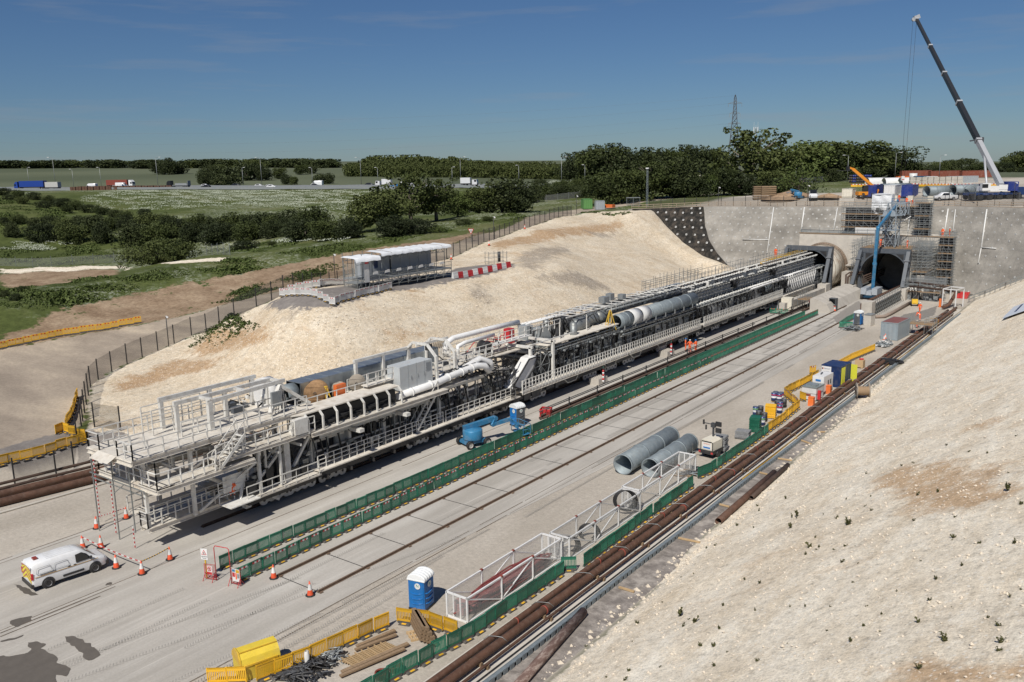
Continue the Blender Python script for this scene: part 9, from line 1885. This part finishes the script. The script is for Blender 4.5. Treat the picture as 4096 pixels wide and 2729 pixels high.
for i,(u,lab)in enumerate((((-82.10,328.54,17.51),'left'),((-76.38,327.86,17.50),'middle'),((-70.78,327.09,17.50),'right'))):
 mb=MB(); n=10; P=[(2.2*math.cos(math.pi*k/n),2.2*math.sin(math.pi*k/n))for k in range(n+1)]
 mb.grid([[(x,-3.0,z)for x,z in P],[(x,3.0,z)for x,z in P]]); mb.add([(x,-3.0,z)for x,z in P],[tuple(range(n+1))]); mb.build('half_shell',white_paint,None,yp(u),'white steel half shell on the yard, '+lab+' of three','steel shell',rz=CR)
mb=MB(); mb.cyl((0,0,0),(0,0,2.6),1.4,20); mb.build('white_silo',white_paint,None,yp((-75.81,356.99,18.01)),'short white cylinder standing among thin rods before the red containers','tank')
mb=MB()
for k in range(9):mb.box((-8+k*2.0,0,.6),(1.8,1.2,1.2)); mb.box((-8+k*2.0,0,1.85),(1.7,1.1,1.1))
mb.build('concrete_blocks',concrete,None,yp((-61.92,325.72,17.49)),'double row of pale concrete blocks in the yard','concrete blocks',rz=R(36))
for i,(u,lab,L_)in enumerate((((-43.68,220.12,17.38),'grey steel duct lying on the yard right of the blue containers',8),((-38.68,222.88,17.49),'grey steel duct behind the white pickup',9),((-34.94,222.19,17.33),'short upright-ended steel ring beside the crane',1.6),((-54.20,222.67,17.86),'grey steel duct behind the telehandler and left blue container',8))):
 t=thing('steel_duct',lab,'duct',(u[0],u[1],tz(u[0],u[1])+1.25),R(-38 if i!=2 else 14)); mb=MB(); mb.pipe((0,0,0),(0,L_,0),1.25,.06,28); mb.build('duct_shell',galv,t); mb=MB()
 for y in np.arange(0,L_,2.0):mb.lathe((0,0,0),[(1.25,y),(1.31,y),(1.31,y+.12),(1.25,y+.12)],28,'y')
 mb.build('flange',galv,t)
vwm=dict(w=paintw)
pv=far_van(paintw,5.0,2.0); pv.location=yp((-67.91,214.49,16.76)); pv.rotation_euler=(0,0,R(-160)); tag(pv,'white van parked by the earth heap behind the wall rail','van')
t=thing('pickup','white double-cab pickup on the yard by the steel ducts','pickup',yp((-38.82,214.98,16.73)),R(36.5+90)); mb=MB(); loft(mb,[(-2.6,.5,1.0,1.01,.85,.8),(-2.5,.42,1.1,1.12,.9,.85),(-.95,.42,1.12,1.14,.9,.85),(-.85,.42,1.12,1.70,.9,.66),(-.2,.42,1.12,1.78,.9,.66),(.6,.42,1.12,1.74,.9,.66),(1.2,.42,1.12,1.22,.9,.7),(2.2,.45,1.0,1.02,.88,.7),(2.55,.5,.8,.81,.8,.6)]); mb.build('body',paintw,t); mb=MB()
for s_ in(-1,1):mb.add([(s_*.915,-.75,1.15),(s_*.915,1.05,1.15),(s_*.76,.6,1.62),(s_*.76,-.65,1.62)],[(0,1,2,3)if s_>0 else(3,2,1,0)])
mb.build('windows',glass_dark,t); [wheel(t,x,y,.38,.24)for x in(-.82,.82)for y in(-1.6,1.6)]
boomlift('blue boom lift with round turret parked left of the white van',yp((-71.98,215.54,16.80)),R(50),.95,[(-.3,-.9,1.75),(-.25,2.6,2.15),(-.1,2.2,1.6)],'round',(.2,3.6,.5))
th=thing('telehandler','orange telehandler with its boom raised to the left','telehandler',yp((-56.18,216.19,17.07)),R(36.5+180)); orj=mat('machine_orange',(.70,.26,.02),.4,0,.06,2)
mb=MB(); mb.bb(-2.6,2.0,-1.0,1.0,.7,1.5); mb.bb(-2.8,-1.6,-.9,.9,1.5,2.0); mb.build('body',orj,th); mb=MB(); mb.bb(-.8,.9,.1,1.0,1.5,2.9); mb.build('cab',glass_dark,th); mb=MB(); mb.bar((-2.4,-.3,2.2),(3.2,-.3,6.8),.5,.6); mb.bar((3.2,-.3,6.8),(4.2,-.3,7.2),.35,.4); mb.build('boom',orj,th); mb=MB(); mb.bb(4.2,4.5,-1,.6,6.4,7.4); mb.bb(4.5,6.8,-.8,-.6,6.4,6.5); mb.bb(4.5,6.8,.2,.4,6.4,6.5); mb.build('forks',black_mat,th)
[wheel(th,x,y,.6,.4)for x,y in((-1.0,-1.6),(1.0,-1.6),(-1.0,1.3),(1.0,1.3))]
for i,(u,m_)in enumerate((((-92.91,336.59,17.66),black_mat),((-91.62,336.44,17.65),bluec),((-90.18,336.27,17.65),black_mat),((-88.74,336.10,17.65),black_mat),((-87.31,335.92,17.65),bluec),((-86.05,335.76,17.64),bluec))):
 t=thing('drum_pallet',('blue' if m_ is bluec else 'black')+' pallet of drums in the row before the palisade fence','drums',yp(u),0,'drum pallets in the yard'); mb=MB(); [mb.cyl((x,y,z),(x,y,z+.88),.29,12)for x in(-.3,.3)for y in(-.3,.3)for z in(.1,1.1,2.1)]; mb.build('drums',m_,t); mb=MB(); [mb.bb(-.6,.6,-.6,.6,z,z+.08)for z in(0,1.0,2.0)]; mb.build('boards',timber,t)
YR=[p[:2]for p in((-84.22,305.42,16.98),(-63.82,308.65,17.05),(-38.29,304.12,17.06))]
me_y=MB(); [me_y.mat(0).bb(-1.0,1.0,-.04,.04,.15,.8),[me_y.mat(1+k%2).bb(-1.0+k*.5,-.5+k*.5,-.05,.05,.8,1.05)for k in range(4)]]; me_y=me_y.mesh('plastic_barrier',[yellow_plastic,red_paint,white_paint])
for x,y,a in along(YR,2.05):
 o=bpy.data.objects.new('long_barrier',me_y); C.objects.link(o); o.location=(x,y,tz(x,y)); o.rotation_euler=(0,0,a); tag(o,'long yellow barrier with red and white top in the row across the upper yard','barrier','yellow barriers across the upper yard')
for u,lab,h in(((-82.13,217.22,16.67),'left stack of timber crates behind the wall rail',3.4),((-79.96,216.87,16.70),'right stack of timber crates behind the wall rail',3.4)):
 mb=MB(); [mb.bb(-1.8,1.8,-1,1,k*.5,k*.5+.3)for k in range(7)]; mb.build('crate_stack',timber,None,yp(u),lab,'crates',rz=R(30))
for p,r_,lab in(((-75.97,215.12,16.58),3.5,'pale spoil heap behind the wall rail'),((-64.63,216.33,17.13),3.0,'brown spoil heap right of the white van'),((-74.87,219.81,17.26),4.5,'brown earth heap behind the blue boom lift')):
 mb=MB(); rr_=random.Random(int(r_*10)); mb.grid([[(r_*(1-k/5)*math.cos(a)*1.5,r_*(1-k/5)*math.sin(a),.35*r_*(k/5)+.15*rr_.random())for a in np.linspace(0,6.283,15)]for k in range(6)]); mb.build('spoil_heap',mat('spoil',(.32,.22,.14),.95,0,.3,1),None,yp(p),lab,'earth heap')
t=thing('bus_shelter','small grey glazed shelter on the corner of the wall','shelter',yp((-116.75,213.46,14.73)),R(30)); mb=MB(); mb.bb(-1.8,1.8,.7,.75,0,2.2); mb.bb(-1.8,-1.75,-.7,.7,0,2.2); mb.bb(1.75,1.8,-.7,.7,0,2.2); mb.build('glazing',gmesh,t); mb=MB(); mb.bb(-1.9,1.9,-.8,.8,2.2,2.35); [mb.bar((x,-.7,0),(x,-.7,2.2),.08)for x in(-1.8,0,1.8)]; mb.build('roof',mid_grey,t)
container('site_cabin','green and grey cabin at the end of the haul road',yp((-125.66,203.49,14.40)),R(40),5,mat('cabin_green',(.10,.24,.07),.5),2.6); container('site_cabin','small white cabin right of the green and grey one',yp((-120.38,201.57,14.44)),R(40),2,greyc,2.3)
mb=MB(); mb.bb(-1.4,1.4,-.8,.8,.3,1.1); mb.build('orange_skip',orange_paint,None,yp((-118.76,203.86,14.46)),'orange skip right of the small white cabin','skip')
for i,(u,lab,s_)in enumerate((((-187.3,394.7,17.8,7.4),'pale low building with brown fence among the trees, left',1),((-186.6,408.0,17.9,7.5),'white low building among the trees, right',.9))):
 t=thing('building',lab,'building',(u[0],u[1],u[2]),R(36)); h=max(u[3],3); mb=MB(); mb.bb(-7*s_,7*s_,-3,3,0,h-1); mb.build('wall',creamc if i==0 else white_paint,t); mb=MB(); mb.prism([(-7.3*s_,-3.4,h-1),(-7.3*s_,3.4,h-1),(-7.3*s_,0,h+.5)],(14.6*s_,0,0)); mb.build('roof',mid_grey,t); mb=MB(); [mb.bb(x,x+1,-3.05,-2.98,h-2.6,h-1.6)for x in(-5,-2,1,4)]; mb.build('windows',glass_dark,t)
for i,(x,w_,d_,lab)in enumerate(((-56.5,3.2,.5,'wide concrete barrier panel behind the timber rail'),(-50.4,1.1,1.1,'beige block left of the white sheeting'),(-46.8,1.1,1.1,'beige block behind the white sheeting'),(-43.6,1.1,1.1,'beige block left of the three workers'),(-39.6,1.1,1.1,'beige block right of the three workers'))):
 mb=MB(); mb.bb(-w_/2,w_/2,-d_/2,d_/2,0,2.3 if i else 1.9); mb.build('concrete_block',concrete if not i else creamc,None,(x,202.5+(2 if i else 0),tz(x,203)),lab,'block')
 # --- mobile crane
cb_=Vector((-30.51,217.35,16.87)); cb_.z=tz(cb_.x,cb_.y); cr=thing('mobile_crane','tall white and grey mobile crane with telescopic jib over the yard','crane',cb_,R(36.5))
mb=MB(); mb.bb(-5.0,6.0,-1.3,1.3,1.0,1.5); mb.bb(5.5,8.2,-1.3,1.3,.9,2.6); mb.build('carrier',navy,cr)
for k in range(6):
 for y in(-1.1,1.1):m_=MB(); m_.cyl((0,-.2,.65),(0,.2,.65),.62,18); m_.build('wheel',tyre,cr,(-4.4+k*2.1,y,0))
mb=MB(); [mb.bar((x,y,.2),(x,y,1.6),.3)for x in(-4.8,4.8)for y in(-3.6,3.6)]; [mb.bar((x,-3.6,1.3),(x,3.6,1.3),.35)for x in(-4.8,4.8)]; mb.build('outrigger',dark_steel,cr)
mb=MB(); mb.bb(-2.0,3.6,-1.3,1.3,1.8,2.9); mb.bb(-2.2,-.4,-1.5,-.4,2.0,3.6); mb.build('upper_works',white_paint,cr); mb=MB(); mb.bb(-2.25,-1.0,-1.55,-1.48,2.6,3.4); mb.build('cab_window',glass_dark,cr); mb=MB(); mb.bb(3.4,5.6,-1.6,1.6,1.8,3.8); mb.build('counterweight',bluec,cr)
mb=MB(); mb.bb(1.5,3.8,-1.36,-1.31,2.2,3.2); mb.build('name_board',white_paint,cr)
tip=Vector((-57.6,261.7,62.9)); foot=cb_+Vector((math.cos(R(36.5)),math.sin(R(36.5)),0))*2.6+Vector((0,0,3.0)); Mi=(Matrix.Translation(cb_)@Matrix.Rotation(R(36.5),4,'Z')).inverted(); tl,fl_=Mi@tip,Mi@foot
cw_=mat('crane_white',(.42,.43,.45),.4,.1,.04,1); cd_=mat('crane_dark',(.035,.037,.042),.35,.2,.08,1)
seg=[(0,.235,1.0,cw_),(.225,.45,1.02,cd_),(.44,.63,.88,cd_),(.62,.81,.76,cd_),(.80,1.0,.64,cd_)]
for i,(a,b,w_,m_)in enumerate(seg):
 mb=MB(); p,q=fl_.lerp(tl,a),fl_.lerp(tl,b); mb.bar(p,q,w_,w_*1.15); mb.build('jib_section',m_,cr); d=(q-p).normalized()
 mb=MB(); mb.bar(q-d*.5,q,w_*1.25,w_*1.4); mb.build('jib_collar',cw_,cr)
 if i:sdv=Vector((1,0,.25)).normalized()*w_*.53; mb=MB(); mb.bar(p+sdv,q+sdv,.1,w_*.5); mb.build('jib_side_plate',cw_,cr)
mb=MB(); p=fl_.lerp(tl,.235); mb.box(tuple(p+Vector((.7,0,0))),(1.0,.8,1.2)); mb.bar(p+Vector((-.6,0,0)),p+Vector((-1.8,0,-.2)),.3); mb.build('winch',dark_steel,cr)
mb=MB(); mb.cyl((-.4,0,2.4),fl_.lerp(tl,.17),.24,10); mb.build('luffing_ram',cw_,cr); mb=MB(); mb.bar(tl+Vector((-.6,0,.2)),tl+Vector((.8,0,.7)),.8,1.0); mb.cyl(tl+Vector((-.7,-.3,-.1)),tl+Vector((-.7,.3,-.1)),.5,14); mb.build('jib_head',cw_,cr)
lo=Vector((-56.3,254.4,30.1)); ll=Mi@lo
for dx in(-.9,.1):mb=MB(); mb.tube([tl+Vector((dx,0,0)),tl.lerp(ll,.9)+Vector((dx*1.0,0,0))+Vector((0,0,-2)),ll+Vector((dx,0,-8.6))],.035,5); mb.build('hoist_rope',black_rubber,cr)
mb=MB(); mb.bb(-.4,.4,-.3,.3,0,1.2); mb.mat(1).bb(-.35,.35,-.32,-.28,.2,.4); mb.build('hook_block',[white_paint,red_paint],cr,ll+Vector((-.4,0,-9.8)))
